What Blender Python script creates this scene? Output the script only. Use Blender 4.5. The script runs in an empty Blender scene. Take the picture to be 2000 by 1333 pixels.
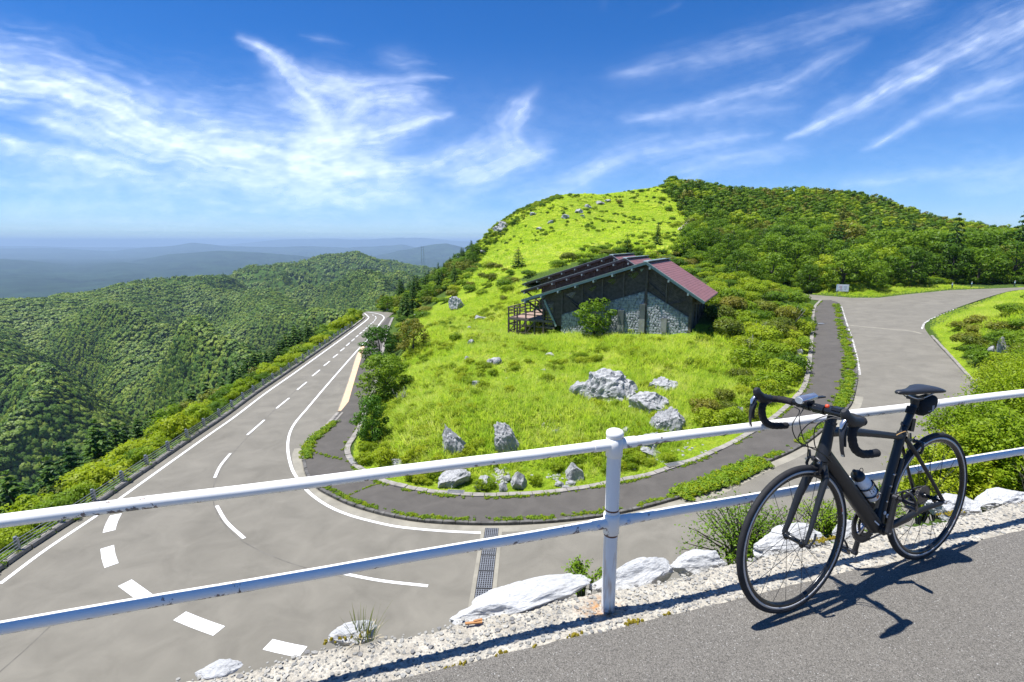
import bpy, bmesh, math, random
import numpy as np
from mathutils import Vector, Matrix, noise as mnoise
random.seed(7); RNG = np.random.default_rng(11)
SC = bpy.context.scene
COL = SC.collection
rad = math.radians
# ------------------------------------------------------------------ camera, sky, sun, exposure
FPX, HZ = 1000.0, 472.0
PITCH = math.atan((666.5 - HZ) / FPX)
cd = bpy.data.cameras.new('camera'); cam = bpy.data.objects.new('camera', cd); COL.objects.link(cam)
cd.sensor_width = 36; cd.lens = 18.0; cd.clip_start = 0.05; cd.clip_end = 600000
cam.rotation_euler = (rad(90) - PITCH, 0, 0)
SC.camera = cam
SUN = Vector((-.33, -.02, 1.0)).normalized()
SUN_EL = math.asin(SUN.z); SUN_AZ = math.atan2(SUN.x, SUN.y)
w = bpy.data.worlds.new('World'); SC.world = w; w.use_nodes = True
nt = w.node_tree
bg = nt.nodes['Background']
sky = nt.nodes.new('ShaderNodeTexSky'); sky.sky_type = 'NISHITA'; sky.sun_disc = False
sky.sun_elevation = SUN_EL; sky.sun_rotation = SUN_AZ
sky.altitude = 1000; sky.air_density = 1.0; sky.dust_density = 0.0; sky.ozone_density = 8.0
hs = nt.nodes.new('ShaderNodeHueSaturation'); hs.inputs['Saturation'].default_value = 1.22; hs.inputs['Value'].default_value = 1.0
tn = nt.nodes.new('ShaderNodeMix'); tn.data_type = 'RGBA'; tn.blend_type = 'MULTIPLY'; tn.inputs[0].default_value = 1; tn.inputs[7].default_value = (.555, .66, .81, 1)
nt.links.new(sky.outputs[0], hs.inputs['Color']); nt.links.new(hs.outputs[0], tn.inputs[6]); nt.links.new(tn.outputs[2], bg.inputs[0]); bg.inputs[1].default_value = 0.114
sd = bpy.data.lights.new('sun', 'SUN'); sun = bpy.data.objects.new('sun', sd); COL.objects.link(sun)
sd.energy = 5.0; sd.angle = rad(0.53); sd.color = (1.0, .98, .945)
sun.rotation_euler = SUN.to_track_quat('Z', 'Y').to_euler(); sun.location = (0, 0, 40)
SC.view_settings.view_transform = 'Standard'; SC.view_settings.look = 'None'
SC.view_settings.exposure = 0.65; SC.view_settings.gamma = 1; SC.view_settings.use_curve_mapping = False
cy = SC.cycles
cy.use_denoising = True; cy.max_bounces = 6; cy.diffuse_bounces = 3; cy.glossy_bounces = 2
cy.transmission_bounces = 3; cy.transparent_max_bounces = 8; cy.volume_bounces = 0
cy.sample_clamp_indirect = 4
try: cy.denoiser = 'OPENIMAGEDENOISE'
except Exception: pass

# ------------------------------------------------------------------ helpers
def tag(o, label=None, cat=None, group=None, kind=None):
    if label: o['label'] = label
    if cat: o['category'] = cat
    if group: o['group'] = group
    if kind: o['kind'] = kind
    return o
def empty(name, loc=(0, 0, 0), rz=0.0, label=None, cat=None, group=None):
    o = bpy.data.objects.new(name, None); COL.objects.link(o)
    o.location = loc; o.rotation_euler = (0, 0, rz); o.empty_display_size = .2
    return tag(o, label, cat, group)
def link(name, me, parent=None, loc=None, rot=None, scale=None):
    o = bpy.data.objects.new(name, me); COL.objects.link(o)
    if parent is not None: o.parent = parent
    if loc is not None: o.location = loc
    if rot is not None: o.rotation_euler = rot
    if scale is not None: o.scale = scale if hasattr(scale, '__len__') else (scale,) * 3
    return o
class MB:
    """collects shapes into one mesh"""
    def __init__(s): s.v = []; s.f = []; s.sm = []
    def add(s, vs, fs, smooth=False):
        b = len(s.v); s.v += [tuple(p) for p in vs]
        s.f += [tuple(i + b for i in f) for f in fs]; s.sm += [smooth] * len(fs); return s
    def box(s, c, d, M=None, taper=1.0):
        x, y, z = d[0] / 2, d[1] / 2, d[2] / 2
        P = [Vector((sx * x * (taper if sz > 0 else 1), sy * y * (taper if sz > 0 else 1), sz * z)) for sz in (-1, 1) for sy in (-1, 1) for sx in (-1, 1)]
        if M is not None: P = [M @ p for p in P]
        P = [p + Vector(c) for p in P]
        return s.add(P, [(0, 2, 3, 1), (4, 5, 7, 6), (0, 1, 5, 4), (2, 6, 7, 3), (0, 4, 6, 2), (1, 3, 7, 5)])
    def bar(s, a, b, w_, h_, up=(0, 0, 1)):
        a = Vector(a); b = Vector(b); d = (b - a).normalized(); u = Vector(up)
        x = d.cross(u)
        if x.length < 1e-4: x = d.cross(Vector((1, 0, 0)))
        x.normalize(); y = x.cross(d)
        P = [p + x * sx * w_ / 2 + y * sy * h_ / 2 for p in (a, b) for sx, sy in ((-1, -1), (1, -1), (1, 1), (-1, 1))]
        return s.add(P, [(0, 1, 2, 3)[::-1], (4, 5, 6, 7), (0, 1, 5, 4), (1, 2, 6, 5), (2, 3, 7, 6), (3, 0, 4, 7)])
    def tube(s, pts, r, n=8, cap=True, flat=None, closed=False, smooth=True):
        """tube along pts; r number or list; flat=(ax,ay) scales the section"""
        pts = [Vector(p) for p in pts]; m = len(pts)
        rs = r if hasattr(r, '__len__') else [r] * m
        fx, fy = flat if flat else (1, 1)
        up = None; rings = []
        for i in range(m):
            if closed: t = pts[(i + 1) % m] - pts[i - 1]
            else: t = pts[min(i + 1, m - 1)] - pts[max(i - 1, 0)]
            t.normalize()
            if up is None:
                up = Vector((0, 0, 1)) if abs(t.z) < .9 else Vector((1, 0, 0))
            x = t.cross(up)
            if x.length < 1e-5: x = t.orthogonal()
            x.normalize(); up = x.cross(t).normalized()
            rings.append([pts[i] + (x * math.cos(2 * math.pi * k / n) * fx + up * math.sin(2 * math.pi * k / n) * fy) * rs[i] for k in range(n)])
        V = [p for q in rings for p in q]; F = []
        for i in range(m if closed else m - 1):
            j = (i + 1) % m
            for k in range(n):
                F.append((i * n + k, i * n + (k + 1) % n, j * n + (k + 1) % n, j * n + k))
        s.add(V, F, smooth)
        if cap and not closed:
            s.add(rings[0], [tuple(range(n))[::-1]]); s.add(rings[-1], [tuple(range(n))])
        return s
    def lathe(s, prof, n=16, M=None, smooth=True):
        """profile [(r, z)...] about local z"""
        V = []; F = []
        for (r, z) in prof:
            for k in range(n):
                a = 2 * math.pi * k / n; V.append(Vector((r * math.cos(a), r * math.sin(a), z)))
        if M is not None: V = [M @ p for p in V]
        for i in range(len(prof) - 1):
            for k in range(n):
                F.append((i * n + k, i * n + (k + 1) % n, (i + 1) * n + (k + 1) % n, (i + 1) * n + k))
        s.add(V, F, smooth)
        return s
    def loft(s, rings, cap=True, smooth=True):
        n = len(rings[0]); V = [p for q in rings for p in q]; F = []
        for i in range(len(rings) - 1):
            for k in range(n):
                F.append((i * n + k, i * n + (k + 1) % n, (i + 1) * n + (k + 1) % n, (i + 1) * n + k))
        s.add(V, F, smooth)
        if cap: s.add(rings[0], [tuple(range(n))[::-1]]); s.add(rings[-1], [tuple(range(n))])
        return s
    def prism(s, poly, y0, y1, M=None):
        """polygon [(x,z)] extruded from y0 to y1"""
        n = len(poly)
        V = [Vector((x, y0, z)) for x, z in poly] + [Vector((x, y1, z)) for x, z in poly]
        if M is not None: V = [M @ p for p in V]
        F = [tuple(range(n)), tuple(range(n, 2 * n))[::-1]] + [(i, i + n, (i + 1) % n + n, (i + 1) % n) for i in range(n)]
        return s.add(V, F)
    def mesh(s, name, mat):
        me = bpy.data.meshes.new(name); me.from_pydata([tuple(p) for p in s.v], [], s.f)
        if mat: me.materials.append(mat)
        me.polygons.foreach_set('use_smooth', s.sm); me.update(); return me
    def build(s, name, mat, parent=None, **k): return link(name, s.mesh(name, mat), parent, **k)
def np_mesh(name, V, F, mat, smooth=False, attrs=None, normals=None):
    """V (n,3) array, F (m,k) array"""
    V = np.asarray(V, np.float32); F = np.asarray(F, np.int32); m, k = F.shape
    me = bpy.data.meshes.new(name)
    me.vertices.add(len(V)); me.vertices.foreach_set('co', V.ravel())
    me.loops.add(m * k); me.loops.foreach_set('vertex_index', F.ravel())
    me.polygons.add(m); me.polygons.foreach_set('loop_start', np.arange(0, m * k, k, dtype=np.int32))
    me.polygons.foreach_set('use_smooth', np.full(m, smooth))
    if mat: me.materials.append(mat)
    for an, av in (attrs or {}).items():
        at_ = me.attributes.new(an, 'FLOAT', 'POINT'); at_.data.foreach_set('value', np.asarray(av, np.float32))
    me.update(calc_edges=True)
    if normals is not None: me.polygons.foreach_set('use_smooth', np.full(m, True)); me.normals_split_custom_set_from_vertices(np.asarray(normals, np.float32).tolist())
    return me
def catmull(P, n=8, closed=False):
    P = np.asarray(P, float); m = len(P); out = []
    for i in range(m if closed else m - 1):
        p0 = P[(i - 1) % m] if (closed or i > 0) else 2 * P[0] - P[1]
        p1 = P[i]; p2 = P[(i + 1) % m]
        p3 = P[(i + 2) % m] if (closed or i + 2 < m) else 2 * P[-1] - P[-2]
        for t in np.linspace(0, 1, n, endpoint=False):
            out.append(.5 * (2 * p1 + (p2 - p0) * t + (2 * p0 - 5 * p1 + 4 * p2 - p3) * t * t + (3 * p1 - p0 - 3 * p2 + p3) * t ** 3))
    if not closed: out.append(P[-1])
    return np.array(out)
# numpy gradient-free value noise, 2D fbm
_tab = RNG.random((256, 256))
def vnoise(x, y):
    xi = np.floor(x).astype(int); yi = np.floor(y).astype(int); fx = x - xi; fy = y - yi
    fx = fx * fx * fx * (fx * (fx * 6 - 15) + 10); fy = fy * fy * fy * (fy * (fy * 6 - 15) + 10)
    a = _tab[xi & 255, yi & 255]; b = _tab[(xi + 1) & 255, yi & 255]; c = _tab[xi & 255, (yi + 1) & 255]; d = _tab[(xi + 1) & 255, (yi + 1) & 255]
    return (a * (1 - fx) + b * fx) * (1 - fy) + (c * (1 - fx) + d * fx) * fy
def fbm(x, y, o=4, g=.5):
    s = 0; a = 1; t = 0
    for i in range(o):
        s = s + a * vnoise(x * 2 ** i + 17.3 * i, y * 2 ** i + 9.1 * i); t += a; a *= g
    return s / t
def sstep(x): x = np.clip(x, 0, 1); return x * x * (3 - 2 * x)

# ------------------------------------------------------------------ materials
def nodemat(name):
    m = bpy.data.materials.new(name); m.use_nodes = True
    t = m.node_tree; b = t.nodes['Principled BSDF']; return m, t, b
def N(t, typ, **kw):
    n = t.nodes.new(typ)
    for k, v in kw.items():
        if k.startswith('i_'):
            key = k[2:]; key = int(key) if key.isdigit() else key.replace('_', ' ')
            n.inputs[key].default_value = v
        else: setattr(n, k, v)
    return n
def ramp(t, stops, fac=None, interp='LINEAR'):
    r = t.nodes.new('ShaderNodeValToRGB'); r.color_ramp.interpolation = interp
    e = r.color_ramp.elements
    while len(e) < len(stops): e.new(.5)
    for el, (p, c) in zip(e, stops):
        el.position = p; el.color = (c[0], c[1], c[2], 1) if len(c) == 3 else c
    if fac is not None: t.links.new(fac, r.inputs[0])
    return r
def coords(t, kind='Object'):
    return N(t, 'ShaderNodeTexCoord').outputs[kind]
def pos(t): return N(t, 'ShaderNodeNewGeometry').outputs['Position']
def tnoise(t, vec, scale, detail=4, rough=.55, dist=0):
    n = N(t, 'ShaderNodeTexNoise'); n.inputs['Scale'].default_value = scale; n.inputs['Detail'].default_value = detail
    n.inputs['Roughness'].default_value = rough; n.inputs['Distortion'].default_value = dist
    t.links.new(vec, n.inputs['Vector']); return n.outputs['Fac']
def bump(t, b, h, strength=.3, dist=.01):
    n = N(t, 'ShaderNodeBump'); n.inputs['Strength'].default_value = strength; n.inputs['Distance'].default_value = dist
    t.links.new(h, n.inputs['Height']); t.links.new(n.outputs[0], b.inputs['Normal']); return n
def mixc(t, fac, a, b, blend='MIX'):
    n = N(t, 'ShaderNodeMix', data_type='RGBA', blend_type=blend)
    for sock, val in ((n.inputs[0], fac), (n.inputs[6], a), (n.inputs[7], b)):
        if hasattr(val, 'default_value') or hasattr(val, 'is_linked'): t.links.new(val, sock)
        elif hasattr(val, '__len__'): sock.default_value = (val[0], val[1], val[2], 1)
        else: sock.default_value = val
    return n.outputs[2]
def math_(t, op, a, b=None, clamp=False):
    n = N(t, 'ShaderNodeMath', operation=op, use_clamp=clamp)
    for i, val in enumerate((a, b)):
        if val is None: continue
        if hasattr(val, 'is_linked'): t.links.new(val, n.inputs[i])
        else: n.inputs[i].default_value = val
    return n.outputs[0]
def plain(name, c, rough=.5, metal=0.0, var=.12, scale=8, bs=0.0, spec=.5, world=False):
    m, t, b = nodemat(name)
    v = pos(t) if world else coords(t)
    f = tnoise(t, v, scale, 5)
    lo = [x * (1 - var) for x in c]; hi = [min(1, x * (1 + var)) for x in c]
    r = ramp(t, [(.3, lo), (.7, hi)], f); t.links.new(r.outputs[0], b.inputs['Base Color'])
    b.inputs['Roughness'].default_value = rough; b.inputs['Metallic'].default_value = metal
    b.inputs['Specular IOR Level'].default_value = spec
    if bs: bump(t, b, tnoise(t, v, scale * 6, 4), bs, .01)
    return m
def leafmat(name, cols, var_scale=.25, trans=.35, hue_var=1.0, rough=.5, pv=.45):
    """foliage: colour from the plant, from patches over the place and from leaf to leaf"""
    m, t, b = nodemat(name); out = t.nodes['Material Output']
    oi = N(t, 'ShaderNodeObjectInfo')
    n1 = tnoise(t, pos(t), var_scale, 3)
    n2 = tnoise(t, pos(t), var_scale * 14, 2)
    f = math_(t, 'ADD', math_(t, 'MULTIPLY', oi.outputs['Random'], .38 * hue_var), math_(t, 'MULTIPLY', n1, pv))
    f = math_(t, 'ADD', f, math_(t, 'MULTIPLY', math_(t, 'SUBTRACT', n2, .5), .45))
    k = len(cols); r = ramp(t, [(.12 + .7 * i / (k - 1), c) for i, c in enumerate(cols)], f)
    b.inputs['Roughness'].default_value = rough; b.inputs['Specular IOR Level'].default_value = .25
    t.links.new(r.outputs[0], b.inputs['Base Color'])
    tr = N(t, 'ShaderNodeBsdfTranslucent')
    tc = mixc(t, 1.0, r.outputs[0], (1.0, 1.0, .6), 'MULTIPLY'); t.links.new(tc, tr.inputs[0])
    mx = N(t, 'ShaderNodeMixShader'); mx.inputs[0].default_value = trans
    t.links.new(b.outputs[0], mx.inputs[1]); t.links.new(tr.outputs[0], mx.inputs[2]); t.links.new(mx.outputs[0], out.inputs[0])
    return m
M = {}
# ------------------------------------------------------------------ where things stand: pixel -> ray -> ground
FW = np.array([0, math.cos(PITCH), -math.sin(PITCH)]); UPV = np.array([0, math.sin(PITCH), math.cos(PITCH)])
def ray(u, v): return np.array([(u - 1000) / FPX, 0, 0]) + FW + UPV * ((666.5 - v) / FPX)
def proj(P):
    P = np.asarray(P, float); d = P @ FW
    return np.stack([1000 + FPX * P[..., 0] / d, 666.5 - FPX * (P @ UPV) / d], -1)
def atz(u, v, z): d = ray(u, v); return d * (z / d[2])
def atY(u, v, Y): d = ray(u, v); return d * (Y / d[1])
ZN = -1.606                                  # the upper road, where the camera stands
ZL = -13.0                                   # the hairpin road below
def zroad(x, y=None):
    x = np.asarray(x, float); return ZL + .085 * np.clip(x, 0, 90) * sstep(x / 9.0) * (1 - .0022 * np.clip(x, 0, 90))
def march(u, v, fun, t0=1.0, t1=900):
    d = ray(u, v); ts = np.geomspace(t0, t1, 500); P = ts[:, None] * d
    h = P[:, 2] - fun(P[:, 0], P[:, 1]); i = np.argmax(h <= 0)
    if h[i] > 0 or i == 0: return d * t1
    a, b = ts[i - 1], ts[i]
    for _ in range(30):
        m_ = .5 * (a + b); p = d * m_
        if p[2] - fun(np.array([p[0]]), np.array([p[1]]))[0] > 0: a = m_
        else: b = m_
    return d * b
def onroad(px, dz=0.0):
    return np.array([march(u, v, lambda x, y: zroad(x) + dz, 2, 400) for u, v in px])
# traced outlines on the lower road (photo pixels, thrown onto the road surface)
px_in = [(940.8, 1041.4), (859, 1037.4), (780.6, 1029.9), (733.3, 1020.4), (686, 1007.8), (646.7, 992), (615, 972), (595.5, 954.2), (577.3, 929.8), (569.5, 914), (563, 887), (562.4, 863.6), (567.7, 841.8), (579.4, 822.3), (602.8, 795), (634, 758), (673, 713), (704, 678), (723.7, 656.6), (743, 631), (750, 621.5), (745, 615.6), (731.5, 611.9), (718, 610)]
px_left = [(0, 1141), (90, 1073.6), (191, 1006), (240, 970), (400, 855.5), (458.5, 814.5), (517, 769.7), (575.5, 728.7), (634, 686.8), (673, 658.5), (712, 629), (720, 621), (717, 616.6), (712, 612.6)]
px_kerb = [(1622, 588), (1639.4, 596), (1651.8, 634), (1663, 668), (1672, 704), (1675, 735), (1668, 774), (1655, 801), (1600, 848), (1570, 870.5), (1537, 888.5), (1495, 906.5), (1435, 936.5), (1396, 955), (1342, 971), (1306, 981), (1259, 994), (1180, 1010), (1113, 1018.5), (1050, 1023.5), (987, 1026), (924, 1026), (859, 1023.5), (812, 1019), (764.8, 1011), (717.6, 999), (679.7, 986.5), (642, 968.5), (616.7, 953), (597.8, 928), (593, 906), (590, 885), (600, 866), (620, 850), (642, 833), (664, 808)]
px_inner = [(1606, 588), (1593, 605), (1590, 654.5), (1587.6, 686), (1585, 717.5), (1578, 753.5), (1562, 778), (1532.5, 807.5), (1486, 841.6), (1432, 872), (1378, 897.4), (1324, 917), (1273.6, 933.4), (1234, 942.4), (1203.4, 947.5), (1155, 957.7), (1092, 967), (1029, 972.4), (966, 975), (903, 973.5), (859.4, 970), (796.3, 960.5), (750.7, 948.7), (727, 939), (689, 915.6), (676.6, 900), (672, 887), (673.5, 874.7), (683, 860.5), (697, 838), (711, 797), (724, 770), (738, 715), (746, 680), (755, 645), (765, 622)]
px_right = [(1950, 812), (1907.6, 758.4), (1861.4, 706), (1817.3, 657.6), (1806, 637), (1819.4, 622), (1869.8, 601), (1958, 572.5), (2000, 566), (2080, 560.5)]
px_far = [(2080, 556.5), (2000, 561.5), (1853, 567.3), (1769, 575.7), (1716.5, 582), (1664, 582), (1580, 575.7), (1545, 572.5)]
W_in = catmull(onroad(px_in), 6); W_left = catmull(onroad(px_left), 5); W_kerb = catmull(onroad(px_kerb), 4)
W_inner = catmull(onroad(px_inner), 4); W_right = catmull(onroad(px_right), 4); W_far = onroad(px_far)
def offset(P, d):
    """shift a ground polyline sideways, d>0 to its left"""
    P = np.asarray(P); t = np.gradient(P[:, :2], axis=0); t /= np.linalg.norm(t, axis=1)[:, None] + 1e-9
    Q = P.copy(); Q[:, 0] -= t[:, 1] * d; Q[:, 1] += t[:, 0] * d; return Q
W_lk = offset(W_left, .62)                   # foot of the left kerb
foot = np.array([(-20.4, 9.0), (-12, 8.6), (-6, 9.4), (0, 11.0), (5, 12.4), (10, 14.0), (16, 15.5), (20, 18.0)])
foot = np.c_[foot, zroad(foot[:, 0])]
roadend = onroad([(716, 608.6), (745, 609.0), (770, 611)])
path_left = onroad([(664, 808), (681, 787), (694, 740), (706, 700), (713, 677), (720, 667), (736, 645), (750, 630), (757, 621)])
ROAD = np.vstack([foot, W_right, W_far, onroad([(1580, 585), (1606, 588)]), W_kerb, path_left, roadend[::-1], W_lk[::-1]])[:, :2]
PATH = np.vstack([W_kerb, path_left, W_inner[::-1]])[:, :2]
def inpoly(P, x, y):
    x = np.asarray(x); y = np.asarray(y); c = np.zeros(x.shape, bool); n = len(P)
    for i in range(n):
        (x0, y0), (x1, y1) = P[i], P[i - 1]
        if y0 == y1: continue
        c ^= ((y0 > y) != (y1 > y)) & (x < (x1 - x0) * (y - y0) / (y1 - y0) + x0)
    return c
def dpoly(P, x, y, closed=True):
    x = np.asarray(x, float); y = np.asarray(y, float); best = np.full(x.shape, 1e9)
    for i in range(0 if closed else 1, len(P)):
        a = P[i - 1]; b = P[i]; e = b - a; L = (e @ e) + 1e-9
        t = np.clip(((x - a[0]) * e[0] + (y - a[1]) * e[1]) / L, 0, 1)
        best = np.minimum(best, (x - a[0] - t * e[0]) ** 2 + (y - a[1] - t * e[1]) ** 2)
    return np.sqrt(best)
# the upper road's rail: a straight line through the one post
POST = np.array([.435, 2.049]); RDIR = np.array([2.44, .74]) / np.hypot(2.44, .74); RNOR = np.array([-RDIR[1], RDIR[0]])
def rail_d(x, y): return (np.asarray(x) - POST[0]) * RNOR[0] + (np.asarray(y) - POST[1]) * RNOR[1]
# control points (u, v, distance ahead)
CP = [(850, 640, 55), (900, 800, 33), (900, 700, 44.5), (1000, 680, 48), (1098, 657, 53.9), (1180, 657, 52), (1262, 656, 50.2), (1345, 653, 48.6), (1060, 659, 55.5), (994, 662, 57.5), (985, 640, 63), (1100, 695, 46.5), (1250, 692, 44.5), (1190, 760, 37.5), (1040, 790, 34),
      (1300, 800, 33), (1450, 700, 44), (1540, 660, 50), (1000, 575, 75), (930, 545, 92), (1100, 482, 112), (1200, 432, 150), (1000, 452, 150), (1080, 392, 185),
      (985, 434, 165), (930, 482, 150), (1035, 411, 172), (960, 455, 158), (1010, 423, 168), (1310, 366, 205), (1340, 440, 150), (1400, 570, 66), (1400, 490, 100), (1500, 412, 190), (1700, 400, 220), (1770, 440, 200),
      (1480, 560, 80), (1600, 520, 110), (1800, 510, 120), (2000, 510, 120), (1600, 560, 88), (2150, 500, 130), (1250, 398, 178), (1140, 387, 192), (1200, 379, 198), (1255, 371, 202), (1170, 410, 170),
      (1900, 640, 50), (1990, 600, 45), (1985, 700, 31), (1960, 640, 43), (1870, 655, 50.5), (1930, 720, 33), (2100, 640, 38),
      (770, 590, 101), (850, 565, 116), (880, 530, 135), (800, 620, 80), (780, 680, 58), (760, 740, 47)]
pts = [atY(*c) for c in CP]
pts += [np.array(p, float) for p in [(-23, 12, -14), (-23.5, 30, -14), (-25, 50, -14), (-28, 80, -14.2), (-33, 30, -21.5), (-34, 55, -21.5), (-37, 80, -21.5), (-33, 10, -21.5),
        (-60, 30, -42), (-60, 60, -42), (-60, 95, -40), (-45, 110, -27), (-110, 60, -80), (-110, 130, -80), (-110, 0, -80), (-200, 100, -150), (-200, 200, -150), (-30, 125, -19), (-60, 170, -45), (-10, 150, -12),
        (0, 190, -12), (-30, 230, -40), (40, 300, 0), (120, 300, 2), (200, 260, -2), (200, 160, -2), (230, 60, 0), (120, 60, -4), (60, 20, -3.5), (30, 6, -2.5), (60, -10, -1.7), (-30, -20, -20), (-80, -40, -60), (0, -30, -2), (60, 240, 15), (130, 200, 12), (15, 245, 5)]]
for W_, st in ((W_left, 6), (W_kerb, 10), (W_inner, 10), (W_right, 5), (W_far, 1), (W_in, 12), (foot, 2)):
    pts += [np.array([p[0], p[1], zroad(p[0]) + 0.05]) for p in W_[::st]]
CPW = np.array(pts)
def _phi(r2): return np.where(r2 > 1e-9, r2 * np.log(r2 + 1e-9), 0) * .5
def rbf_fit(P, lam=2e-3):
    S = 60.0; X = P[:, :2] / S; n = len(P)
    K = _phi(((X[:, None] - X[None]) ** 2).sum(-1)) + lam * np.eye(n)
    A = np.zeros((n + 3, n + 3)); A[:n, :n] = K; A[:n, n] = 1; A[:n, n + 1:] = X; A[n, :n] = 1; A[n + 1:, :n] = X.T
    b = np.zeros(n + 3); b[:n] = P[:, 2]; c = np.linalg.solve(A, b)
    def ev(x, y):
        q = np.stack([np.asarray(x, float).ravel() / S, np.asarray(y, float).ravel() / S], 1); out = np.empty(len(q))
        for i in range(0, len(q), 20000):
            s = q[i:i + 20000]; out[i:i + 20000] = _phi(((s[:, None] - X[None]) ** 2).sum(-1)) @ c[:n] + c[n] + s @ c[n + 1:]
        return out.reshape(np.shape(x))
    return ev
RB = rbf_fit(CPW)
ALL_EDGE = [ROAD, PATH]
def T(x, y, fine=True):
    """terrain height"""
    x = np.asarray(x, float); y = np.asarray(y, float)
    z = RB(x, y)
    if fine: z = z + (fbm(x * .35, y * .35, 4) - .5) * .5 * sstep((np.hypot(x, y) - 14) / 20)
    ins = inpoly(ROAD, x, y) | inpoly(PATH, x, y)
    d = np.minimum(dpoly(ROAD, x, y), dpoly(PATH, x, y)); d = np.where(ins, 0, d)
    zr = zroad(x)
    k = sstep((d - .45) / 3.0)
    z = np.where(ins, zr - .4, (zr + .06) * (1 - k) + z * k)
    rd = rail_d(x, y)
    e = np.where(rd < .26, ZN - .14, ZN - .22 - 1.7 * (rd - .26))       # steep bank under the rail
    far = sstep((np.hypot(x, y) - 60) / 60)
    return np.where(far > .99, z, np.maximum(z, np.where(ins & (rd > 4), -99, e * (1 - far) + z * far)))
# ------------------------------------------------------------------ ground materials
def asphalt_mat(name, c, scale_far=.6, speck=0.0, light=None, spk_scale=290):
    m, t, b = nodemat(name); P = pos(t)
    f = tnoise(t, P, scale_far, 5, .6, .6)
    f2 = tnoise(t, P, 90, 3, .7)
    r = ramp(t, [(.3, [x * .84 for x in c]), (.7, [x * 1.14 for x in c])], f)
    col = mixc(t, .45, r.outputs[0], ramp(t, [(.3, (.25, .25, .25)), (.72, (.95, .95, .95))], f2).outputs[0], 'OVERLAY')
    h = f2
    if speck:
        vo = N(t, 'ShaderNodeTexVoronoi'); vo.inputs['Scale'].default_value = spk_scale; t.links.new(P, vo.inputs['Vector'])
        sepc = N(t, 'ShaderNodeSeparateColor'); t.links.new(vo.outputs['Color'], sepc.inputs[0])
        r2 = ramp(t, [(0, [x * .42 for x in c]), (.45, c), (.85, [min(1, x * 1.35) for x in c]), (.985, [min(1, x * 1.7) for x in c]), (.997, (.46, .45, .42))], sepc.outputs[0])
        col = mixc(t, speck, col, r2.outputs[0]); 
        h = math_(t, 'ADD', math_(t, 'MULTIPLY', vo.outputs['Distance'], -1.2), f2)
    # worn streaks and stains
    w_ = tnoise(t, P, .16, 5, .6, 1.2); st = ramp(t, [(.40, (1, 1, 1)), (.66, (.955, .953, .95))], w_)
    col = mixc(t, 1.0, col, st.outputs[0], 'MULTIPLY')
    t.links.new(col, b.inputs['Base Color']); b.inputs['Roughness'].default_value = .88; b.inputs['Specular IOR Level'].default_value = .3
    bump(t, b, h, .35 if not speck else .7, .004 if speck else .003); return m
M['asphalt'] = asphalt_mat('worn_asphalt', (.170, .157, .128))
M['asphalt_path'] = asphalt_mat('path_asphalt', (.088, .080, .070), 1.0)
M['asphalt_near'] = asphalt_mat('near_asphalt', (.162, .149, .127), 1.2, .8)
def ground_mat():
    m, t, b = nodemat('turf'); P = pos(t)
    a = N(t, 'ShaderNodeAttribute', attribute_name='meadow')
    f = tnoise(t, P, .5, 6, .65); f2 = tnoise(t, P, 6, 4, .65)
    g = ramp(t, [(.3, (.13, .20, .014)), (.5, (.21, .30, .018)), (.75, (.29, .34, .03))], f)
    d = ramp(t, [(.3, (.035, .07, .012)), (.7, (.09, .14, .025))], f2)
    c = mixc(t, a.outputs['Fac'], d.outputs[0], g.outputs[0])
    c = mixc(t, .35, c, ramp(t, [(.35, (.2, .2, .2)), (.65, (.9, .9, .9))], f2).outputs[0], 'OVERLAY')
    t.links.new(c, b.inputs['Base Color']); b.inputs['Roughness'].default_value = .95; b.inputs['Specular IOR Level'].default_value = .1
    bump(t, b, f2, .8, .25); return m
M['turf'] = ground_mat()
def paint():
    m, t, b = nodemat('road_paint'); P = pos(t); f = tnoise(t, P, 9, 7, .75); f2 = tnoise(t, P, 1.1, 4, .6)
    k = ramp(t, [(.66, (0, 0, 0)), (.74, (1, 1, 1))], math_(t, 'ADD', math_(t, 'MULTIPLY', f, .7), math_(t, 'MULTIPLY', f2, .32))).outputs[0]
    t.links.new(mixc(t, k, ramp(t, [(.3, (.70, .70, .68)), (.7, (.82, .82, .80))], f2).outputs[0], (.24, .225, .195)), b.inputs['Base Color']); b.inputs['Roughness'].default_value = .65; bump(t, b, f, .2, .004); return m
M['paint'] = paint()
def worn():
    m, t, b = nodemat('worn_paint'); P = pos(t); f = tnoise(t, P, 3.5, 6, .7)
    t.links.new(mixc(t, ramp(t, [(.44, (0, 0, 0)), (.56, (1, 1, 1))], f).outputs[0], (.19, .176, .145), (.62, .61, .58)), b.inputs['Base Color']); b.inputs['Roughness'].default_value = .8; return m
M['paint_worn'] = worn(); M['tar'] = plain('tar_seam', (.135, .125, .105), .9, var=.3, scale=2, world=True)
M['concrete'] = plain('kerb_concrete', (.26, .24, .21), .9, var=.28, scale=2.5, bs=.3, world=True)
M['kerb_dark'] = plain('mossy_kerb', (.11, .104, .094), .9, var=.55, scale=2.5, bs=.4, world=True)
M['gutter'] = plain('gutter_concrete', (.26, .24, .19), .9, var=.2, scale=1.5, bs=.2, world=True)
M['orange'] = plain('pale_orange_strip', (.66, .44, .27), .75, var=.12, scale=2, world=True)
M['steel'] = plain('galvanised_steel', (.33, .34, .35), .5, .6, .25, 20)
M['hole_shade'] = plain('drain_shade', (.02, .02, .02), .9)
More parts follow.
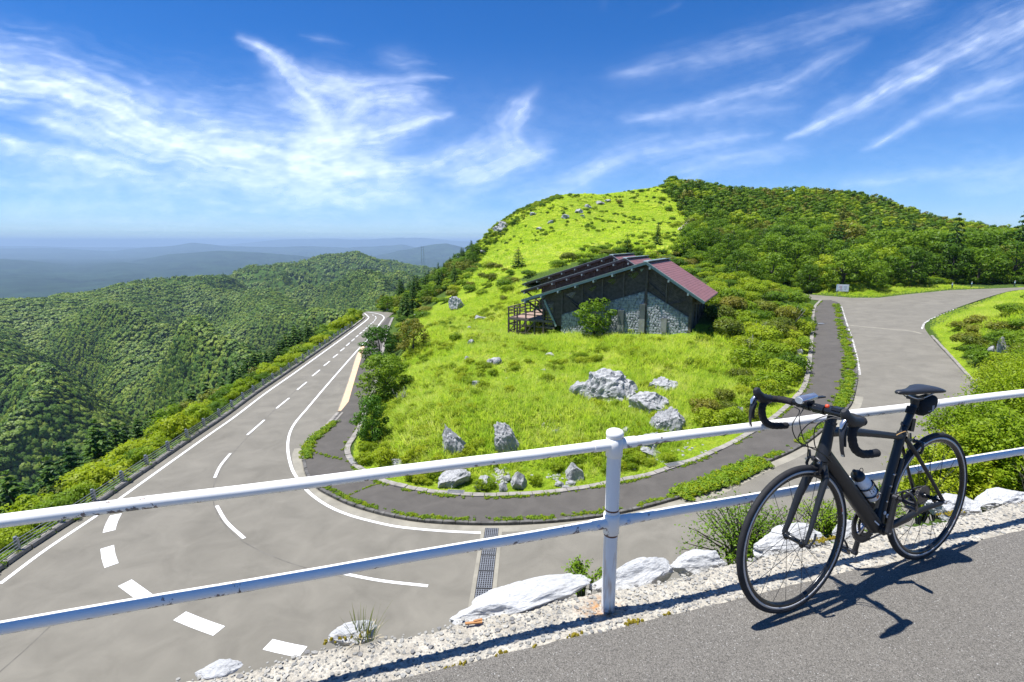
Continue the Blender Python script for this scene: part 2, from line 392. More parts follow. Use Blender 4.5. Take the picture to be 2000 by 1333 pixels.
# ------------------------------------------------------------------ terrain
az = np.radians(np.r_[np.linspace(-105, -52, 60), np.linspace(-51.5, 51.5, 560), np.linspace(52, 105, 60)])
rr = np.r_[np.linspace(.6, 3, 6), np.geomspace(3.2, 320, 330)]
A_, R_ = np.meshgrid(az, rr, indexing='ij'); X_ = R_ * np.sin(A_); Y_ = R_ * np.cos(A_)
Z_ = np.clip(T(X_, Y_), -220, 60)
TA_, TR_, TZ_ = az.copy(), rr.copy(), Z_.copy()
def TG(x, y):
    """height of the terrain mesh itself"""
    x = np.asarray(x, float); y = np.asarray(y, float); a = np.arctan2(x, y); r = np.hypot(x, y)
    i = np.clip(np.searchsorted(TA_, a) - 1, 0, len(TA_) - 2); j = np.clip(np.searchsorted(TR_, r) - 1, 0, len(TR_) - 2)
    fa = np.clip((a - TA_[i]) / (TA_[i + 1] - TA_[i]), 0, 1); fr = np.clip((r - TR_[j]) / (TR_[j + 1] - TR_[j]), 0, 1)
    return (TZ_[i, j] * (1 - fr) + TZ_[i, j + 1] * fr) * (1 - fa) + (TZ_[i + 1, j] * (1 - fr) + TZ_[i + 1, j + 1] * fr) * fa
def ground(u, v, t0=4): return march(u, v, TG, t0, 310)
def gz(x, y): return float(TG(np.array([x]), np.array([y]))[0])
def grid_faces(n, m):
    i = np.arange(n - 1)[:, None] * m + np.arange(m - 1)[None]
    return np.stack([i, i + 1, i + m + 1, i + m], -1).reshape(-1, 4)
# where the hill is open meadow, not wood (traced on the photo, used in plan)
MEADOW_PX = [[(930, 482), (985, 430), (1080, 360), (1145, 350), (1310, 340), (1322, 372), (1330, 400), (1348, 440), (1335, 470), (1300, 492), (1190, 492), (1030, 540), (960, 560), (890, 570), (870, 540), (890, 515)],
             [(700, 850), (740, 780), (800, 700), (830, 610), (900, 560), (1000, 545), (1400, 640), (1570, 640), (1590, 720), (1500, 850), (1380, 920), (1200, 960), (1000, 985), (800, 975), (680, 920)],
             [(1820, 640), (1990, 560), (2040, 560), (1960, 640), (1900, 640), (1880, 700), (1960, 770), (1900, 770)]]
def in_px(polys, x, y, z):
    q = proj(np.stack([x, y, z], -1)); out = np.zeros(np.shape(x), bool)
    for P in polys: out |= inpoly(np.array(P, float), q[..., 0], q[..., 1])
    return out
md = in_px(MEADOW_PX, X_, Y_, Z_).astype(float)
terrain = link('terrain', np_mesh('terrain', np.stack([X_, Y_, Z_], -1).reshape(-1, 3), grid_faces(*X_.shape)[:, ::-1], M['turf'], True, {'meadow': md.ravel()}))
tag(terrain, 'green hillside falling from the lodge to the hairpin road', kind='structure')
# valley floor far below, out to the horizon
def valley_mat():
    m, t, b = nodemat('valley'); P = pos(t)
    f = tnoise(t, P, .0011, 6, .6, .5); f2 = tnoise(t, P, .012, 3, .6)
    r = ramp(t, [(.42, (.022, .042, .018)), (.52, (.06, .085, .035)), (.63, (.10, .11, .08)), (.72, (.22, .215, .20))], f)
    c = mixc(t, .4, r.outputs[0], ramp(t, [(.4, (.1, .1, .1)), (.7, (.9, .9, .9))], f2).outputs[0], 'OVERLAY')
    t.links.new(c, b.inputs['Base Color']); b.inputs['Roughness'].default_value = 1; b.inputs['Specular IOR Level'].default_value = 0; return m
M['valley'] = valley_mat()
n = 96; V = [(0, 0, -480)]; F = []
for i in range(n): a = 2 * math.pi * i / n; V.append((60000 * math.cos(a), 60000 * math.sin(a), -480))
valley = link('ground', np_mesh('ground', V, [(0, 1 + i, 1 + (i + 1) % n) for i in range(n)], M['valley'])); tag(valley, 'hazy valley floor with pale towns far below', kind='structure')
# ------------------------------------------------------------------ wooded ridges beyond the road, to the left
HP = [(-250, 640, 900), (-120, 625, 900), (0, 603, 950), (80, 598, 1000), (157, 594, 1050), (265, 572, 1150), (342, 557, 1250), (405, 548, 1450), (472, 532, 1700), (562, 523, 1950), (630, 505, 2200), (666, 500, 2350), (720, 509, 2500), (765, 522, 2500), (830, 530, 2400), (900, 545, 2200),
      (-150, 760, 560), (-100, 880, 420), (30, 870, 450), (100, 800, 540), (70, 650, 840), (170, 690, 690), (300, 745, 560), (200, 640, 960), (330, 700, 800), (390, 725, 720), (270, 595, 1080), (330, 640, 880), (400, 700, 690), (390, 600, 1220), (470, 650, 1000),
      (480, 548, 1580), (540, 600, 1200), (590, 645, 950), (560, 560, 1600), (620, 600, 1300), (650, 560, 1750), (700, 545, 2000), (700, 590, 1100), (180, 800, 520), (-60, 700, 700), (760, 570, 1300), (820, 580, 1300), (120, 850, 440)]
hp = [atY(*c) for c in HP]
for (u, v, Y) in HP[:16]:
    p = atY(u, v, Y); hp += [np.array([p[0] * 1.3, p[1] * 1.3, p[2] - 170]), np.array([p[0] * 1.7, p[1] * 1.7, -440])]
hp += [np.array(p, float) for p in [(-150, 230, -190), (-60, 260, -150), (-250, 200, -220), (-350, 150, -260), (0, 300, -120), (60, 600, -150), (-400, 330, -230)]]
HB = rbf_fit(np.array(hp), 2e-3)
_c = sorted((math.atan2(p_[0], p_[1]), math.hypot(p_[0], p_[1])) for p_ in [atY(*c) for c in HP[:16]]); _ca = np.array([c[0] for c in _c]); _cr = np.array([c[1] for c in _c])
def TH(x, y):
    z = HB(x, y); r = np.hypot(x, y)
    z = z + 26 * (np.abs(fbm(x / 210 + 3, y / 210, 3) - .5) * -2 + .35) + 9 * (fbm(x / 55, y / 55, 3) - .5)
    p = (x * .726 + y * .688); q = (x * .688 - y * .726); rc = np.interp(np.arctan2(x, y), _ca, _cr)
    ph = p / 205 + (fbm(q / 400 + 2, p / 500, 2) - .5) * 1.6; rid = 1 - np.abs(ph - np.floor(ph) - .5) * 2; rid2 = 1 - np.abs((ph * 2.3 + q / 500) % 1 - .5) * 2
    z = z + (120 * (rid ** .9 - .62) + 10 * (rid2 - .5)) * sstep((1 - r / rc) / .22) * sstep((r - 330) / 250)
    return np.clip(z, -470, 20)
az = np.radians(np.linspace(-64, -4, 300)); rr = np.geomspace(240, 4200, 240)
A_, R_ = np.meshgrid(az, rr, indexing='ij'); XH = R_ * np.sin(A_); YH = R_ * np.cos(A_); ZH = TH(XH, YH)
M['woodfloor'] = plain('wood_floor', (.045, .085, .016), 1, var=.4, scale=.02, spec=.05, world=True)
hills = link('hills', np_mesh('hills', np.stack([XH, YH, ZH], -1).reshape(-1, 3), grid_faces(*XH.shape)[:, ::-1], M['woodfloor'], True))
tag(hills, 'wooded ridge running away on the left of the road', kind='structure')
# ------------------------------------------------------------------ far blue mountains
M['mountain'] = plain('far_forest', (.022, .040, .022), 1, var=.6, scale=.003, spec=0, world=True)
def mountain(profile, d, depth, seed, base=-480, rough=1.0):
    """a range whose skyline follows profile (photo pixels) at distance d"""
    q = np.array(profile, float); us = np.linspace(q[0, 0], q[-1, 0], 260); vs = np.interp(us, q[:, 0], q[:, 1])
    ks = np.linspace(-1, 1, 41); V = np.zeros((len(us), len(ks), 3))
    for i, (u, v) in enumerate(zip(us, vs)):
        p = atY(u, v, d); hz_ = p[2] - base
        for j, k in enumerate(ks):
            s = 1 + k * depth
            x, y = p[0] * s, p[1] * s
            V[i, j] = (x, y, 0); V[i, j, 2] = hz_ * max(0, 1 - abs(k)) ** .75
    x, y = V[..., 0], V[..., 1]; L = d * .05
    sp = (np.abs(fbm(x / L + seed, y / L, 4) - .5) * 2)
    kk = np.abs(ks)[None, :]
    V[..., 2] = base + V[..., 2] * (1 - rough * .62 * (1 - sp) * np.minimum(1, kk * 3.0) * (1 - kk * .5)) + (fbm(x / L * 3, y / L * 3, 3) - .5) * d * .003 * np.minimum(1, .35 + kk * 3)
    o = link('mountain_range', np_mesh('mountain_range', V.reshape(-1, 3), grid_faces(len(us), len(ks)), M['mountain'], True))
    return tag(o, None, kind='structure')
mountain([(-500, 520), (-200, 510), (0, 506), (60, 510), (150, 521), (240, 513), (300, 519), (380, 540), (520, 560), (700, 575)], 9500, .56, 1.0)
mountain([(-300, 545), (0, 535), (150, 528), (240, 514), (330, 497), (430, 490), (500, 493), (590, 500), (660, 512), (740, 530), (820, 550), (900, 560)], 11500, .42, 2.0)
mountain([(560, 560), (640, 520), (720, 503), (790, 488), (850, 477), (875, 476), (905, 484), (1000, 500), (1150, 520)], 13500, .3, 6.0)
mountain([(-600, 490), (-300, 486), (0, 486), (110, 485), (220, 491), (280, 484), (335, 481), (375, 474), (440, 481), (530, 483), (600, 481), (680, 484), (740, 481), (790, 478), (815, 485), (900, 483), (1050, 488), (1300, 490)], 20000, .24, 3.0)
mountain([(-600, 482), (-200, 480), (50, 481), (140, 483), (300, 484)], 27000, .12, 4.0)
mountain([(380, 484), (480, 475), (550, 468), (650, 466), (700, 469), (770, 465), (830, 465), (900, 472), (1100, 480)], 34000, .1, 5.0)
# pale quarry scar on the nearer blue range
# ------------------------------------------------------------------ the air
HZB = MB().box((0, 0, (-481.5 + 190) / 2), (128000, 128000, 190 + 481.5)).build('haze', None)
hm = bpy.data.materials.new('haze'); hm.use_nodes = True; t = hm.node_tree; t.nodes.clear()
o_ = N(t, 'ShaderNodeOutputMaterial'); v_ = N(t, 'ShaderNodeVolumePrincipled'); v_.inputs['Color'].default_value = (.54, .75, .98, 1); v_.inputs['Density'].default_value = 6.2e-5; v_.inputs['Anisotropy'].default_value = .0
t.links.new(v_.outputs[0], o_.inputs['Volume']); HZB.data.materials.append(hm); HZB['kind'] = 'stuff'; HZB['label'] = 'blue summer haze over the valley'
# ------------------------------------------------------------------ cirrus, a sheet 9 km up
def clouds():
    azs = np.radians(np.linspace(-62, 62, 560)); els = np.radians(np.r_[np.linspace(.9, 34, 330), np.linspace(34.5, 70, 50)])
    A, E = np.meshgrid(azs, els, indexing='ij'); H = 9000.0
    r = H / np.tan(E); X = r * np.sin(A); Y = r * np.cos(A)
    q = proj(np.stack([X, Y, np.full_like(X, H)], -1)); u, v = q[..., 0], q[..., 1]
    wx = (fbm(u / 130, v / 90, 4) - .5); wy = (fbm(u / 130 + 31, v / 90 + 7, 4) - .5)
    fx = (fbm(u / 60 + 5, v / 30, 3) - .5); fy = (fbm(u / 60 + 50, v / 30 + 9, 3) - .5)
    uu = u + wx * 80 + fx * 16; vv = v + wy * 40 + fy * 9
    D = np.zeros_like(u)
    def stroke(P, wid, k, fib=.6, soft=1.0):
        nonlocal D
        wk = .4 if P[0][0] > 1100 else 1.0; uu = u + wk * (wx * 80 + fx * 16); vv = v + wk * (wy * 40 + fy * 9); fib = fib * .8
        P = catmull(np.array(P, float), 8); n = len(P); W = np.interp(np.linspace(0, 1, n), np.linspace(0, 1, len(wid)), wid)
        seg = np.r_[0, np.cumsum(np.hypot(*np.diff(P, axis=0).T))]
        best = np.full(u.shape, 1e9); S = np.zeros_like(u); Tt = np.zeros_like(u); Wd = np.ones_like(u)
        for i in range(n - 1):
            a, b = P[i], P[i + 1]; e = b - a; L = np.hypot(*e) + 1e-6
            t_ = np.clip(((uu - a[0]) * e[0] + (vv - a[1]) * e[1]) / L ** 2, 0, 1)
            dx = uu - a[0] - t_ * e[0]; dy = vv - a[1] - t_ * e[1]; dd = np.hypot(dx, dy); k_ = dd < best
            best = np.where(k_, dd, best); S = np.where(k_, np.sign(e[0] * dy - e[1] * dx) * dd, S); Tt = np.where(k_, seg[i] + t_ * L, Tt); Wd = np.where(k_, W[i] + (W[i + 1] - W[i]) * t_, Wd)
        fibre = fbm(Tt / 110 + P[0, 0] * .01, S / 10 + Tt / 300 + P[0, 1] * .03, 4, .62); cl = fbm(Tt / 60 + 9, S / 40 + 3, 4)
        ends = np.clip(Tt / 60, 0, 1) * np.clip((seg[-1] - Tt) / 60, 0, 1)
        k = k * (.74 if P[0][0] > 1100 else 1.0); f = np.exp(-(best / (Wd * soft * (1.15 + .5 * (fibre - .5)))) ** 1.4) * (1 - fib + fib * 1.9 * fibre ** 1.2) * (.45 + 1.05 * cl) * (.25 + .75 * ends ** .7)
        D = 1 - (1 - D) * (1 - np.clip(k * f, 0, .97))
    stroke([(-160, 90), (0, 140), (150, 190), (300, 258), (450, 298), (600, 322), (760, 335)], [45, 50, 48, 58, 62, 52, 24], 1.0, .5)
    stroke([(465, 82), (540, 122), (585, 175), (622, 215), (622, 245), (580, 275)], [6, 14, 26, 32, 30, 26], .85, .5)
    stroke([(560, 150), (640, 170), (705, 195), (660, 235)], [10, 26, 24, 20], .7)
    stroke([(560, 290), (660, 268), (760, 250), (872, 230)], [40, 34, 24, 5], .85)
    stroke([(640, 160), (740, 163), (872, 156)], [10, 12, 4], .55)
    stroke([(690, 200), (790, 200), (868, 230)], [18, 22, 6], .7)
    stroke([(560, 215), (600, 225), (640, 245)], [6, 14, 20], .5)
    stroke([(690, 335), (800, 330), (900, 310), (985, 285)], [30, 28, 22, 14], .65)
    stroke([(740, 110), (800, 125), (850, 130)], [8, 18, 8], .28)
    stroke([(580, 72), (640, 85), (700, 95)], [4, 8, 4], .25)
    stroke([(1065, 165), (1012, 215), (988, 255), (1005, 300), (965, 340)], [8, 16, 22, 26, 16], .6)
    stroke([(880, 360), (990, 330), (1085, 298)], [20, 28, 10], .6)
    stroke([(1180, 325), (1100, 368), (990, 388)], [16, 26, 20], .5)
    stroke([(30, 236), (110, 252), (170, 268), (215, 288)], [5, 13, 16, 6], .75)
    stroke([(-60, 280), (80, 305), (200, 322), (310, 338)], [14, 18, 18, 5], .65)
    stroke([(400, 348), (520, 352), (640, 378), (800, 398)], [8, 20, 20, 8], .5)
    stroke([(-100, 345), (80, 350), (260, 358), (430, 366)], [16, 18, 14, 8], .38)
    stroke([(0, 400), (300, 395), (600, 395), (950, 390)], [26, 30, 32, 28], .26, .3)
    stroke([(190, 110), (215, 122), (240, 132)], [3, 6, 3], .35)
    stroke([(1535, 276), (1650, 222), (1780, 150), (1900, 88), (2080, 5)], [4, 12, 24, 38, 46], .85, .7)
    stroke([(1685, 294), (1800, 232), (1900, 186), (2080, 105)], [4, 10, 17, 24], .65, .7)
    stroke([(1590, 225), (1640, 195), (1690, 178)], [4, 10, 4], .3)
    stroke([(1860, 232), (1940, 212), (2060, 205)], [8, 14, 14], .35)
    stroke([(1225, 236), (1400, 202), (1540, 160), (1700, 80)], [5, 13, 22, 8], .5, .7)
    stroke([(1215, 225), (1400, 225), (1560, 205)], [10, 18, 8], .32)
    stroke([(1120, 352), (1230, 305), (1380, 278), (1510, 262)], [14, 22, 14, 5], .55)
    stroke([(1190, 152), (1400, 108), (1600, 55), (1830, -15)], [12, 24, 30, 26], .50, .5)
    stroke([(1290, 345), (1420, 322), (1580, 295)], [18, 18, 10], .4)
    stroke([(1360, 310), (1480, 300), (1560, 285)], [8, 10, 5], .3)
    stroke([(1640, 365), (1850, 345), (2080, 315)], [10, 12, 22], .42)
    stroke([(1850, 375), (2080, 360)], [14, 24], .3)
    stroke([(1190, -10), (1185, 18)], [8, 6], .25)
    stroke([(1270, 35), (1330, 5)], [4, 7], .2)
    out = sstep(np.maximum(np.maximum(-u - 100, u - 2100), np.maximum(-v - 60, 0)) / 200)
    D = np.maximum(D, out * np.clip(fbm(X / 9000, Y / 16000, 5) * 1.6 - .62, 0, .7))
    veil = (.10 + .16 * fbm(X / 30000 + 3, Y / 60000, 4)) * sstep((v - 40) / 260); D = 1 - (1 - D) * (1 - veil * 1.1)
    D *= .90 + .42 * (fbm(u / 22, v / 11, 4) - .5)
    sunr = np.degrees(np.arccos(np.clip((np.sin(E) * SUN.z + np.cos(E) * (np.sin(A) * SUN.x + np.cos(A) * SUN.y)), -1, 1)))
    m, t, b = nodemat('cirrus'); t.nodes.remove(b); o = t.nodes['Material Output']
    at_ = N(t, 'ShaderNodeAttribute', attribute_name='cirrus'); tr = N(t, 'ShaderNodeBsdfTransparent')
    tl = N(t, 'ShaderNodeBsdfTranslucent', i_Color=(.86, .90, .95, 1)); df = N(t, 'ShaderNodeBsdfDiffuse', i_Color=(.7, .7, .7, 1))
    m1 = N(t, 'ShaderNodeMixShader'); m1.inputs[0].default_value = .25; t.links.new(tl.outputs[0], m1.inputs[1]); t.links.new(df.outputs[0], m1.inputs[2])
    m2 = N(t, 'ShaderNodeMixShader'); t.links.new(math_(t, 'MULTIPLY', math_(t, 'POWER', at_.outputs['Fac'], 1.45), .62), m2.inputs[0]); t.links.new(tr.outputs[0], m2.inputs[1]); t.links.new(m1.outputs[0], m2.inputs[2]); t.links.new(m2.outputs[0], o.inputs[0])
    ob = link('clouds', np_mesh('clouds', np.stack([X, Y, np.full_like(X, H)], -1).reshape(-1, 3), grid_faces(*X.shape), m, True, {'cirrus': np.clip(D, 0, 1).ravel()}))
    tag(ob, 'thin white cirrus streaks spread over the blue sky', kind='structure')
clouds()
if 0: pass
# ------------------------------------------------------------------ road surfaces, kerbs, lines
def sheet(name, P, mat, dz, label, step=2.0, zf=zroad):
    """flat polygon cut into strips that follow the road's slope"""
    bm = bmesh.new(); vs = [bm.verts.new((p[0], p[1], 0)) for p in P]; bm.faces.new(vs)
    bmesh.ops.triangulate(bm, faces=bm.faces[:])
    x0 = min(p[0] for p in P); x1 = max(p[0] for p in P); x = max(-1, x0) + .3
    while x < x1:
        bmesh.ops.bisect_plane(bm, geom=bm.verts[:] + bm.edges[:] + bm.faces[:], plane_co=(x, 0, 0), plane_no=(1, 0, 0)); x += step
    co = np.array([v.co[:] for v in bm.verts]); z = zf(co[:, 0], co[:, 1]) + dz
    for v, zz in zip(bm.verts, z): v.co.z = zz
    bmesh.ops.recalc_face_normals(bm, faces=bm.faces[:])
    if sum(f.normal.z for f in bm.faces) < 0: bmesh.ops.reverse_faces(bm, faces=bm.faces[:])
    me = bpy.data.meshes.new(name); bm.to_mesh(me); bm.free(); me.materials.append(mat)
    return tag(link(name, me), label, kind='structure')
sheet('road', ROAD, M['asphalt'], 0, 'worn grey hairpin road below the rail')
sheet('footpath', PATH, M['asphalt_path'], .11, 'dark asphalt footpath round the grassy knoll')
def resample(P, step):
    P = np.asarray(P, float); s = np.r_[0, np.cumsum(np.linalg.norm(np.diff(P[:, :2], axis=0), axis=1))]
    q = np.linspace(0, s[-1], max(2, int(s[-1] / step) + 1)); return np.stack([np.interp(q, s, P[:, i]) for i in range(P.shape[1])], 1)
def ribbon(name, P, wid, mat, dz, label=None, zf=zroad, step=.6, kind='structure'):
    P = resample(P, step); L = offset(P, wid / 2); R = offset(P, -wid / 2)
    V = np.vstack([np.c_[L[:, :2], zf(L[:, 0], L[:, 1]) + dz], np.c_[R[:, :2], zf(R[:, 0], R[:, 1]) + dz]]); n = len(P)
    F = [(i, n + i, n + i + 1, i + 1) for i in range(n - 1)]
    o = link(name, np_mesh(name, V, F, mat)); return tag(o, label, kind=kind)
ribbon('edge_line', W_in, .16, M['paint'], .008, 'white line sweeping round the inside of the bend')
ribbon('edge_line', np.vstack([offset(W_left, 0)]), .17, M['paint'], .008, 'straight white line along the outer edge')
dash_px = [[(415, 1288 - 437), (516.4, 820.7)], [(539.8, 798), (564.8, 777.8)], [(580.4, 761.9), (598.9, 746.6)], [(610, 735), (624.6, 723)], [(632.6, 715), (644, 706)], [(650.6, 699), (659.7, 692)], [(664.8, 686.4), (672.6, 680)], [(676.3, 676), (682.8, 670)],
           [(686.6, 666.9), (692.5, 662)], [(695, 659), (700, 655)], [(702, 653), (707, 649)], [(708.7, 647.4), (712.6, 644.5)], [(714, 642.5), (717.9, 639.6)], [(719, 638), (722, 635.5)], [(723.3, 634), (726, 631.8)], [(727.6, 630.6), (730, 628.5)], [(731.5, 626.7), (733, 624.6)], [(734.2, 622.8), (734.6, 621)], [(734, 619.4), (732.6, 618)], [(730, 616.6), (727, 615.4)],
           [(419.4, 933.5), (430.2, 910.4), (450, 886)], [(423.3, 988.2), (442.5, 1020), (477, 1052)], [(671.4, 1121), (745.8, 1135), (835.7, 1145)]]
dash_px[0][0] = (483, 850)
for d in dash_px:
    P = onroad(d); P = catmull(P, 6) if len(P) > 2 else P
    ribbon('lane_dash', P, .15, M['paint'], .008, 'white dash of the lane line', step=.4)
for d in [[(226.6, 1005.5), (218, 1022), (213, 1038.5)], [(209.5, 1069), (212, 1087), (218, 1105)], [(244, 1139), (265, 1154), (288, 1171)], [(351, 1203.5), (389, 1219), (428, 1233)], [(523, 1259), (556, 1267), (592, 1274)], [(700, 1290), (760, 1296)]]:
    ribbon('guide_block', catmull(onroad(d), 6), .46, M['paint'], .008, 'broad white block of the dashed guide line', step=.4)
ribbon('edge_line', onroad([(1639.4, 598), (1650, 634), (1661, 668), (1669, 704), (1673, 733)]) + np.array([.25, 0, 0]), .2, M['paint_worn'], .008, 'flaking white line beside the weedy verge')
ribbon('edge_line', onroad([(1800.5, 643), (1805, 632), (1820, 622.5), (1868, 603)]), .2, M['paint_worn'], .008, 'flaking white line on the corner of the side road')
# gutter strip between kerb and inner line, concrete pad and the orange strip
ribbon('gutter', offset(W_kerb[24:-14], .32), .5, M['gutter'], .004, 'pale concrete gutter along the kerb')
po = onroad([(669, 803.9), (684.5, 757), (692, 732), (701, 700), (710, 677)])
ribbon('painted_strip', catmull(po, 6), .62, M['orange'], .05, 'pale orange strip beside the lay-by')
ribbon('strip_base', catmull(po, 6), .80, M['gutter'], .03, 'pale edging under the orange strip')
ribbon('concrete_strip', onroad([(600, 868), (620, 851), (642, 834), (664, 809)]), .55, M['concrete'], .135, 'pale concrete edging along the footpath')
ribbon('tar_seam', onroad([(-30, 1338), (40, 1278), (104, 1218)]), .045, M['tar'], .004, 'dark crack across the outer lane', step=.4)
ribbon('tar_seam', catmull(onroad([(600, 743), (530, 807), (460, 880), (425, 930), (416, 965), (425, 1005), (470, 1055), (560, 1098), (670, 1128)]), 6), .05, M['tar'], .003, 'thin dark seam along the lane line', step=.5)
# hairline: old joint where the side road was resurfaced
ribbon('road_joint', onroad([(1655, 635), (1700, 640), (1780, 647), (1800, 652)]), .35, M['gutter'], .005, 'pale joint across the side road')
# kerb of the path: single dark stones
def kerb_run(name, P, wid, h, L, mat, label, dz=0, jit=.02, skip=lambda p: False, maxn=290):
    P = resample(P, L); root = tag(empty(name, (float(P[0][0]), float(P[0][1]), float(zroad(P[0][0]))), label=label), kind='structure')
    r0 = np.array(root.location[:]); me = {}
    for i in range(min(len(P) - 1, maxn)):
        a, b = P[i], P[i + 1]
        if skip((a + b) / 2): continue
        key = i % 5
        if key not in me:
            bm = MB(); hh = h + (random.random() - .5) * jit * 2
            bm.box((0, 0, hh / 2), (L * .965, wid, hh), None, 1.0); ms = bm.mesh('kerb_stone', mat)
            b_ = bmesh.new(); b_.from_mesh(ms); bmesh.ops.bevel(b_, geom=b_.edges[:], offset=.018, segments=1, affect='EDGES'); b_.to_mesh(ms); b_.free(); me[key] = ms
        c = (a + b) / 2; d = b - a
        o = link('kerb_stone', me[key], root, (c[0] - r0[0], c[1] - r0[1], float(zroad(c[0])) + dz - r0[2] + (random.random() - .5) * jit), (0, -math.atan2(float(zroad(b[0]) - zroad(a[0])), np.hypot(d[0], d[1])), math.atan2(d[1], d[0]) + (random.random() - .5) * .02))
    return root
kerb_run('footpath_kerb', offset(W_kerb, -.06), .17, .155, .6, M['kerb_dark'], 'low dark stone kerb round the outside of the footpath')
kerb_run('inner_kerb', offset(W_inner, -.20), .36, .175, .62, M['concrete'], 'broken grey stone kerb between footpath and grass')
kerb_run('outer_kerb', offset(W_lk, .14), .26, .20, 1.2, M['concrete'], 'grey concrete kerb under the cable fence')
kerb_run('bank_kerb', offset(onroad([(1907.6, 758.4), (1861.4, 706), (1817.3, 657.6)]), -.1), .22, .14, .9, M['concrete'], 'pale kerb below the right bank')
# drain across the road
def drain():
    pa, pb = onroad([(961, 1032), (940, 1190)]); d = pb - pa; L = np.linalg.norm(d); a = math.atan2(d[1], d[0])
    root = empty('trench_drain', tuple(pa), a, 'long steel grate drain crossing the road below the post', 'drain')
    wid = .62
    MB().box((L / 2, wid / 2 + .09, .004), (L, .16, .02)).box((L / 2, -wid / 2 - .09, .004), (L, .16, .02)).build('frame', M['gutter'], root)
    MB().box((L / 2, 0, .002), (L, wid, .012)).build('channel_shade', M['hole_shade'], root)  # flat slab under the grates; shade of the hollow put into its colour
    n = int(L / 1.0); gm = MB()
    for i in range(7): gm.box((0, -wid / 2 + .045 + i * (wid - .09) / 6, .014), (.97, .028, .016))
    for i in range(9): gm.box((-.47 + i * .1175, 0, .011), (.02, wid - .03, .012))
    me = gm.mesh('grate', M['steel'])
    for i in range(n): link('grate', me, root, (.5 + i * L / n, 0, 0))
drain()
def small_drain(u, v, rz, label, l=.9, w_=.42):
    p = onroad([(u, v)])[0]; root = empty('drain_cover', (p[0], p[1], p[2] + .175), rz, label, 'drain')
    MB().box((0, 0, 0), (l, w_, .02)).build('frame', M['concrete'], root)
    g = MB()
    for i in range(6): g.box((0, -w_ / 2 + .06 + i * (w_ - .12) / 5, .018), (l - .1, .03, .016))
    g.box((-l / 2 + .04, 0, .016), (.03, w_ - .06, .02)); g.box((l / 2 - .04, 0, .016), (.03, w_ - .06, .02))
    g.build('grate', M['steel'], root)
small_drain(690, 906, rad(-60), 'steel drain grate in the inner kerb at the tight end')
small_drain(890, 967, rad(-5), 'steel drain grate in the inner kerb below the boulders')
small_drain(1325, 911, rad(22), 'long steel drain grate in the inner kerb under the rocks', 1.6)
small_drain(1580, 702, rad(70), 'blue-grey drain grate at the far end of the inner kerb')
p = onroad([(1603, 634.5)])[0]; e_ = empty('metal_plate', (p[0], p[1], p[2] + .12), rad(10), 'pale metal plate lying across the footpath', 'plate')
MB().box((0, 0, .01), (1.2, .75, .02)).build('sheet', M['steel'], e_); MB().box((0, .34, .03), (1.2, .05, .03)).box((0, -.34, .03), (1.2, .05, .03)).build('rim', M['steel'], e_)
# cable fence on the outer kerb
M['cable'] = plain('cable_steel', (.40, .42, .43), .45, .5, .15, 30)
M['fencepost'] = plain('grey_post_paint', (.15, .17, .20), .55, .1, .25, 8)
def cable_fence():
    P = offset(W_lk, .30); P = P[np.argsort(P[:, 1])]
    s0 = onroad([(36, 1082)])[0]; ys = P[:, 1]
    P = P[(ys > 10.5) & (ys < onroad([(705, 634)])[0][1])]
    Q = resample(P, 2.05); sh = Q[np.argmin(np.abs(Q[:, 1] - s0[1]))][1] - s0[1]
    root = empty('cable_fence', (float(Q[0][0]), float(Q[0][1]), ZL), 0, 'grey posts strung with steel cables along the outer road edge', 'fence')
    r0 = np.array(root.location[:])
    pm = MB(); pm.lathe([(.0, .0), (.075, .0), (.075, .78), (.065, .80), (0, .80)], 12).mesh('post', M['fencepost'])
    me = pm.mesh('post', M['fencepost'])
    cl = MB()
    cl.box((.085, 0, .49), (.05, .10, .52))
    cme = cl.mesh('clamp', M['steel'])
    for q in Q:
        o = link('post', me, root, (q[0] - r0[0], q[1] - sh - r0[1], 0)); link('clamp', cme, o)
    for k in range(4):
        pts_ = [(q[0] - r0[0] + .105, q[1] - sh - r0[1], .28 + .14 * k) for q in Q]
        MB().tube(pts_, .012, 5).build('cable', M['cable'], root)
cable_fence()
# ------------------------------------------------------------------ the upper road edge: asphalt, kerb of exposed aggregate, rail
ANG = math.atan2(RDIR[1], RDIR[0])
def rl(s, d, z): return Vector((POST[0] + RDIR[0] * s + RNOR[0] * d, POST[1] + RDIR[1] * s + RNOR[1] * d, z))
def zkerb(s, d):
    d = np.asarray(d, float); s = np.asarray(s, float)
    return ZN - .004 - .040 * sstep((d + .13) / .16) - .012 * np.clip((d - .05) / .12, 0, 2) + .012 * (fbm(s * 3 + 5, d * 3 + 2, 3) - .5)
SB = RNG.random(4000)
def edge_near(s): return -.142 + .022 * (fbm(np.asarray(s) * 3.1, np.zeros_like(s) + .3, 4) - .5) * 2
ss = np.r_[np.linspace(-14, -3, 60), np.linspace(-2.95, 3.6, 420), np.linspace(3.7, 14, 60)]
dd = np.r_[-9, -5, -3, -1.6, -.8, -.45, -.3]
en = edge_near(ss); V = []
for s, e in zip(ss, en):
    for d in list(dd) + [e - .03, e]: V.append(rl(s, d, ZN - (.003 if d == e else 0)))
near = link('upper_road', np_mesh('upper_road', [tuple(v) for v in V], grid_faces(len(ss), len(dd) + 2)[:, ::-1], M['asphalt_near'])); tag(near, 'speckled dark asphalt of the upper road where the bicycle stands', kind='structure')
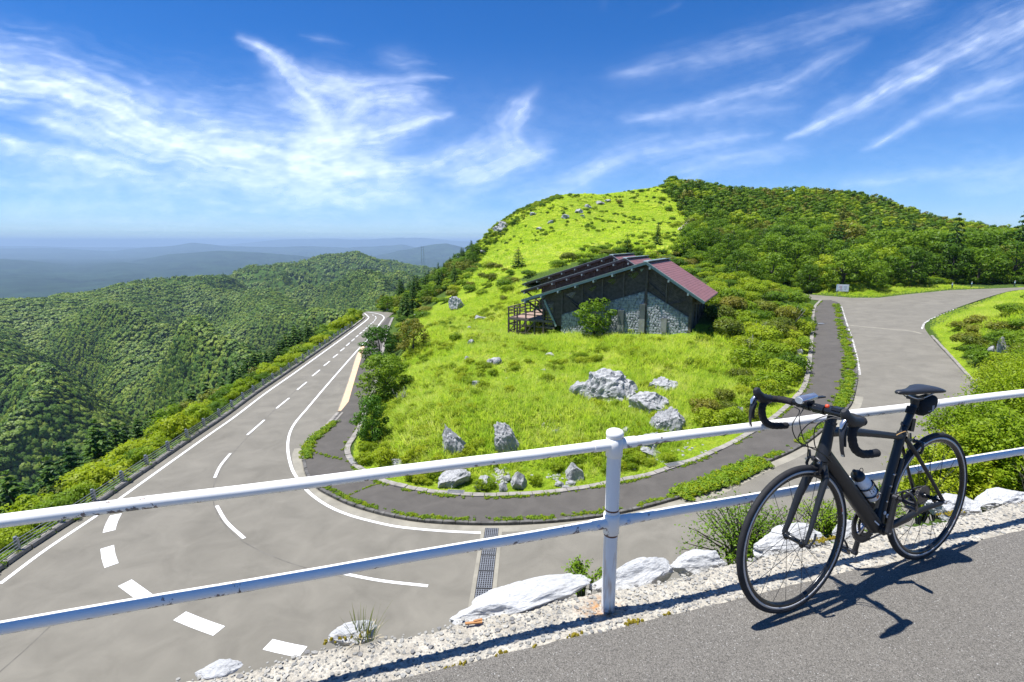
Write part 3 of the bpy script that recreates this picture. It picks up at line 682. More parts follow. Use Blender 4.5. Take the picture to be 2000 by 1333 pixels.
def kerb_mat():
    m, t, b = nodemat('exposed_aggregate'); P = pos(t)
    vo = N(t, 'ShaderNodeTexVoronoi'); vo.inputs['Scale'].default_value = 62; t.links.new(P, vo.inputs['Vector'])
    f = tnoise(t, P, 9, 5, .65); f2 = tnoise(t, P, 130, 3, .65)
    c = ramp(t, [(.3, (.27, .245, .20)), (.7, (.47, .435, .36))], f).outputs[0]
    sp = N(t, 'ShaderNodeSeparateColor'); t.links.new(vo.outputs['Color'], sp.inputs[0])
    g = ramp(t, [(0, (.15, .145, .135)), (.5, (.25, .24, .215)), (1, (.36, .335, .28))], sp.outputs[1]).outputs[0]
    stone = math_(t, 'MULTIPLY', math_(t, 'LESS_THAN', vo.outputs['Distance'], .44), math_(t, 'GREATER_THAN', sp.outputs[0], .42))
    c = mixc(t, stone, c, g)
    c = mixc(t, .55, c, ramp(t, [(.3, (.2, .2, .2)), (.7, (.85, .85, .85))], f2).outputs[0], 'OVERLAY')
    # rust washed out round the post foot
    d = N(t, 'ShaderNodeVectorMath', operation='DISTANCE'); t.links.new(P, d.inputs[0]); d.inputs[1].default_value = (POST[0] - .03, POST[1] + .02, ZN - .05)
    k = math_(t, 'SUBTRACT', 1.15, math_(t, 'MULTIPLY', d.outputs['Value'], 8.5), True); k = math_(t, 'MULTIPLY', k, ramp(t, [(.38, (0, 0, 0)), (.62, (1, 1, 1))], tnoise(t, P, 24, 4, .6)).outputs[0])
    c = mixc(t, k, c, (.40, .20, .07))
    t.links.new(c, b.inputs['Base Color']); b.inputs['Roughness'].default_value = .95; b.inputs['Specular IOR Level'].default_value = .15
    h = math_(t, 'ADD', math_(t, 'MULTIPLY', f2, .6), math_(t, 'MULTIPLY', stone, .25)); bump(t, b, h, .8, .006); return m
M['kerb_agg'] = kerb_mat()
def far_edge(s): return .165 + .05 * (fbm(np.asarray(s) * 2.2 + 8, np.zeros_like(s) + 4.4, 5, .6) - .5) * 2
sk = np.r_[np.linspace(-12, -2.6, 40), np.linspace(-2.55, 3.9, 700), np.linspace(4, 12, 40)]; kd = np.linspace(0, 1, 34)
S_, K_ = np.meshgrid(sk, kd, indexing='ij'); Dn = edge_near(S_) - .02; Df = far_edge(S_)
Dk = Dn + (Df - Dn) * K_; Zk = zkerb(S_, Dk) - .005
rough_ = (fbm(S_ * 38, Dk * 38, 3) - .5) * .012 + (vnoise(S_ * 95, Dk * 95) - .5) * .007
Zk = Zk + rough_ - .03 * sstep((K_ - .9) / .1)
XK = POST[0] + RDIR[0] * S_ + RNOR[0] * Dk; YK = POST[1] + RDIR[1] * S_ + RNOR[1] * Dk
# close the outer face downwards
XK = np.c_[XK, XK[:, -1:] - RNOR[0] * .03 * -1, XK[:, -1:]]; YK = np.c_[YK, YK[:, -1:] + RNOR[1] * .03, YK[:, -1:]]; Zk = np.c_[Zk, Zk[:, -1:] - .12, Zk[:, -1:] - .6]
kerb = link('kerb', np_mesh('kerb', np.stack([XK, YK, Zk], -1).reshape(-1, 3), grid_faces(*XK.shape)[:, ::-1], M['kerb_agg'], True)); tag(kerb, 'crumbling kerb of exposed pebbles along the upper road', kind='structure')
def pebble_mesh(k):
    bm = bmesh.new(); bmesh.ops.create_icosphere(bm, subdivisions=1, radius=1)
    for v in bm.verts: v.co *= random.uniform(.62, 1.18)
    for v in bm.verts: v.co.z = max(-.3, min(.21, v.co.z)); v.co.x *= 1.25
    me = bpy.data.meshes.new('pebble'); bm.to_mesh(me); bm.free(); me.materials.append(M['pebble%d' % (k % 4)]); return me
for i, c in enumerate([(.22, .215, .195), (.29, .28, .25), (.38, .36, .31), (.18, .175, .165)]): M['pebble%d' % i] = plain('pebble_stone', c, .85, var=.3, scale=2.2, bs=.35)
PM = [pebble_mesh(k) for k in range(12)]
cand = []
while len(cand) < 2400:
    s = random.uniform(-2.2, 3.5); e0 = float(edge_near(np.array([s]))[0]); e1 = float(far_edge(np.array([s]))[0]); d = random.uniform(e0 + .005, e1 - .004)
    if math.hypot(s, d) < .05: continue
    r = .0040 + .0095 * random.random() ** 2.8
    if s > 1.2 and r < .006: continue
    cand.append((r, s, d))
cand.sort(reverse=True); small = MB(); taken = 0
kz = lambda s, d: float(zkerb(np.array([s]), np.array([d]))[0]) + float((fbm(np.array([s * 38.]), np.array([d * 38.]), 3) - .5)[0]) * .012
placed = []
for r, s, d in cand:
    if any((s - a) ** 2 + (d - b) ** 2 < ((r + c) * .9) ** 2 for a, b, c in placed): continue
    placed.append((s, d, r)); p = rl(s, d, kz(s, d) - r * .165); me = PM[random.randrange(12)]
    R_e = (random.uniform(-.14, .14), random.uniform(-.14, .14), random.uniform(0, 6.28))
    if taken < 290: link('pebble', me, kerb, p, R_e, r); taken += 1
    else:
        from mathutils import Euler
        Mx = Matrix.Translation(p) @ Euler(R_e).to_matrix().to_4x4() @ Matrix.Diagonal((r, r, r, 1))
        small.add([Mx @ v.co for v in me.vertices], [tuple(q.vertices) for q in me.polygons])
so = small.build('small_pebbles', M['pebble1'], kerb); so['kind'] = 'stuff'
# ---- rail
def rail_paint():
    m, t, b = nodemat('chipped_white_paint'); P = pos(t)
    f = tnoise(t, P, 30, 6, .7, .4); f2 = tnoise(t, P, 7, 4, .6); f3 = tnoise(t, P, 120, 3)
    g = N(t, 'ShaderNodeNewGeometry'); sp = N(t, 'ShaderNodeSeparateXYZ'); t.links.new(g.outputs['Normal'], sp.inputs[0])
    under = math_(t, 'MULTIPLY', math_(t, 'SUBTRACT', .1, sp.outputs[2], True), .11)
    chip = ramp(t, [(.635, (0, 0, 0)), (.652, (1, 1, 1))], math_(t, 'ADD', math_(t, 'ADD', math_(t, 'MULTIPLY', f, .62), math_(t, 'MULTIPLY', f2, .42)), under)).outputs[0]
    c = ramp(t, [(.25, (.88, .85, .78)), (.75, (.82, .79, .72))], f2).outputs[0]
    metal = ramp(t, [(.3, (.09, .05, .03)), (.5, (.20, .20, .20)), (.7, (.30, .11, .045))], f3).outputs[0]
    c = mixc(t, chip, c, metal); t.links.new(c, b.inputs['Base Color'])
    b.inputs['Roughness'].default_value = .42; b.inputs['Specular IOR Level'].default_value = .22; h = math_(t, 'ADD', math_(t, 'MULTIPLY', chip, -1.0), math_(t, 'MULTIPLY', f, .35)); bump(t, b, h, .35, .003); return m
M['rail'] = rail_paint()
def post_paint():
    m, t, b = nodemat('rust_streaked_paint'); P = pos(t)
    mp = N(t, 'ShaderNodeMapping'); mp.inputs['Scale'].default_value = (46, 46, 5); t.links.new(P, mp.inputs[0])
    f = tnoise(t, mp.outputs[0], 1, 5, .6); f2 = tnoise(t, P, 45, 5, .7)
    sp = N(t, 'ShaderNodeSeparateXYZ'); t.links.new(P, sp.inputs[0])
    low = N(t, 'ShaderNodeMapRange', clamp=True); low.inputs[1].default_value = -1.16; low.inputs[2].default_value = -1.66; t.links.new(sp.outputs[2], low.inputs[0])
    k = math_(t, 'ADD', math_(t, 'MULTIPLY', f, .75), math_(t, 'MULTIPLY', low.outputs[0], .17))
    st = ramp(t, [(.485, (0, 0, 0)), (.62, (1, 1, 1))], k).outputs[0]
    base = N(t, 'ShaderNodeMapRange', clamp=True); base.inputs[1].default_value = -1.60; base.inputs[2].default_value = -1.645; t.links.new(sp.outputs[2], base.inputs[0])
    st2 = math_(t, 'MULTIPLY', base.outputs[0], ramp(t, [(.42, (0, 0, 0)), (.55, (1, 1, 1))], f2).outputs[0])
    c = mixc(t, math_(t, 'MULTIPLY', st, .7), (.82, .79, .73), (.50, .27, .10))
    c = mixc(t, ramp(t, [(.70, (0, 0, 0)), (.73, (1, 1, 1))], f2).outputs[0], c, (.13, .06, .03)); c = mixc(t, st2, c, (.22, .10, .04))
    t.links.new(c, b.inputs['Base Color']); b.inputs['Roughness'].default_value = .4; bump(t, b, f2, .15, .003); return m
M['post'] = post_paint(); M['rust'] = plain('rust_ring', (.14, .06, .03), .8, var=.5, scale=40); M['bolt'] = plain('painted_bolt', (.66, .66, .68), .4, var=.1)
ZT, ZLR, ZCAP, ZBASE = -.844, -1.206, -.780, -1.648
def railing():
    root = empty('guard_rail', tuple(rl(0, 0, ZBASE)), ANG, 'white pipe guard rail with flaking paint and rust-stained post on the crumbling kerb', 'guard rail')
    zt, zl, zc = ZT - ZBASE, ZLR - ZBASE, ZCAP - ZBASE
    for k, s in enumerate((0, -3.15, 3.25)):
        po = MB().lathe([(.0305, -.04), (.0305, .10), (.0302, .4), (.0302, zc - .03)], 28).build('post', M['post'], root, loc=(s, 0, 0))
        MB().lathe([(.030, zc - .034), (.036, zc - .032), (.0372, zc - .016), (.035, zc - .006), (.026, zc), (0, zc + .002)], 28).build('cap', M['rail'], po)
        cm = MB().lathe([(.0305, zt - .055), (.0355, zt - .052), (.0360, zt), (.0355, zt + .030), (.0305, zt + .033)], 28); cm.build('collar', M['rail'], po)
        cm = MB().lathe([(.0305, zl - .052), (.0350, zl - .049), (.0355, zl + .02), (.035, zl + .042), (.0305, zl + .045)], 28); cm.build('collar', M['rail'], po)
        for zz in (zl + .062, zl - .056): MB().lathe([(.0303, zz - .004), (.0313, zz), (.0303, zz + .004)], 24).build('rust_ring', M['rust'], po)
        for z_, rr_ in ((zt, .0243), (zl, .0243)):
            for sg in (-1, 1):
                MB().tube([(sg * .024, 0, z_), (sg * .098, 0, z_)], rr_, 20).build('sleeve', M['rail'], po)
                if z_ == zl:
                    Mx = Matrix.Translation((sg * .072, -.0235, z_ + .002)) @ Matrix.Rotation(rad(90), 4, 'X')
                    MB().lathe([(0, .0055), (.0075, .005), (.0095, .001), (.0095, -.002)], 12, Mx).build('bolt', M['bolt'], po)
    for z_, r_ in ((zt, .0213), (zl, .0213)):
        for a, b in ((-3.05, -.095), (.095, 3.15), (-6.4, -3.25), (3.35, 6.6)):
            n = max(2, int((b - a) / .25)); P = [(a + (b - a) * i / n, 0, z_ + .0015 * math.sin(i * 1.7)) for i in range(n + 1)]
            MB().tube(P, r_, 24).build('top_rail' if z_ == zt else 'lower_rail', M['rail'], root)
railing()
# ---- limestone
def lime_mat(name, lo, hi, dark, wx=1.0, bs=.7, bd=.08):
    m, t, b = nodemat(name); C = coords(t)
    f = tnoise(t, C, 2.2, 7, .65, .3); f2 = tnoise(t, C, 11, 6, .7); mp = N(t, 'ShaderNodeMapping'); mp.inputs['Scale'].default_value = (1, 1, .35); t.links.new(C, mp.inputs[0])
    cr = tnoise(t, mp.outputs[0], 5.5, 6, .7, 1.0)
    c = ramp(t, [(.3, lo), (.65, hi)], f).outputs[0]
    c = mixc(t, math_(t, 'MULTIPLY', ramp(t, [(.30, (1, 1, 1)), (.43, (0, 0, 0))], cr).outputs[0], wx), c, dark)
    c = mixc(t, .4, c, ramp(t, [(.3, (.25, .25, .25)), (.7, (.8, .8, .8))], f2).outputs[0], 'OVERLAY')
    t.links.new(c, b.inputs['Base Color']); b.inputs['Roughness'].default_value = .95; b.inputs['Specular IOR Level'].default_value = .15
    bump(t, b, math_(t, 'ADD', f2, math_(t, 'MULTIPLY', cr, .7)), bs, bd); return m
M['lime'] = lime_mat('grey_limestone', (.26, .262, .265), (.46, .46, .45), (.075, .075, .08))
M['lime_white'] = lime_mat('pale_limestone', (.42, .42, .41), (.58, .58, .565), (.20, .20, .195), .5, .6, .02)
def boulder_mesh(seed, sub=4, rough=.35, facet=.5, mat=None, groove=.0):
    bm = bmesh.new(); bmesh.ops.create_icosphere(bm, subdivisions=sub, radius=1); o = Vector((seed * 7.31, seed * 3.7, seed * 1.9))
    rnd = random.Random(seed); pl = [(Vector((rnd.gauss(0, 1), rnd.gauss(0, 1), rnd.gauss(0, .8))).normalized(), rnd.uniform(.55, .9)) for _ in range(11)]
    for v in bm.verts:
        p = v.co.copy()
        for nrm, dist in pl:
            k = p.dot(nrm)
            if k > dist: p -= nrm * (k - dist) * facet * 1.6
        q = p * 1.6 + o
        h = (mnoise.fractal(q, 1.0, 2.1, 5) * .5) * rough + (1 - abs(mnoise.noise(p * 3.2 + o)) * 2) * rough * .22
        if groove: h -= groove * max(0, .3 - abs(mnoise.noise(Vector((p.x * 4.5, p.y * 4.5, p.z * 1.1)) + o))) * 1.6
        v.co = p * (1 + h)
    me = bpy.data.meshes.new('boulder'); bm.to_mesh(me); bm.free(); me.materials.append(mat or M['lime'])
    me.polygons.foreach_set('use_smooth', [False] * len(me.polygons)); return me
white_rocks = [(-.36, .225, .40, .115, .075, 'long white rock set against the kerb left of the post'), (.30, .245, .25, .10, .085, 'white rock humped up just right of the post foot'), (.66, .225, .16, .07, .06, 'small white rock beside the shrub right of the post'),
               (1.33, .245, .28, .10, .10, 'sloping white rock behind the front wheel'), (1.68, .24, .10, .07, .075, 'small white rock behind the lower pedal'), (2.60, .25, .17, .10, .085, 'rounded white rock behind the rear wheel'), (3.06, .24, .27, .10, .07, 'flat white rock at the right end of the kerb'),
               (-1.10, .225, .11, .05, .045, 'pale rock under the dry grass tuft'), (-1.62, .17, .10, .05, .035, 'low pale rock at the broken kerb edge')]
for i, (s, d, a, b, c, lab) in enumerate(white_rocks):
    p = rl(s, d, ZN - .055 - c * .42); o = link('boulder', boulder_mesh(50 + i, 5, .30, .6, M['lime_white']), None, p, (random.uniform(-.1, .1), 0, ANG + random.uniform(-.08, .08)), (a, b, c)); tag(o, lab, 'rock', 'white rocks along the kerb')
# moss and dry litter along the seam
M['moss'] = leafmat('moss', [(.16, .11, .01), (.24, .19, .015), (.12, .12, .02)], 6, .1)
mm = MB()
for (s0, d0, L, W_, n) in [(.05, -.135, .05, .012, 26), (.22, -.135, .025, .006, 10), (-.22, -.13, .05, .008, 18), (-.55, -.13, .03, .008, 10), (-.72, -.135, .04, .008, 12), (-.40, -.14, .02, .006, 6), (1.45, .175, .10, .022, 60), (2.46, .175, .10, .02, 50), (2.95, -.13, .05, .006, 10), (-1.15, .2, .08, .02, 30)]:
    for _ in range(n):
        s = random.gauss(s0, L * .5); d = random.gauss(d0, W_ * .6); r = random.uniform(.003, .007)
        mm.box(rl(s, d, kz(s, max(d, -.13)) + .003), (r * 2, r * 2, r * 1.4), Matrix.Rotation(random.uniform(0, 3), 3, 'Z'), .5)
o = mm.build('moss', M['moss']); tag(o, 'yellow moss in the seam between asphalt and kerb', kind='stuff')
M['bark'] = plain('orange_bark', (.42, .20, .07), .8, var=.3, scale=20)
o = MB().box((0, 0, 0), (.075, .012, .006)).box((.02, .008, .004), (.04, .010, .005), Matrix.Rotation(.2, 3, 'Z')).build('bark_chip', M['bark'], None, loc=rl(-.60, .10, kz(-.60, .10) + .012), rot=(0, .05, ANG - .1)); tag(o, 'orange sliver of bark lying on the kerb', 'bark chip')
# dry grass tuft
M['dry_blade'] = leafmat('dry_blade', [(.16, .13, .05), (.13, .17, .03), (.24, .20, .10), (.09, .12, .02)], 12, .3)
M['straw'] = plain('straw', (.44, .37, .24), .8, var=.2, scale=10)
def blade(mb, base, dirv, L, w_, droop=.4, seg=4):
    d = Vector(dirv).normalized(); side = d.cross(Vector((0, 0, 1)))
    if side.length < .01: side = Vector((1, 0, 0))
    side = (side.normalized() + Vector((random.uniform(-.4, .4), random.uniform(-.4, .4), 0))).normalized(); P = []
    hd = Vector((d.x, d.y, 0))
    for i in range(seg + 1):
        t = i / seg; c = Vector(base) + d * L * t + (hd * .35 - Vector((0, 0, 1)) * .5) * (droop * L * t * t)
        ww = w_ * (1 - t ** 1.6) + w_ * .08; P += [c - side * ww / 2, c + side * ww / 2]
    mb.add(P, [(2 * i, 2 * i + 1, 2 * i + 3, 2 * i + 2) for i in range(seg)], True)
def tuft(s, d, n, h, spread, lab, mat='dry_blade', litter=True, group=None):
    p = rl(s, d, kz(s, min(d, .15)) - .01); root = empty('grass_tuft', p, 0, lab, 'grass tuft', group)
    mb = MB()
    for _ in range(n):
        a = random.uniform(0, 6.28); q = random.uniform(0, 1) ** .7 * spread
        blade(mb, (math.cos(a) * q * .5 * 1.4, math.sin(a) * q * .35, 0), (math.cos(a) * random.uniform(.1, .8), math.sin(a) * random.uniform(.1, .8), 1.1), h * random.uniform(.45, 1.05), .0035, random.uniform(.1, .6))
    mb.build('blades', M[mat], root)
    if litter:
        l_ = MB()
        for _ in range(26):
            a = random.uniform(0, 6.28); q = random.uniform(0, .05); blade(l_, (math.cos(a) * q * 1.5, math.sin(a) * q, .004), (math.cos(a), math.sin(a), random.uniform(.1, .9)), random.uniform(.02, .07), .004, .3, 2)
        l_.build('dead_leaves', M['straw'], root)
    return root
tuft(-1.07, .185, 46, .17, .09, 'dry wispy grass tuft growing on the kerb left of the post')
# ------------------------------------------------------------------ the road bicycle
def bpl(name, c, rough, metal=0, spec=.5, var=.08, scale=30, bs=0): M[name] = plain(name, c, rough, metal, var, scale, bs, spec)
bpl('carbon', (.016, .017, .018), .42, 0, .45); bpl('carbon_gloss', (.012, .013, .014), .22); bpl('rubber', (.022, .022, .023), .72, 0, .3, .2, 60, .15)
bpl('brake_track', (.62, .60, .57), .42, .35); bpl('alloy', (.55, .55, .56), .28, .9); bpl('dark_alloy', (.055, .055, .058), .40, .6); bpl('chain_steel', (.16, .15, .145), .4, .8, .5, .5, 120)
bpl('tape', (.020, .020, .021), .78, 0, .3, .2, 90, .3); bpl('hoodrub', (.016, .016, .017), .5); bpl('saddle_skin', (.022, .024, .028), .42, 0, .5, .1, 40, .05); bpl('plastic', (.014, .014, .015), .4)
bpl('white_sticker', (.75, .75, .74), .4); bpl('red_sticker', (.62, .07, .02), .4); bpl('silver_shell', (.62, .62, .64), .22, .85); bpl('bottle_white', (.74, .76, .78), .35); bpl('blue_ink', (.03, .17, .50), .4); bpl('orange_ink', (.70, .22, .06), .4); bpl('dark_ink', (.04, .04, .045), .5)
bpl('red_lens', (.25, .01, .01), .2); bpl('grey_ink', (.33, .33, .34), .5); bpl('bag_cloth', (.014, .016, .017), .8, 0, .3, .25, 200, .2)
M['lens'] = plain('lens', (.55, .58, .60), .08, .3)
WR, WB_ = .3335, .970
class Bike: pass
def bicycle():
    psi, phi, slope = 3.553, .055, .004
    mx = Matrix.Translation((2.1199, 2.3858, ZN)) @ Matrix.Rotation(psi, 4, 'Z') @ Matrix.Rotation(-slope, 4, 'Y') @ Matrix.Rotation(phi, 4, 'X')
    root = empty('bicycle', (0, 0, 0), 0, 'matt black road bicycle leaning against the white guard rail', 'bicycle'); root.matrix_world = mx
    def part(mb, name, mat, parent=None): return mb.build(name, M[mat], parent or root)
    V3 = Vector
    RA, FA = V3((0, 0, WR)), V3((WB_, 0, WR)); BB = V3((.410, 0, .268)); SC_ = V3((.277, 0, .688)); HT, HB_ = V3((.787, 0, .826)), V3((.830, 0, .668))
    # --- wheels
    def wheel(c, name, nsp, rear):
        w_ = empty(name, c); w_.parent = root
        def ring(prof, mat, nm, n=96):
            mb = MB(); k = len(prof); P = []
            for i in range(n):
                a = 2 * math.pi * i / n
                for r, y in prof: P.append((r * math.cos(a), y, r * math.sin(a)))
            F = [(i * k + j, i * k + (j + 1) % k, ((i + 1) % n) * k + (j + 1) % k, ((i + 1) % n) * k + j) for i in range(n) for j in range(k)]
            mb.add(P, F, True); return part(mb, nm, mat, w_)
        tr = .0125
        ring([(WR - tr + tr * math.cos(a), tr * 1.0 * math.sin(a)) for a in np.linspace(-2.4, 2.4, 14)], 'rubber', 'tyre')
        ro = WR - .0215; dp = .028
        ring([(ro, -.0098), (ro + .001, .0098), (ro - dp + .012, .0094), (ro - dp, .004), (ro - dp, -.004), (ro - dp + .012, -.0094)], 'carbon_gloss', 'rim')
        for sg in (-1, 1): ring([(ro + .0005, sg * .0105), (ro - .0100, sg * .0103), (ro - .0100, sg * .0094), (ro - .0005, sg * .0096)], 'brake_track', 'brake_track')
        hw = .036 if not rear else .03
        Mx = Matrix.Rotation(rad(90), 4, 'X')
        part(MB().lathe([(0, -.058), (.006, -.058), (.007, -hw - .006), (.019, -hw - .004), (.019, -hw + .001), (.011, -hw + .008), (.010, 0), (.011, hw - .008), (.019, hw - .001), (.019, hw + .004), (.007, hw + .006), (.006, .058), (0, .058)], 20, Mx), 'hub', 'carbon_gloss', w_)
        rs = ro - dp + .002
        for i in range(nsp):
            sg = 1 if i % 2 else -1; a = 2 * math.pi * i / nsp + .1; off = (0.0 if not rear else (1 if (i // 2) % 2 else -1) * .62)
            if sg == 1 and not rear: off = 0
            h = V3((.0165 * math.cos(a + off * 1.6), sg * hw, .0165 * math.sin(a + off * 1.6))); e = V3((rs * math.cos(a), sg * .002, rs * math.sin(a)))
            part(MB().tube([h, e], .0011, 5), 'spoke', 'dark_alloy', w_)
        return w_
    fw = wheel(FA, 'front_wheel', 20, False); rw = wheel(RA, 'rear_wheel', 24, True)
    fw.rotation_euler = (0, rad(18), 0)
    # sticker and lettering on the rims (left side)
    def on_rim(w_, a0, a1, mat, r0, r1, name):
        mb = MB(); n = 8; P = []
        for i in range(n + 1):
            a = a0 + (a1 - a0) * i / n
            for r in (r0, r1): P.append((r * math.cos(a), .0101, r * math.sin(a)))
        mb.add(P, [(2 * i, 2 * i + 1, 2 * i + 3, 2 * i + 2) for i in range(n)]); part(mb, name, mat, w_)
    for w_, a_ in ((fw, rad(181)), (rw, rad(212))):
        on_rim(w_, a_, a_ + rad(3.6), 'red_sticker', .297, .303, 'sticker'); on_rim(w_, a_ + rad(3.9), a_ + rad(6), 'white_sticker', .297, .303, 'sticker')
    def rim_text(w_, txt, a0, step, r, size, mat):
        for i, ch in enumerate(txt):
            if ch == ' ': continue
            cu = bpl_font(ch, size); a = a0 + step * i
            B = Matrix.Rotation(-a, 4, 'Y') @ Matrix.Translation((r, .0106, 0)) @ Matrix(((0, 1, 0, 0), (0, 0, 1, 0), (1, 0, 0, 0), (0, 0, 0, 1)))
            Mf = B @ Matrix.Rotation(0, 4, 'Z')
            mb = MB(); mb.add([Mf @ V3((v.x, v.y, 0)) for v in cu[0]], cu[1]); part(mb, 'letter', mat, w_)
    def bpl_font(ch, size):
        c = bpy.data.curves.new('letter', 'FONT'); c.body = ch; c.size = size; c.align_x = 'CENTER'; c.align_y = 'CENTER'; o = bpy.data.objects.new('letter', c); COL.objects.link(o)
        bpy.context.view_layer.update(); me = o.to_mesh(); vs = [v.co.copy() for v in me.vertices]; fs = [tuple(p.vertices) for p in me.polygons]; o.to_mesh_clear(); bpy.data.objects.remove(o); bpy.data.curves.remove(c); return vs, fs
    rim_text(fw, 'RACING', rad(200), rad(4.6), .2985, .022, 'grey_ink')
    # --- frame
    f = MB()
    def tb(a, b, ra, rb, flat=None, n=18, mid=None):
        pts_ = [a, a.lerp(b, .33), a.lerp(b, .66), b]; rs = [ra, ra + (rb - ra) * .33, ra + (rb - ra) * .66, rb]
        if mid: rs[1] = rs[2] = mid
        f.tube(pts_, rs, n, True, flat)
    HTm = HT.lerp(HB_, .22)
    f.tube([HT, HT.lerp(HB_, .3), HT.lerp(HB_, .75), HB_], [.0225, .0225, .027, .029], 20)
    tb(HB_ + V3((-.012, 0, .028)), BB + V3((.004, 0, .0)), .029, .034, (1.0, 1.12))
    f.tube([HTm + V3((0, 0, 0)), HTm.lerp(SC_, .25) + V3((0, 0, .010)), HTm.lerp(SC_, .6) + V3((0, 0, .008)), SC_ + V3((.0, 0, .004))], [.024, .0215, .018, .0165], 18, True, (1.05, .92))
    f.tube([BB, BB.lerp(SC_, .15), BB.lerp(SC_, .4), SC_ + V3((-.004, 0, .012))], [.033, .025, .0205, .019], 18)
    f.tube([SC_ + V3((.01, 0, -.03)), SC_ + V3((-.007, 0, .022))], [.021, .0195], 18)
    f.tube([BB + V3((0, -.044, 0)), BB + V3((0, .044, 0))], .0265, 22)
    for sg in (-1, 1):
        dr = RA + V3((0, sg * .065, 0))
        f.tube([BB + V3((-.012, sg * .030, -.002)), BB + V3((-.10, sg * .036, .012)), dr + V3((.14, -sg * .010, -.012)), dr + V3((.012, 0, -.004))], [.0165, .0155, .0125, .0105], 14, True, (.75, 1.15))
        f.tube([SC_ + V3((-.012, sg * .014, .0)), SC_.lerp(RA, .28) + V3((-.010, sg * .030, .01)), SC_.lerp(RA, .62) + V3((-.008, sg * .048, .006)), dr + V3((.006, 0, .012))], [.0105, .0090, .0080, .0085], 12, True, (.85, 1.1))
        f.tube([dr + V3((.022, 0, -.008)), dr + V3((.0, 0, .0)), dr + V3((-.006, 0, .012))], [.010, .012, .009], 10, True, (.5, 1))
    part(f, 'frame', 'carbon')
    # small marks on the frame
    d1 = (BB - HB_).normalized()
    part(MB().bar(HB_.lerp(BB, .84) + V3((-.0, .033, -.008)), HB_.lerp(BB, .915) + V3((0, .0355, -.004)), .001, .006, (0, 0, 1)), 'sticker', 'white_sticker')
    pb = BB.lerp(SC_, .17) + V3((0, .0235, 0)); Mx = Matrix.Translation(pb) @ Matrix.Rotation(rad(-90), 4, 'X')
    part(MB().lathe([(0, .002), (.0085, .002), (.010, 0)], 16, Mx), 'badge', 'white_sticker')
    pb = BB.lerp(SC_, .12) + V3((-.033, .020, 0)); Mx = Matrix.Translation(pb) @ Matrix.Rotation(rad(-90), 4, 'X')
    part(MB().lathe([(.003, .003), (.0095, .003), (.010, 0)], 16, Mx), 'badge', 'white_sticker')
    # --- fork
    fk = MB(); CR = HB_ + V3((.006, 0, -.030))
    fk.tube([HB_ + V3((.001, 0, -.002)), CR], [.029, .027], 18)
    for sg in (-1, 1):
        e = FA + V3((0, sg * .052, 0))
        fk.tube([CR + V3((-.004, sg * .012, .008)), CR + V3((.012, sg * .036, -.035)), CR.lerp(e, .45) + V3((.004, sg * .022, 0)), CR.lerp(e, .8) + V3((-.001, sg * .008, 0)), e + V3((0, 0, .006))], [.020, .0175, .0140, .0105, .0090], 14, True, (.8, 1.15))
        fk.tube([e + V3((0, -sg * .004, -.008)), e + V3((0, 0, .012))], [.009, .010], 10, True, (.55, 1))
    part(fk, 'fork', 'carbon')
    part(MB().tube([FA + V3((0, .056, 0)), FA + V3((0, .072, 0))], .0085, 14).tube([FA + V3((0, .069, 0)), FA + V3((-.02, .075, .03)), FA + V3((-.03, .074, .055))], [.004, .004, .005], 8), 'quick_release', 'dark_alloy')
    part(MB().tube([RA + V3((0, .070, 0)), RA + V3((0, .080, 0))], .0075, 14).tube([RA + V3((0, -.070, 0)), RA + V3((0, -.080, 0))], .0075, 14), 'quick_release', 'alloy')
    # --- headset, stem, bar
    up = (HT - HB_).normalized(); SP = HT + up * .060; CL = V3((.862, 0, .902))
    part(MB().tube([HT + up * .001, HT + up * .010], .0245, 20).tube([HT + up * .011, HT + up * .034], .0195, 20), 'headset', 'plastic')
    part(MB().tube([HT + up * .035, HT + up * .078], .0185, 18).tube([SP, SP.lerp(CL, .5), CL], [.0165, .0150, .0160], 16).tube([CL + V3((0, -.024, 0)), CL + V3((0, .024, 0))], .0205, 18), 'stem', 'carbon_gloss')
    HW = .203
    def barpts(sg):
        return catmull(np.array([(CL.x, 0, CL.z), (CL.x, sg * .07, CL.z), (CL.x + .002, sg * .15, CL.z + .001), (CL.x + .022, sg * .192, CL.z + .002), (CL.x + .062, sg * HW, CL.z + .003), (CL.x + .092, sg * HW, CL.z - .012), (CL.x + .100, sg * (HW + .002), CL.z - .045), (CL.x + .082, sg * (HW + .003), CL.z - .092), (CL.x + .040, sg * (HW + .003), CL.z - .122), (CL.x - .012, sg * (HW + .002), CL.z - .133), (CL.x - .062, sg * (HW + .001), CL.z - .137)]), 6)
    for sg in (-1, 1):
        bp = barpts(sg); k = 12
        if sg == -1: part(MB().tube(list(map(tuple, bp[:k][::-1])) + list(map(tuple, barpts(1)[1:k])), .0142, 18), 'handlebar', 'carbon_gloss')
        pts_ = [tuple(p) for p in bp[k - 2:]]; rs = [.0158 + .0009 * math.sin(i * 2.1) for i in range(len(pts_))]
        tp = part(MB().tube(pts_, rs, 16), 'bar_tape', 'tape')
        e = V3(bp[-1]); part(MB().tube([e + V3((0, 0, 0)), e + V3((-.006, 0, -.0005))], [.0165, .012], 14), 'end_plug', 'plastic', tp)
        # hood and lever
        h0 = V3((CL.x + .072, sg * HW, CL.z + .004)); h1 = h0 + V3((.038, 0, .012)); h2 = h0 + V3((.066, sg * -.002, .036)); h3 = h0 + V3((.078, sg * -.003, .056))
        hd = part(MB().tube([h0 + V3((-.022, 0, .002)), h0, h1, h2, h3 + V3((-.004, 0, -.004)), h3 + V3((.002, 0, .004))], [.0165, .0200, .0205, .0185, .0165, .009], 16, True, (.92, 1.12)), 'brake_hood', 'hoodrub')
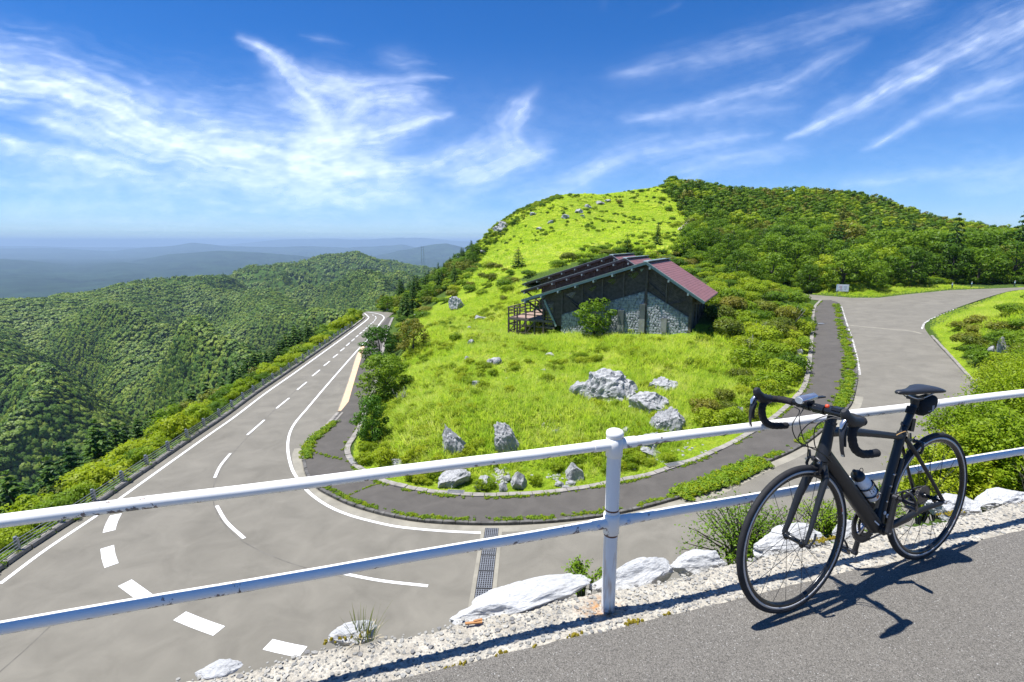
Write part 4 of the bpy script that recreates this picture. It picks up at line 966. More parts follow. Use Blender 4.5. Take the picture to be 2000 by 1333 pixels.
        lp = h0 + V3((.074, sg * .002, .014)); tip = V3((1.018, sg * (HW + .010), .790))
        lv = MB().tube([lp, lp + V3((.016, 0, -.030)), lp.lerp(tip, .45) + V3((.016, 0, 0)), lp.lerp(tip, .8) + V3((.010, 0, 0)), tip], [.0105, .0100, .0075, .0062, .0058], 12, True, (1.25, .65)); lvo = part(lv, 'brake_lever', 'dark_alloy', hd)
        lv2 = MB().tube([lp + V3((-.006, 0, -.018)), lp.lerp(tip, .45) + V3((.000, 0, .004)), lp.lerp(tip, .72) + V3((-.006, 0, 0))], [.008, .0075, .006], 10, True, (1.1, .6)); part(lv2, 'shift_paddle', 'plastic', hd)
        part(MB().tube([lp + V3((.004, 0, .010)), lp + V3((.020, 0, -.006)), lp + V3((.024, 0, -.022))], [.008, .0085, .005], 12, True, (1.0, .6)), 'name_plate', 'alloy', hd)
        part(MB().box(tip + V3((.002, 0, .004)), (.008, .010, .008)), 'lever_tip', 'alloy', hd)
    # cables looping in front of the head tube
    cb = MB()
    cal = CR + V3((.045, .0, .016))
    for pts_ in ([(CL.x + .012, -.10, CL.z - .012), (CL.x + .03, -.055, CL.z - .008), (CL.x + .085, -.03, CL.z - .035), (CL.x + .080, -.01, CL.z - .12), (cal.x + .012, -.022, cal.z + .085), (cal.x + .004, -.026, cal.z + .03)],
                 [(CL.x + .012, .10, CL.z - .012), (CL.x + .03, .05, CL.z - .012), (CL.x + .088, .015, CL.z - .05), (CL.x + .082, -.03, CL.z - .12), (CL.x + .03, -.05, CL.z - .17), (CL.x - .035, -.035, CL.z - .19)],
                 [(CL.x + .012, .11, CL.z - .016), (CL.x + .035, .07, CL.z - .018), (CL.x + .070, .035, CL.z - .06), (CL.x + .055, .030, CL.z - .15), (CL.x - .01, .034, CL.z - .20), (CL.x - .055, .030, CL.z - .235)],
                 [(CL.x + .012, -.11, CL.z - .016), (CL.x + .045, -.06, CL.z - .02), (CL.x + .105, -.045, CL.z - .07), (CL.x + .070, -.045, CL.z - .14), (CL.x + .0, -.035, CL.z - .18), (CL.x - .04, -.028, CL.z - .2)]):
        cb.tube([tuple(p) for p in catmull(np.array(pts_), 7)], .0023, 7)
    part(cb, 'cables', 'plastic')
    # --- brakes
    def caliper(c, sgn, name):
        m = MB(); x = c.x
        for sg in (-1, 1): m.tube([c + V3((0, sg * .004, .022)), c + V3((sgn * .006, sg * .026, .016)), c + V3((sgn * .008, sg * .033, -.012)), c + V3((sgn * .006, sg * .026, -.036))], [.008, .0085, .0075, .006], 10, True, (1, .8))
        m.tube([c + V3((-sgn * .012, 0, .016)), c + V3((sgn * .018, 0, .016))], .007, 12).tube([c + V3((sgn * .004, -.022, .012)), c + V3((sgn * .004, -.026, .050))], [.006, .0045], 8)
        o = part(m, name, 'dark_alloy')
        for sg in (-1, 1): part(MB().bar(c + V3((-.022, sg * .0185, -.040)), c + V3((.024, sg * .0185, -.040)), .008, .011), 'brake_pad', 'rubber', o)
        for sg in (-1, 1): part(MB().tube([c + V3((sgn * .016, sg * .028, .010)), c + V3((sgn * .022, sg * .028, .010))], .0055, 10), 'bolt', 'alloy', o)
        return o
    caliper(V3((CR.x + .034, 0, WR + .338 - .005)), 1, 'front_brake')
    caliper(V3((.155, 0, WR + .300)), -1, 'rear_brake')
    # --- saddle
    S0 = V3((.052, 0, .916)); L = .282; rings = []
    prof = [(0, .052, .018, -.010), (.06, .066, .026, -.004), (.16, .069, .030, .001), (.30, .060, .031, .002), (.45, .043, .030, -.001), (.60, .029, .028, -.003), (.78, .0215, .025, -.002), (.92, .0185, .021, .001), (.98, .014, .016, .0), (1.0, .007, .009, -.002)]
    for t, hw, hh, dz in prof:
        R = []
        for k in range(20):
            a = 2 * math.pi * k / 20; y = hw * math.cos(a); z = math.sin(a)
            z = (z * hh * .36 if z > 0 else z * hh * 1.0 * (.55 + .45 * abs(math.cos(a)))) - (0.0 if z <= 0 else .004 * (1 - abs(math.cos(a))) * (t < .85)) - .008 * (abs(y) / .069) ** 2
            R.append(S0 + V3((t * L, y, z + dz)))
        rings.append(R)
    sa = part(MB().loft(rings), 'saddle', 'saddle_skin')
    CLp = V3((.188, 0, .868))
    for sg in (-1, 1):
        part(MB().tube([tuple(p) for p in catmull(np.array([S0 + V3((.225, sg * .008, -.016)), S0 + V3((.185, sg * .019, -.034)), CLp + V3((.018, sg * .022, .006)), CLp + V3((-.03, sg * .022, .006)), S0 + V3((.06, sg * .030, -.028)), S0 + V3((.03, sg * .034, -.020))]), 5)], .0036, 8), 'saddle_rail', 'alloy', sa)
    ax_ = (CLp - SC_).normalized()
    part(MB().tube([SC_ + ax_ * .012, CLp + V3((0, 0, -.028))], .0158, 20).tube([CLp + V3((0, 0, -.04)), CLp + V3((0, 0, -.008))], [.0158, .019], 16), 'seatpost', 'carbon')
    part(MB().tube([SC_ + ax_ * .010, SC_ + ax_ * .026], .0198, 18), 'seat_clamp', 'dark_alloy')
    part(MB().bar(CLp + V3((-.026, 0, .004)), CLp + V3((.026, 0, .004)), .05, .014), 'saddle_clamp', 'dark_alloy')
    # rear lamp on the post
    rl0 = SC_.lerp(CLp, .33)
    tl = part(MB().tube([rl0 - ax_ * .006, rl0 + ax_ * .008], .0185, 16).bar(rl0 + V3((.016, .0, .0)), rl0 + V3((.050, .012, .010)), .008, .008), 'lamp_clamp', 'plastic')
    part(MB().box(rl0 + V3((-.036, 0, -.004)), (.026, .034, .062), Matrix.Rotation(rad(-12), 3, 'Y'), .9), 'tail_light', 'plastic', tl); part(MB().box(rl0 + V3((-.051, 0, -.004)), (.006, .030, .054), Matrix.Rotation(rad(-12), 3, 'Y'), .9), 'lens', 'red_lens', tl)
    # --- drivetrain on the far side
    def disc(c, ro, ri, y0, y1, teeth, depth, nm, mat, par=None):
        m = MB(); n = teeth * 4; P = []; 
        for i in range(n):
            a = 2 * math.pi * i / n; r = ro - (depth if i % 4 in (0, 3) else 0)
            for rr_, yy in ((r, y0), (r, y1), (ri, y1), (ri, y0)): P.append(c + V3((rr_ * math.cos(a), yy, rr_ * math.sin(a))))
        m.add(P, [(i * 4 + j, i * 4 + (j + 1) % 4, ((i + 1) % n) * 4 + (j + 1) % 4, ((i + 1) % n) * 4 + j) for i in range(n) for j in range(4)]); return part(m, nm, mat, par)
    BC = V3((BB.x, 0, BB.z))
    disc(BC, .1025, .072, -.0465, -.0435, 50, .004, 'chainring', 'dark_alloy'); disc(BC, .0715, .052, -.0395, -.0365, 34, .004, 'chainring', 'dark_alloy')
    sp = MB()
    for i in range(4): a = rad(55 + 90 * i); sp.bar(BC + V3((0, -.046, 0)), BC + V3((.078 * math.cos(a), -.045, .078 * math.sin(a))), .010, .020, (0, 1, 0))
    part(sp, 'spider', 'alloy')
    def crank(sg, ex, ez, y0, y1):
        e = V3((ex, sg * y1, ez)); b = V3((BB.x, sg * y0, BB.z))
        m = MB().tube([b, b.lerp(e, .12), b.lerp(e, .6), e], [.017, .0145, .0125, .0135], 14, True, (.85, 1.1)).tube([b - V3((0, sg * .018, 0)), b + V3((0, sg * .008, 0))], .018, 16).tube([e - V3((0, sg * .010, 0)), e + V3((0, sg * .010, 0))], .0145, 14)
        c_ = part(m, 'crank', 'dark_alloy')
        part(MB().tube([b + V3((0, sg * .008, 0)), b + V3((0, sg * .011, 0))], .010, 14), 'bolt', 'alloy', c_)
        # clip pedal: axle body, closed front loop, rear binding
        pd = MB(); y = e.y + sg * .012
        pd.tube([(e.x, y, e.z), (e.x, y + sg * .024, e.z), (e.x, y + sg * .070, e.z)], [.0085, .0105, .0095], 14)
        po = part(pd, 'pedal', 'dark_alloy', c_); tilt = rad(62)
        def L(a, b_, c2): return V3((e.x + a * math.cos(tilt) - c2 * math.sin(tilt), y + sg * b_, e.z + a * math.sin(tilt) + c2 * math.cos(tilt)))
        lo = [L(0, .072, 0), L(.03, .072, 0), L(.055, .062, .002), L(.064, .045, .002), L(.055, .028, .002), L(.03, .020, 0), L(0, .022, 0)]
        part(MB().tube([tuple(p) for p in catmull(np.array(lo), 5)], .0052, 10), 'pedal_cage', 'dark_alloy', c_)
        part(MB().tube([L(0, .022, 0), L(-.032, .026, .0)], .0055, 8).tube([L(0, .072, 0), L(-.032, .066, 0)], .0055, 8).tube([L(-.033, .022, .0), L(-.036, .070, .0)], .0085, 12), 'pedal_binding', 'chain_steel', c_)
    crank(1, .398, .438, .056, .070); crank(-1, .424, .097, .056, .078)
    # cassette, chain, derailleurs
    for i, (r, y) in enumerate([(.052, -.020), (.048, -.0235), (.044, -.027), (.040, -.0305), (.0365, -.034), (.033, -.0375), (.030, -.041), (.027, -.0445), (.025, -.048)]):
        disc(RA, r, .016, y, y + .0016, int(r * 520), .0032, 'sprocket', 'chain_steel', None)
    y = -.035; cy0 = -.045
    J1 = RA + V3((.022, -.040, -.062)); J2 = RA + V3((.052, -.043, -.118))
    ch = [(RA.x + .004, y, RA.z + .040), (BC.x, cy0, BC.z + .1025)] + [(BC.x + .1025 * math.sin(a), cy0, BC.z + .1025 * math.cos(a)) for a in np.linspace(.25, 3.0, 14)] + [(BC.x + .004, cy0, BC.z - .1020), (J2.x + .010, J2.y, J2.z - .018), (J2.x - .012, J2.y, J2.z - .010), (J1.x + .012, J1.y, J1.z + .004), (RA.x - .036, y, RA.z - .02), (RA.x - .036, y, RA.z + .02), (RA.x - .02, y, RA.z + .036)]
    Pc = resample(np.array(ch + [ch[0]]), .0062); m = MB()
    for i in range(len(Pc) - 1): m.bar(V3(Pc[i]).lerp(V3(Pc[i + 1]), .06), V3(Pc[i]).lerp(V3(Pc[i + 1]), .94), .0062 if i % 2 else .0044, .0075 if i % 2 else .006, (0, 0, 1))
    o = part(m, 'chain', 'chain_steel'); o['kind'] = 'stuff'
    rd_ = MB().tube([RA + V3((.002, -.066, -.01)), RA + V3((.012, -.072, -.035)), J1 + V3((0, -.02, .012))], [.010, .013, .014], 12).tube([J1 + V3((0, -.010, 0)), J2 + V3((0, -.010, 0))], [.010, .009], 10, True, (.5, 1.3)).tube([J1 + V3((0, .008, 0)), J2 + V3((0, .008, 0))], [.009, .008], 10, True, (.4, 1.3))
    d_ = part(rd_, 'rear_derailleur', 'dark_alloy')
    for j in (J1, J2): disc(j, .0215, .006, -.002, .002, 11, .005, 'jockey_wheel', 'plastic', d_)
    fd = part(MB().bar(BC + V3((-.075, -.050, .118)), BC + V3((.045, -.049, .132)), .003, .030).bar(BC + V3((-.075, -.030, .120)), BC + V3((.045, -.033, .132)), .003, .022).tube([BC + V3((-.035, -.006, .150)), BC + V3((-.03, -.03, .150)), BC + V3((-.02, -.048, .140))], [.010, .011, .008], 10), 'front_derailleur', 'dark_alloy')
    # bottle cage on the down tube, pump by the seat tube
    dt = (HB_ + V3((-.012, 0, .028)) - BB); ddir = dt.normalized(); nrm = V3((-ddir.z, 0, ddir.x)); nrm = nrm if nrm.z > 0 else -nrm
    b0 = BB + ddir * .150 + nrm * .076; Bq = Matrix((( -nrm.x, 0, ddir.x), (0, 1, 0), (-nrm.z, 0, ddir.z))).transposed()
    Fm = Matrix.Translation(b0) @ Matrix(((nrm.x, 0, ddir.x), (nrm.y, 1, ddir.y), (nrm.z, 0, ddir.z))).to_4x4()
    cg = MB(); rC = .0385
    for zc, a0, a1 in ((.045, 40, 320), (.105, 40, 320)): cg.tube([Fm @ V3((rC * math.cos(rad(180 + a)), rC * math.sin(rad(180 + a)), zc + .012 * math.sin(rad(a) * .5))) for a in np.linspace(-150, 150, 22)], .0042, 8, True, (.6, 1.5))
    for sg in (-1, 1): cg.tube([Fm @ V3((rC * math.cos(rad(sg * 30)), rC * math.sin(rad(sg * 30)), .045)), Fm @ V3((rC * math.cos(rad(sg * 44)), rC * math.sin(rad(sg * 44)), .108))], .0042, 8)
    cg.tube([Fm @ V3((-.034, 0, -.005)), Fm @ V3((-.036, 0, .14))], .008, 8, True, (1.4, .5)).tube([Fm @ V3((-.034, 0, -.003)), Fm @ V3((.01, 0, -.004))], .006, 8, True, (1.6, .6))
    part(cg, 'bottle_cage', 'plastic')
    st0, st1 = BB.lerp(SC_, .30) + V3((-.040, .012, 0)), BB.lerp(SC_, .76) + V3((-.036, .012, 0)); stm = st0.lerp(st1, .62)
    pu = part(MB().tube([st0, st0.lerp(st1, .6)], .009, 14).tube([st0.lerp(st1, .58), st1], .0125, 14), 'mini_pump', 'plastic')
    for t in (.15, .62): part(MB().tube([st0.lerp(st1, t) + V3((-.002, 0, 0)), st0.lerp(st1, t) + V3((.030, -.004, .004))], .008, 8), 'pump_bracket', 'plastic', pu)
    for t in (.30, .47, .60): part(MB().tube([BB.lerp(SC_, t) + V3((.006, .018, 0)), BB.lerp(SC_, t) + V3((.006, .024, 0))], .0048, 10), 'bolt', 'alloy')
    # head lamp, bell and switch on the bar
    h0 = CL + V3((.012, -.052, .038)); hdv = V3((.98, -.05, -.10)).normalized()
    hl = part(MB().tube([h0 - hdv * .045, h0 - hdv * .040, h0 + hdv * .042, h0 + hdv * .048], [.013, .0165, .0175, .0165], 18, True, (1.25, .95)), 'headlight', 'silver_shell')
    part(MB().tube([h0 + hdv * .046, h0 + hdv * .051], [.0158, .0150], 18, True, (1.25, .95)), 'lens', 'lens', hl)
    part(MB().box(h0 + V3((-.008, 0, -.021)), (.05, .024, .016)).tube([CL + V3((0, -.066, 0)), CL + V3((0, -.042, 0))], .0185, 16).bar(h0 + V3((-.04, .012, .0)), h0 + V3((-.085, .016, .0)), .018, .006), 'lamp_mount', 'plastic', hl)
    part(MB().lathe([(0, .012), (.007, .010), (.009, .004), (.009, 0)], 14, Matrix.Translation(CL + V3((-.002, .030, .016)))), 'bell_button', 'red_sticker')
    part(MB().box(CL + V3((-.004, .075, .019)), (.034, .04, .012), None, .85), 'computer_mount', 'plastic')
    # gold cable at the seat cluster
    M['gold'] = plain('gold_cable', (.45, .28, .10), .5)
    part(MB().tube([tuple(p) for p in catmull(np.array([SC_ + V3((.08, .012, .015)), SC_ + V3((.03, .018, .032)), SC_ + V3((-.02, .018, .028)), SC_ + V3((-.055, .010, -.03)), V3((.165, .006, WR + .345))]), 6)], .0022, 7), 'brake_cable', 'gold')
    # ---- things carried: bottle and saddle bag are things of their own
    bt = empty('water_bottle', (0, 0, 0), 0, 'white water bottle with black spout lid in the bicycle frame', 'bottle'); bt.matrix_world = mx @ Fm
    part(MB().lathe([(0, 0), (.031, 0), (.0345, .004), (.0345, .062), (.0335, .070), (.0345, .078), (.0345, .125), (.032, .142), (.026, .156), (.0255, .160)], 32), 'body', 'bottle_white', bt)
    part(MB().lathe([(.0255, .158), (.0285, .159), (.0285, .168), (.025, .180), (.014, .186), (.0095, .188), (.0095, .204), (.0075, .210), (0, .211)], 26), 'lid', 'plastic', bt)
    part(MB().tube([tuple(V3((-.026 + .0, .0, .0)) + V3((.055 + .014 * math.cos(a), 0, .166 + .014 * math.sin(a)))) for a in np.linspace(0, 6.28, 18)], .0016, 6), 'strap_loop', 'plastic', bt)
    def on_bottle(a0, a1, z0, z1, mat, nm, r=.0348):
        m = MB(); n = 6; P = []
        for i in range(n + 1):
            a = rad(a0 + (a1 - a0) * i / n)
            for z in (z0, z1): P.append((r * math.cos(a), r * math.sin(a), z))
        m.add(P, [(2 * i, 2 * i + 1, 2 * i + 3, 2 * i + 2) for i in range(n)]); part(m, nm, mat, bt)
    for k, a in enumerate((112, 92, 72)):
        for j in range(7 - k % 2):
            if j == 2 + k: continue
            on_bottle(a, a + 7, .058 + .0055 * j, .062 + .0055 * j, 'dark_ink', 'print')
    on_bottle(104, 74, .012, .024, 'orange_ink', 'print'); on_bottle(70, 46, .014, .027, 'dark_ink', 'print'); on_bottle(62, 54, .018, .023, 'white_sticker', 'print', .0351); on_bottle(44, 36, .012, .055, 'blue_ink', 'print')
    bag = empty('saddle_bag', (0, 0, 0), 0, 'small black saddle bag strapped under the bicycle saddle', 'saddle bag'); bag.matrix_world = mx
    rings = []
    for t, hw, z0, z1 in [(0, .012, .800, .850), (.04, .030, .786, .866), (.2, .037, .778, .872), (.5, .038, .782, .874), (.8, .036, .796, .876), (.95, .030, .812, .872), (1.0, .018, .826, .860)]:
        x = .168 - t * .118; R = []
        for k in range(16):
            a = 2 * math.pi * k / 16; c_, s_ = math.cos(a), math.sin(a); q = .75
            R.append(V3((x, hw * math.copysign(abs(c_) ** q, c_), (z0 + z1) / 2 + (z1 - z0) / 2 * math.copysign(abs(s_) ** q, s_))))
        rings.append(R)
    part(MB().loft(rings), 'pouch', 'bag_cloth', bag)
    part(MB().tube([SC_.lerp(CLp, .62), SC_.lerp(CLp, .78)], .0195, 18), 'strap', 'bag_cloth', bag)
    for (x0, x1, z0, z1, mat) in ((.115, .098, .803, .832, 'grey_ink'), (.128, .122, .806, .811, 'grey_ink'), (.142, .134, .806, .809, 'grey_ink'), (.064, .061, .830, .850, 'white_sticker')):
        part(MB().box(((x0 + x1) / 2, .0378, (z0 + z1) / 2), (abs(x1 - x0), .0012, z1 - z0)), 'print', mat, bag)
bicycle()
# ------------------------------------------------------------------ the timber lodge
M['timber'] = plain('dark_timber', (.085, .066, .056), .8, var=.5, scale=3.5, bs=.25)
M['timber_pale'] = plain('weathered_timber', (.125, .10, .088), .85, var=.35, scale=3, bs=.2)
M['deck'] = plain('sunlit_boards', (.33, .23, .18), .8, var=.2, scale=3)
M['roof_red'] = plain('red_roof', (.235, .105, .098), .55, var=.16, scale=1.3, bs=.05)
M['roof_brown'] = plain('brown_roof', (.14, .095, .085), .6, var=.16, scale=1.3)
M['roof_dark'] = plain('roof_edge', (.11, .085, .085), .6, var=.2, scale=2)
M['verdigris'] = plain('green_grey_metal', (.27, .34, .335), .55, .2, .15, 5)
M['stone'] = plain('wall_stone', (.32, .335, .35), .85, var=.4, scale=3.6, bs=.3)
M['mortar'] = plain('dark_mortar', (.175, .183, .19), .95, var=.3, scale=5)
M['slab_dark'] = plain('slab_dark', (.10, .115, .11), .7, var=.2, scale=2); M['slab_pale'] = plain('slab_pale', (.28, .275, .245), .8, var=.2, scale=2)
def glass():
    m, t, b = nodemat('window_glass'); b.inputs['Base Color'].default_value = (.015, .02, .018, 1); b.inputs['Roughness'].default_value = .04; b.inputs['IOR'].default_value = 2.3; return m
M['glass'] = glass()
def lodge():
    hd = rad(28); bd = np.array([math.sin(hd), math.cos(hd), 0]); ad = np.array([bd[1], -bd[0], 0])
    R0 = atY(1262, 512, 50.0); zg = -7.6
    root = empty('lodge', (R0[0], R0[1], R0[2]), -hd, 'dark timber lodge with three stepped red roofs and grey stone wall on the knoll', 'lodge')
    FB = .85                                                        # the front wall stands this far behind the roof edge
    def pl(u, v, off=FB):
        d = ray(u, v); o = R0 + bd * off; t = (o @ bd) / (d @ bd); p = d * t - R0; return float(p @ ad), float(p[2])
    P = lambda mb, nm, mat, par=None: mb.build(nm, M[mat], par or root)
    SLL, SLR = .326, .64; AL, AR = -13.45, 5.58; WL, WRt = -11.0, 4.28
    def roof(ao, b0, b1, z0, n):
        rt = empty('roof', (ao, b0, z0)); rt.parent = root
        for side, (ae, sl, nm) in enumerate(((AL, SLL, 12), (AR, SLR, 22))):
            m = MB(); L = math.hypot(ae, ae * sl); sg = math.copysign(1, ae); cs = abs(ae) / L
            for i in range(nm):
                t0, t1 = i / nm, (i + 1) / nm; a0, a1 = ae * t0, ae * t1; za, zb = -abs(a0) * sl, -abs(a1) * sl; th = .022
                # each course is a wedge lying over the one below
                m.add([(a0, 0, za + .005), (a1, 0, zb + th), (a1, b1 - b0, zb + th), (a0, b1 - b0, za + .005), (a1, 0, zb), (a1, b1 - b0, zb)], [(0, 1, 2, 3)[::-1] if sg > 0 else (0, 1, 2, 3), (1, 4, 5, 2)[::-1] if sg > 0 else (1, 4, 5, 2)])
            P(m, 'roof_tiles', 'roof_red' if side else 'roof_brown', rt)
            m = MB(); m.bar((0, (b1 - b0) / 2, -.14), (ae, (b1 - b0) / 2, -abs(ae) * sl - .14), b1 - b0 - .1, .24)
            P(m, 'roof_deck', 'timber', rt)
            m = MB(); m.bar((0, .02, -.10), (ae * 1.005, .02, -abs(ae) * sl * 1.005 - .10), .05, .26); P(m, 'barge_board', 'timber_pale' if n else 'verdigris', rt)
            m = MB(); m.bar((0, -.02, .03), (ae * 1.005, -.02, -abs(ae) * sl * 1.005 + .03), .10, .05); P(m, 'rake_trim', 'verdigris', rt)
            for k in range(7 if sg < 0 else 3):
                a_ = ae * (.10 + .145 * k) if sg < 0 else ae * (.07 + .33 * k); MB().bar((a_, -.12, -abs(a_) * sl - .36), (a_, .9, -abs(a_) * sl - .36), .16, .20).build('purlin_end', M['verdigris'], rt)
        MB().bar((-.16, 0, .02), (-.16, b1 - b0, .02), .36, .06, (.3, 0, 1)).bar((.16, 0, .02), (.16, b1 - b0, .02), .36, .06, (-.5, 0, 1)).build('ridge_cap', M['verdigris'], rt)
        return rt
    def cladding(ao, y, z0, wl, wr, drop_l, drop_r, nm='cladding'):
        """boards laid parallel to the slopes on a gable, each a little proud of the next"""
        m = MB(); hb = .20
        for (a0, a1, sl, drop) in ((wl, 0, SLL, drop_l), (0, wr, SLR, drop_r)):
            nb = int(drop / hb)
            for i in range(nb):
                zt = -.30 - i * hb; pr = .012 + .022 * ((i * 7) % 3) / 2
                if a0 < 0: q = [(a0, a0 * sl + zt), (a1, zt), (a1, zt - hb + .012), (a0, a0 * sl + zt - hb + .012)]
                else: q = [(a0, zt), (a1, -a1 * sl + zt), (a1, -a1 * sl + zt - hb + .012), (a0, zt - hb + .012)]
                m.add([(ao + a, y - pr, z0 + z) for a, z in q] + [(ao + a, y + .1, z0 + z) for a, z in q], [(0, 1, 2, 3), (0, 4, 5, 1), (1, 5, 6, 2), (2, 6, 7, 3), (3, 7, 4, 0)])
        P(m, nm, 'timber'); 
    # modules, front to back
    mods = [(0, 0, 10.2, 0.0), (-4.6, 9.0, 19.2, .02), (-9.0, 18.0, 28.5, .12)]
    for n, (ao, b0, b1, z0) in enumerate(mods):
        roof(ao, b0, b1, z0, n)
        y = b0 + FB
        m = MB()    # wall bodies behind the boards
        q = [(WL, WL * SLL - .30), (0, -.30), (WRt, -WRt * SLR - .30), (WRt, zg), (WL, -7.0 if n == 0 else zg)]
        m.prism([(ao + a, z0 + z) for a, z in q], y + .02, b1 - .6); P(m, 'wall', 'timber')
        if n: cladding(ao, y, z0, WL, WRt, 2.4, 2.4)
        if n:
            for k in range(7): a_ = WL + .3 + k * 1.7; P(MB().bar((ao + a_, y - .07, z0 + a_ * SLL - .35), (ao + a_, y - .07, z0 + a_ * SLL - 2.4), .14, .09), 'batten', 'timber_pale')
        # open eave on the left: posts with slanting braces
        for bb in (y + .15, (y + b1) / 2, b1 - .8):
            P(MB().bar((ao + WL + .1, bb, z0 + WL * SLL - .4), (ao + WL + .1, bb, zg + .2), .22, .22), 'column', 'timber')
            P(MB().bar((ao + WL, bb, z0 + WL * SLL - 2.5), (ao + AL + .35, bb, z0 + AL * SLL - .30), .12, .18), 'brace', 'timber')
    cladding(0, FB, 0, WL, WRt, 3.2, 2.6)
    # stone lower wall
    tl, tc, tr_ = pl(1098, 614), pl(1259, 568), pl(1345, 621)
    base = -8.1
    m = MB().prism([(tl[0], tl[1]), (0, tc[1]), (WRt, tr_[1]), (WRt, base), (tl[0], base)], FB - .16, FB + .0); P(m, 'stone_backing', 'mortar')
    # recesses of the wood wall below left part
    m = MB(); rs = random.Random(5); sp = .29; rows = int(6 / (sp * .86))
    def top(a): return tc[1] + (tl[1] - tc[1]) * a / tl[0] if a < 0 else tc[1] + (tr_[1] - tc[1]) * a / WRt
    for i in range(rows):
        z = base + .1 + i * sp * .86; a = tl[0] + .1 + (sp / 2 if i % 2 else 0)
        while a < WRt - .08:
            aa = a + rs.uniform(-.05, .05); zz = z + rs.uniform(-.05, .05); r = sp * rs.uniform(.46, .66)
            if zz + r * .7 < top(aa) and abs(aa) > .16:
                k = rs.choice((6, 7, 8)); ph = rs.uniform(0, 6); el = rs.uniform(.75, 1.15); y = FB - .16; pr = rs.uniform(.03, .06)
                o = [(aa + r * el * math.cos(ph + 6.283 * j / k) * rs.uniform(.88, 1.1), y + .01, zz + r / el * math.sin(ph + 6.283 * j / k) * rs.uniform(.88, 1.1)) for j in range(k)]
                i_ = [(aa + (p[0] - aa) * .72, y - pr * .8, zz + (p[2] - zz) * .72) for p in o]
                m.add(o + i_ + [(aa, y - pr, zz)], [(j, (j + 1) % k, k + (j + 1) % k, k + j) for j in range(k)] + [(k + j, k + (j + 1) % k, 2 * k) for j in range(k)])
            a += sp * rs.uniform(.85, 1.1)
    so = P(m, 'stone_facing', 'stone'); so['kind'] = 'stuff'; so['label'] = 'rounded grey stones set in dark mortar'
    P(MB().bar((0, FB - .14, -.32), (0, FB - .14, base + 1.0), .26, .24), 'ridge_post', 'timber'); P(MB().bar((WRt, FB - .06, -WRt * SLR - .32), (WRt, FB - .06, base), .24, .26), 'corner_post', 'timber')
    for u in (1099, 1138, 1177, 1218): a = pl(u, 580)[0]; P(MB().bar((a, FB - .10, a * SLL - .32), (a, FB - .10, top(a)), .15 if u != 1177 else .22, .12), 'batten', 'timber_pale')
    a = pl(1303, 560)[0]; P(MB().bar((a, FB - .10, -a * SLR - .32), (a, FB - .10, top(a)), .13, .12), 'batten', 'timber_pale')
    # slanting braces over the boards, and the glass between them
    for (u0, v0, u1, v1) in ((1104, 577, 1137, 602), (1137, 571, 1177, 598), (1178, 562, 1215, 540), (1219, 545, 1257, 522), (1268, 552, 1300, 582), (1305, 596, 1340, 588), (1116, 590, 1140, 612)):
        p0, p1 = pl(u0, v0), pl(u1, v1); P(MB().bar((p0[0], FB - .09, p0[1]), (p1[0], FB - .09, p1[1]), .06, .16, (0, 1, 0)), 'brace', 'timber')
    for Q in ([(1104, 576), (1117, 570), (1127, 571), (1118, 584)], [(1148, 565.5), (1164, 557), (1165.5, 562.5), (1156, 570)], [(1184, 550), (1194, 544), (1206.5, 545.5), (1198, 557.5)], [(1224, 537), (1241, 530), (1250, 534), (1238.5, 546)]):
        q = [pl(u, v) for u, v in Q]; w = empty('window', (0, 0, 0)); w.parent = root
        MB().prism(q, FB - .060, FB - .045).build('pane', M['glass'], w)
        fm = MB()
        for i in range(4): a, b = q[i], q[(i + 1) % 4]; fm.bar((a[0], FB - .06, a[1]), (b[0], FB - .06, b[1]), .07, .07, (0, 1, 0))
        fm.build('frame', M['timber'], w)
    q = [pl(1249, 526), pl(1258, 525), pl(1253, 531)]; P(MB().prism(q, FB - .06, FB - .04), 'pane_reflection', 'verdigris')  # bright bit of window glass, its green reflection put into the colour
    # tall glazed panel at the left end
    a0, a1 = pl(1061, 592)[0], pl(1081, 592)[0]; z0, z1 = pl(1061, 634)[1], pl(1061, 591.5)[1]
    w = empty('window', (0, 0, 0)); w.parent = root
    MB().box(((a0 + a1) / 2, FB - .06, (z0 + z1) / 2), (a1 - a0 + .12, .06, z1 - z0 + .12)).build('frame', M['timber_pale'], w)
    for i in range(2):
        for j in range(3):
            wv, hv = (a1 - a0) / 2, (z1 - z0) / 3
            MB().box((a0 + wv * (i + .5), FB - .10, z0 + hv * (j + .5)), (wv - .12, .025, hv - .14)).build('pane', M['glass'], w)
    P(MB().box(((a0 + a1) / 2, FB - .12, z0 - .28), (a1 - a0 + .5, .3, .22)), 'sill', 'timber_pale')
    for a_ in (a0 - .0, a1 - .1): P(MB().bar((a_, FB + .1, z0 - .3), (a_, FB + .1, base), .2, .2), 'column', 'timber')
    P(MB().bar((a0, FB + .1, z0 - .75), (a1, FB + .1, z0 - .55), .1, .12), 'brace', 'timber')
    # upright slabs against the stone wall
    for (u0, u1, v0, vm, v1) in ((1209.5, 1221, 605, 634, 646), (1252, 1262.5, 593, 622, 648), (1294, 1304, 620.5, 621.5, 648)):
        b0_, b1_ = pl(u0, v0)[0], pl(u1, v0)[0]; t_, m_, b_ = pl(u0, v0)[1], pl(u0, vm)[1], pl(u0, v1)[1]
        s = empty('stone_panel', (0, 0, 0)); s.parent = root
        MB().box(((b0_ + b1_) / 2, FB - .36, (t_ + m_) / 2), (b1_ - b0_, .24, t_ - m_)).build('upper_slab', M['slab_dark'], s)
        MB().box(((b0_ + b1_) / 2, FB - .37, (m_ + b_) / 2 - .01), (b1_ - b0_ + .02, .26, m_ - b_)).build('lower_slab', M['slab_pale'], s)
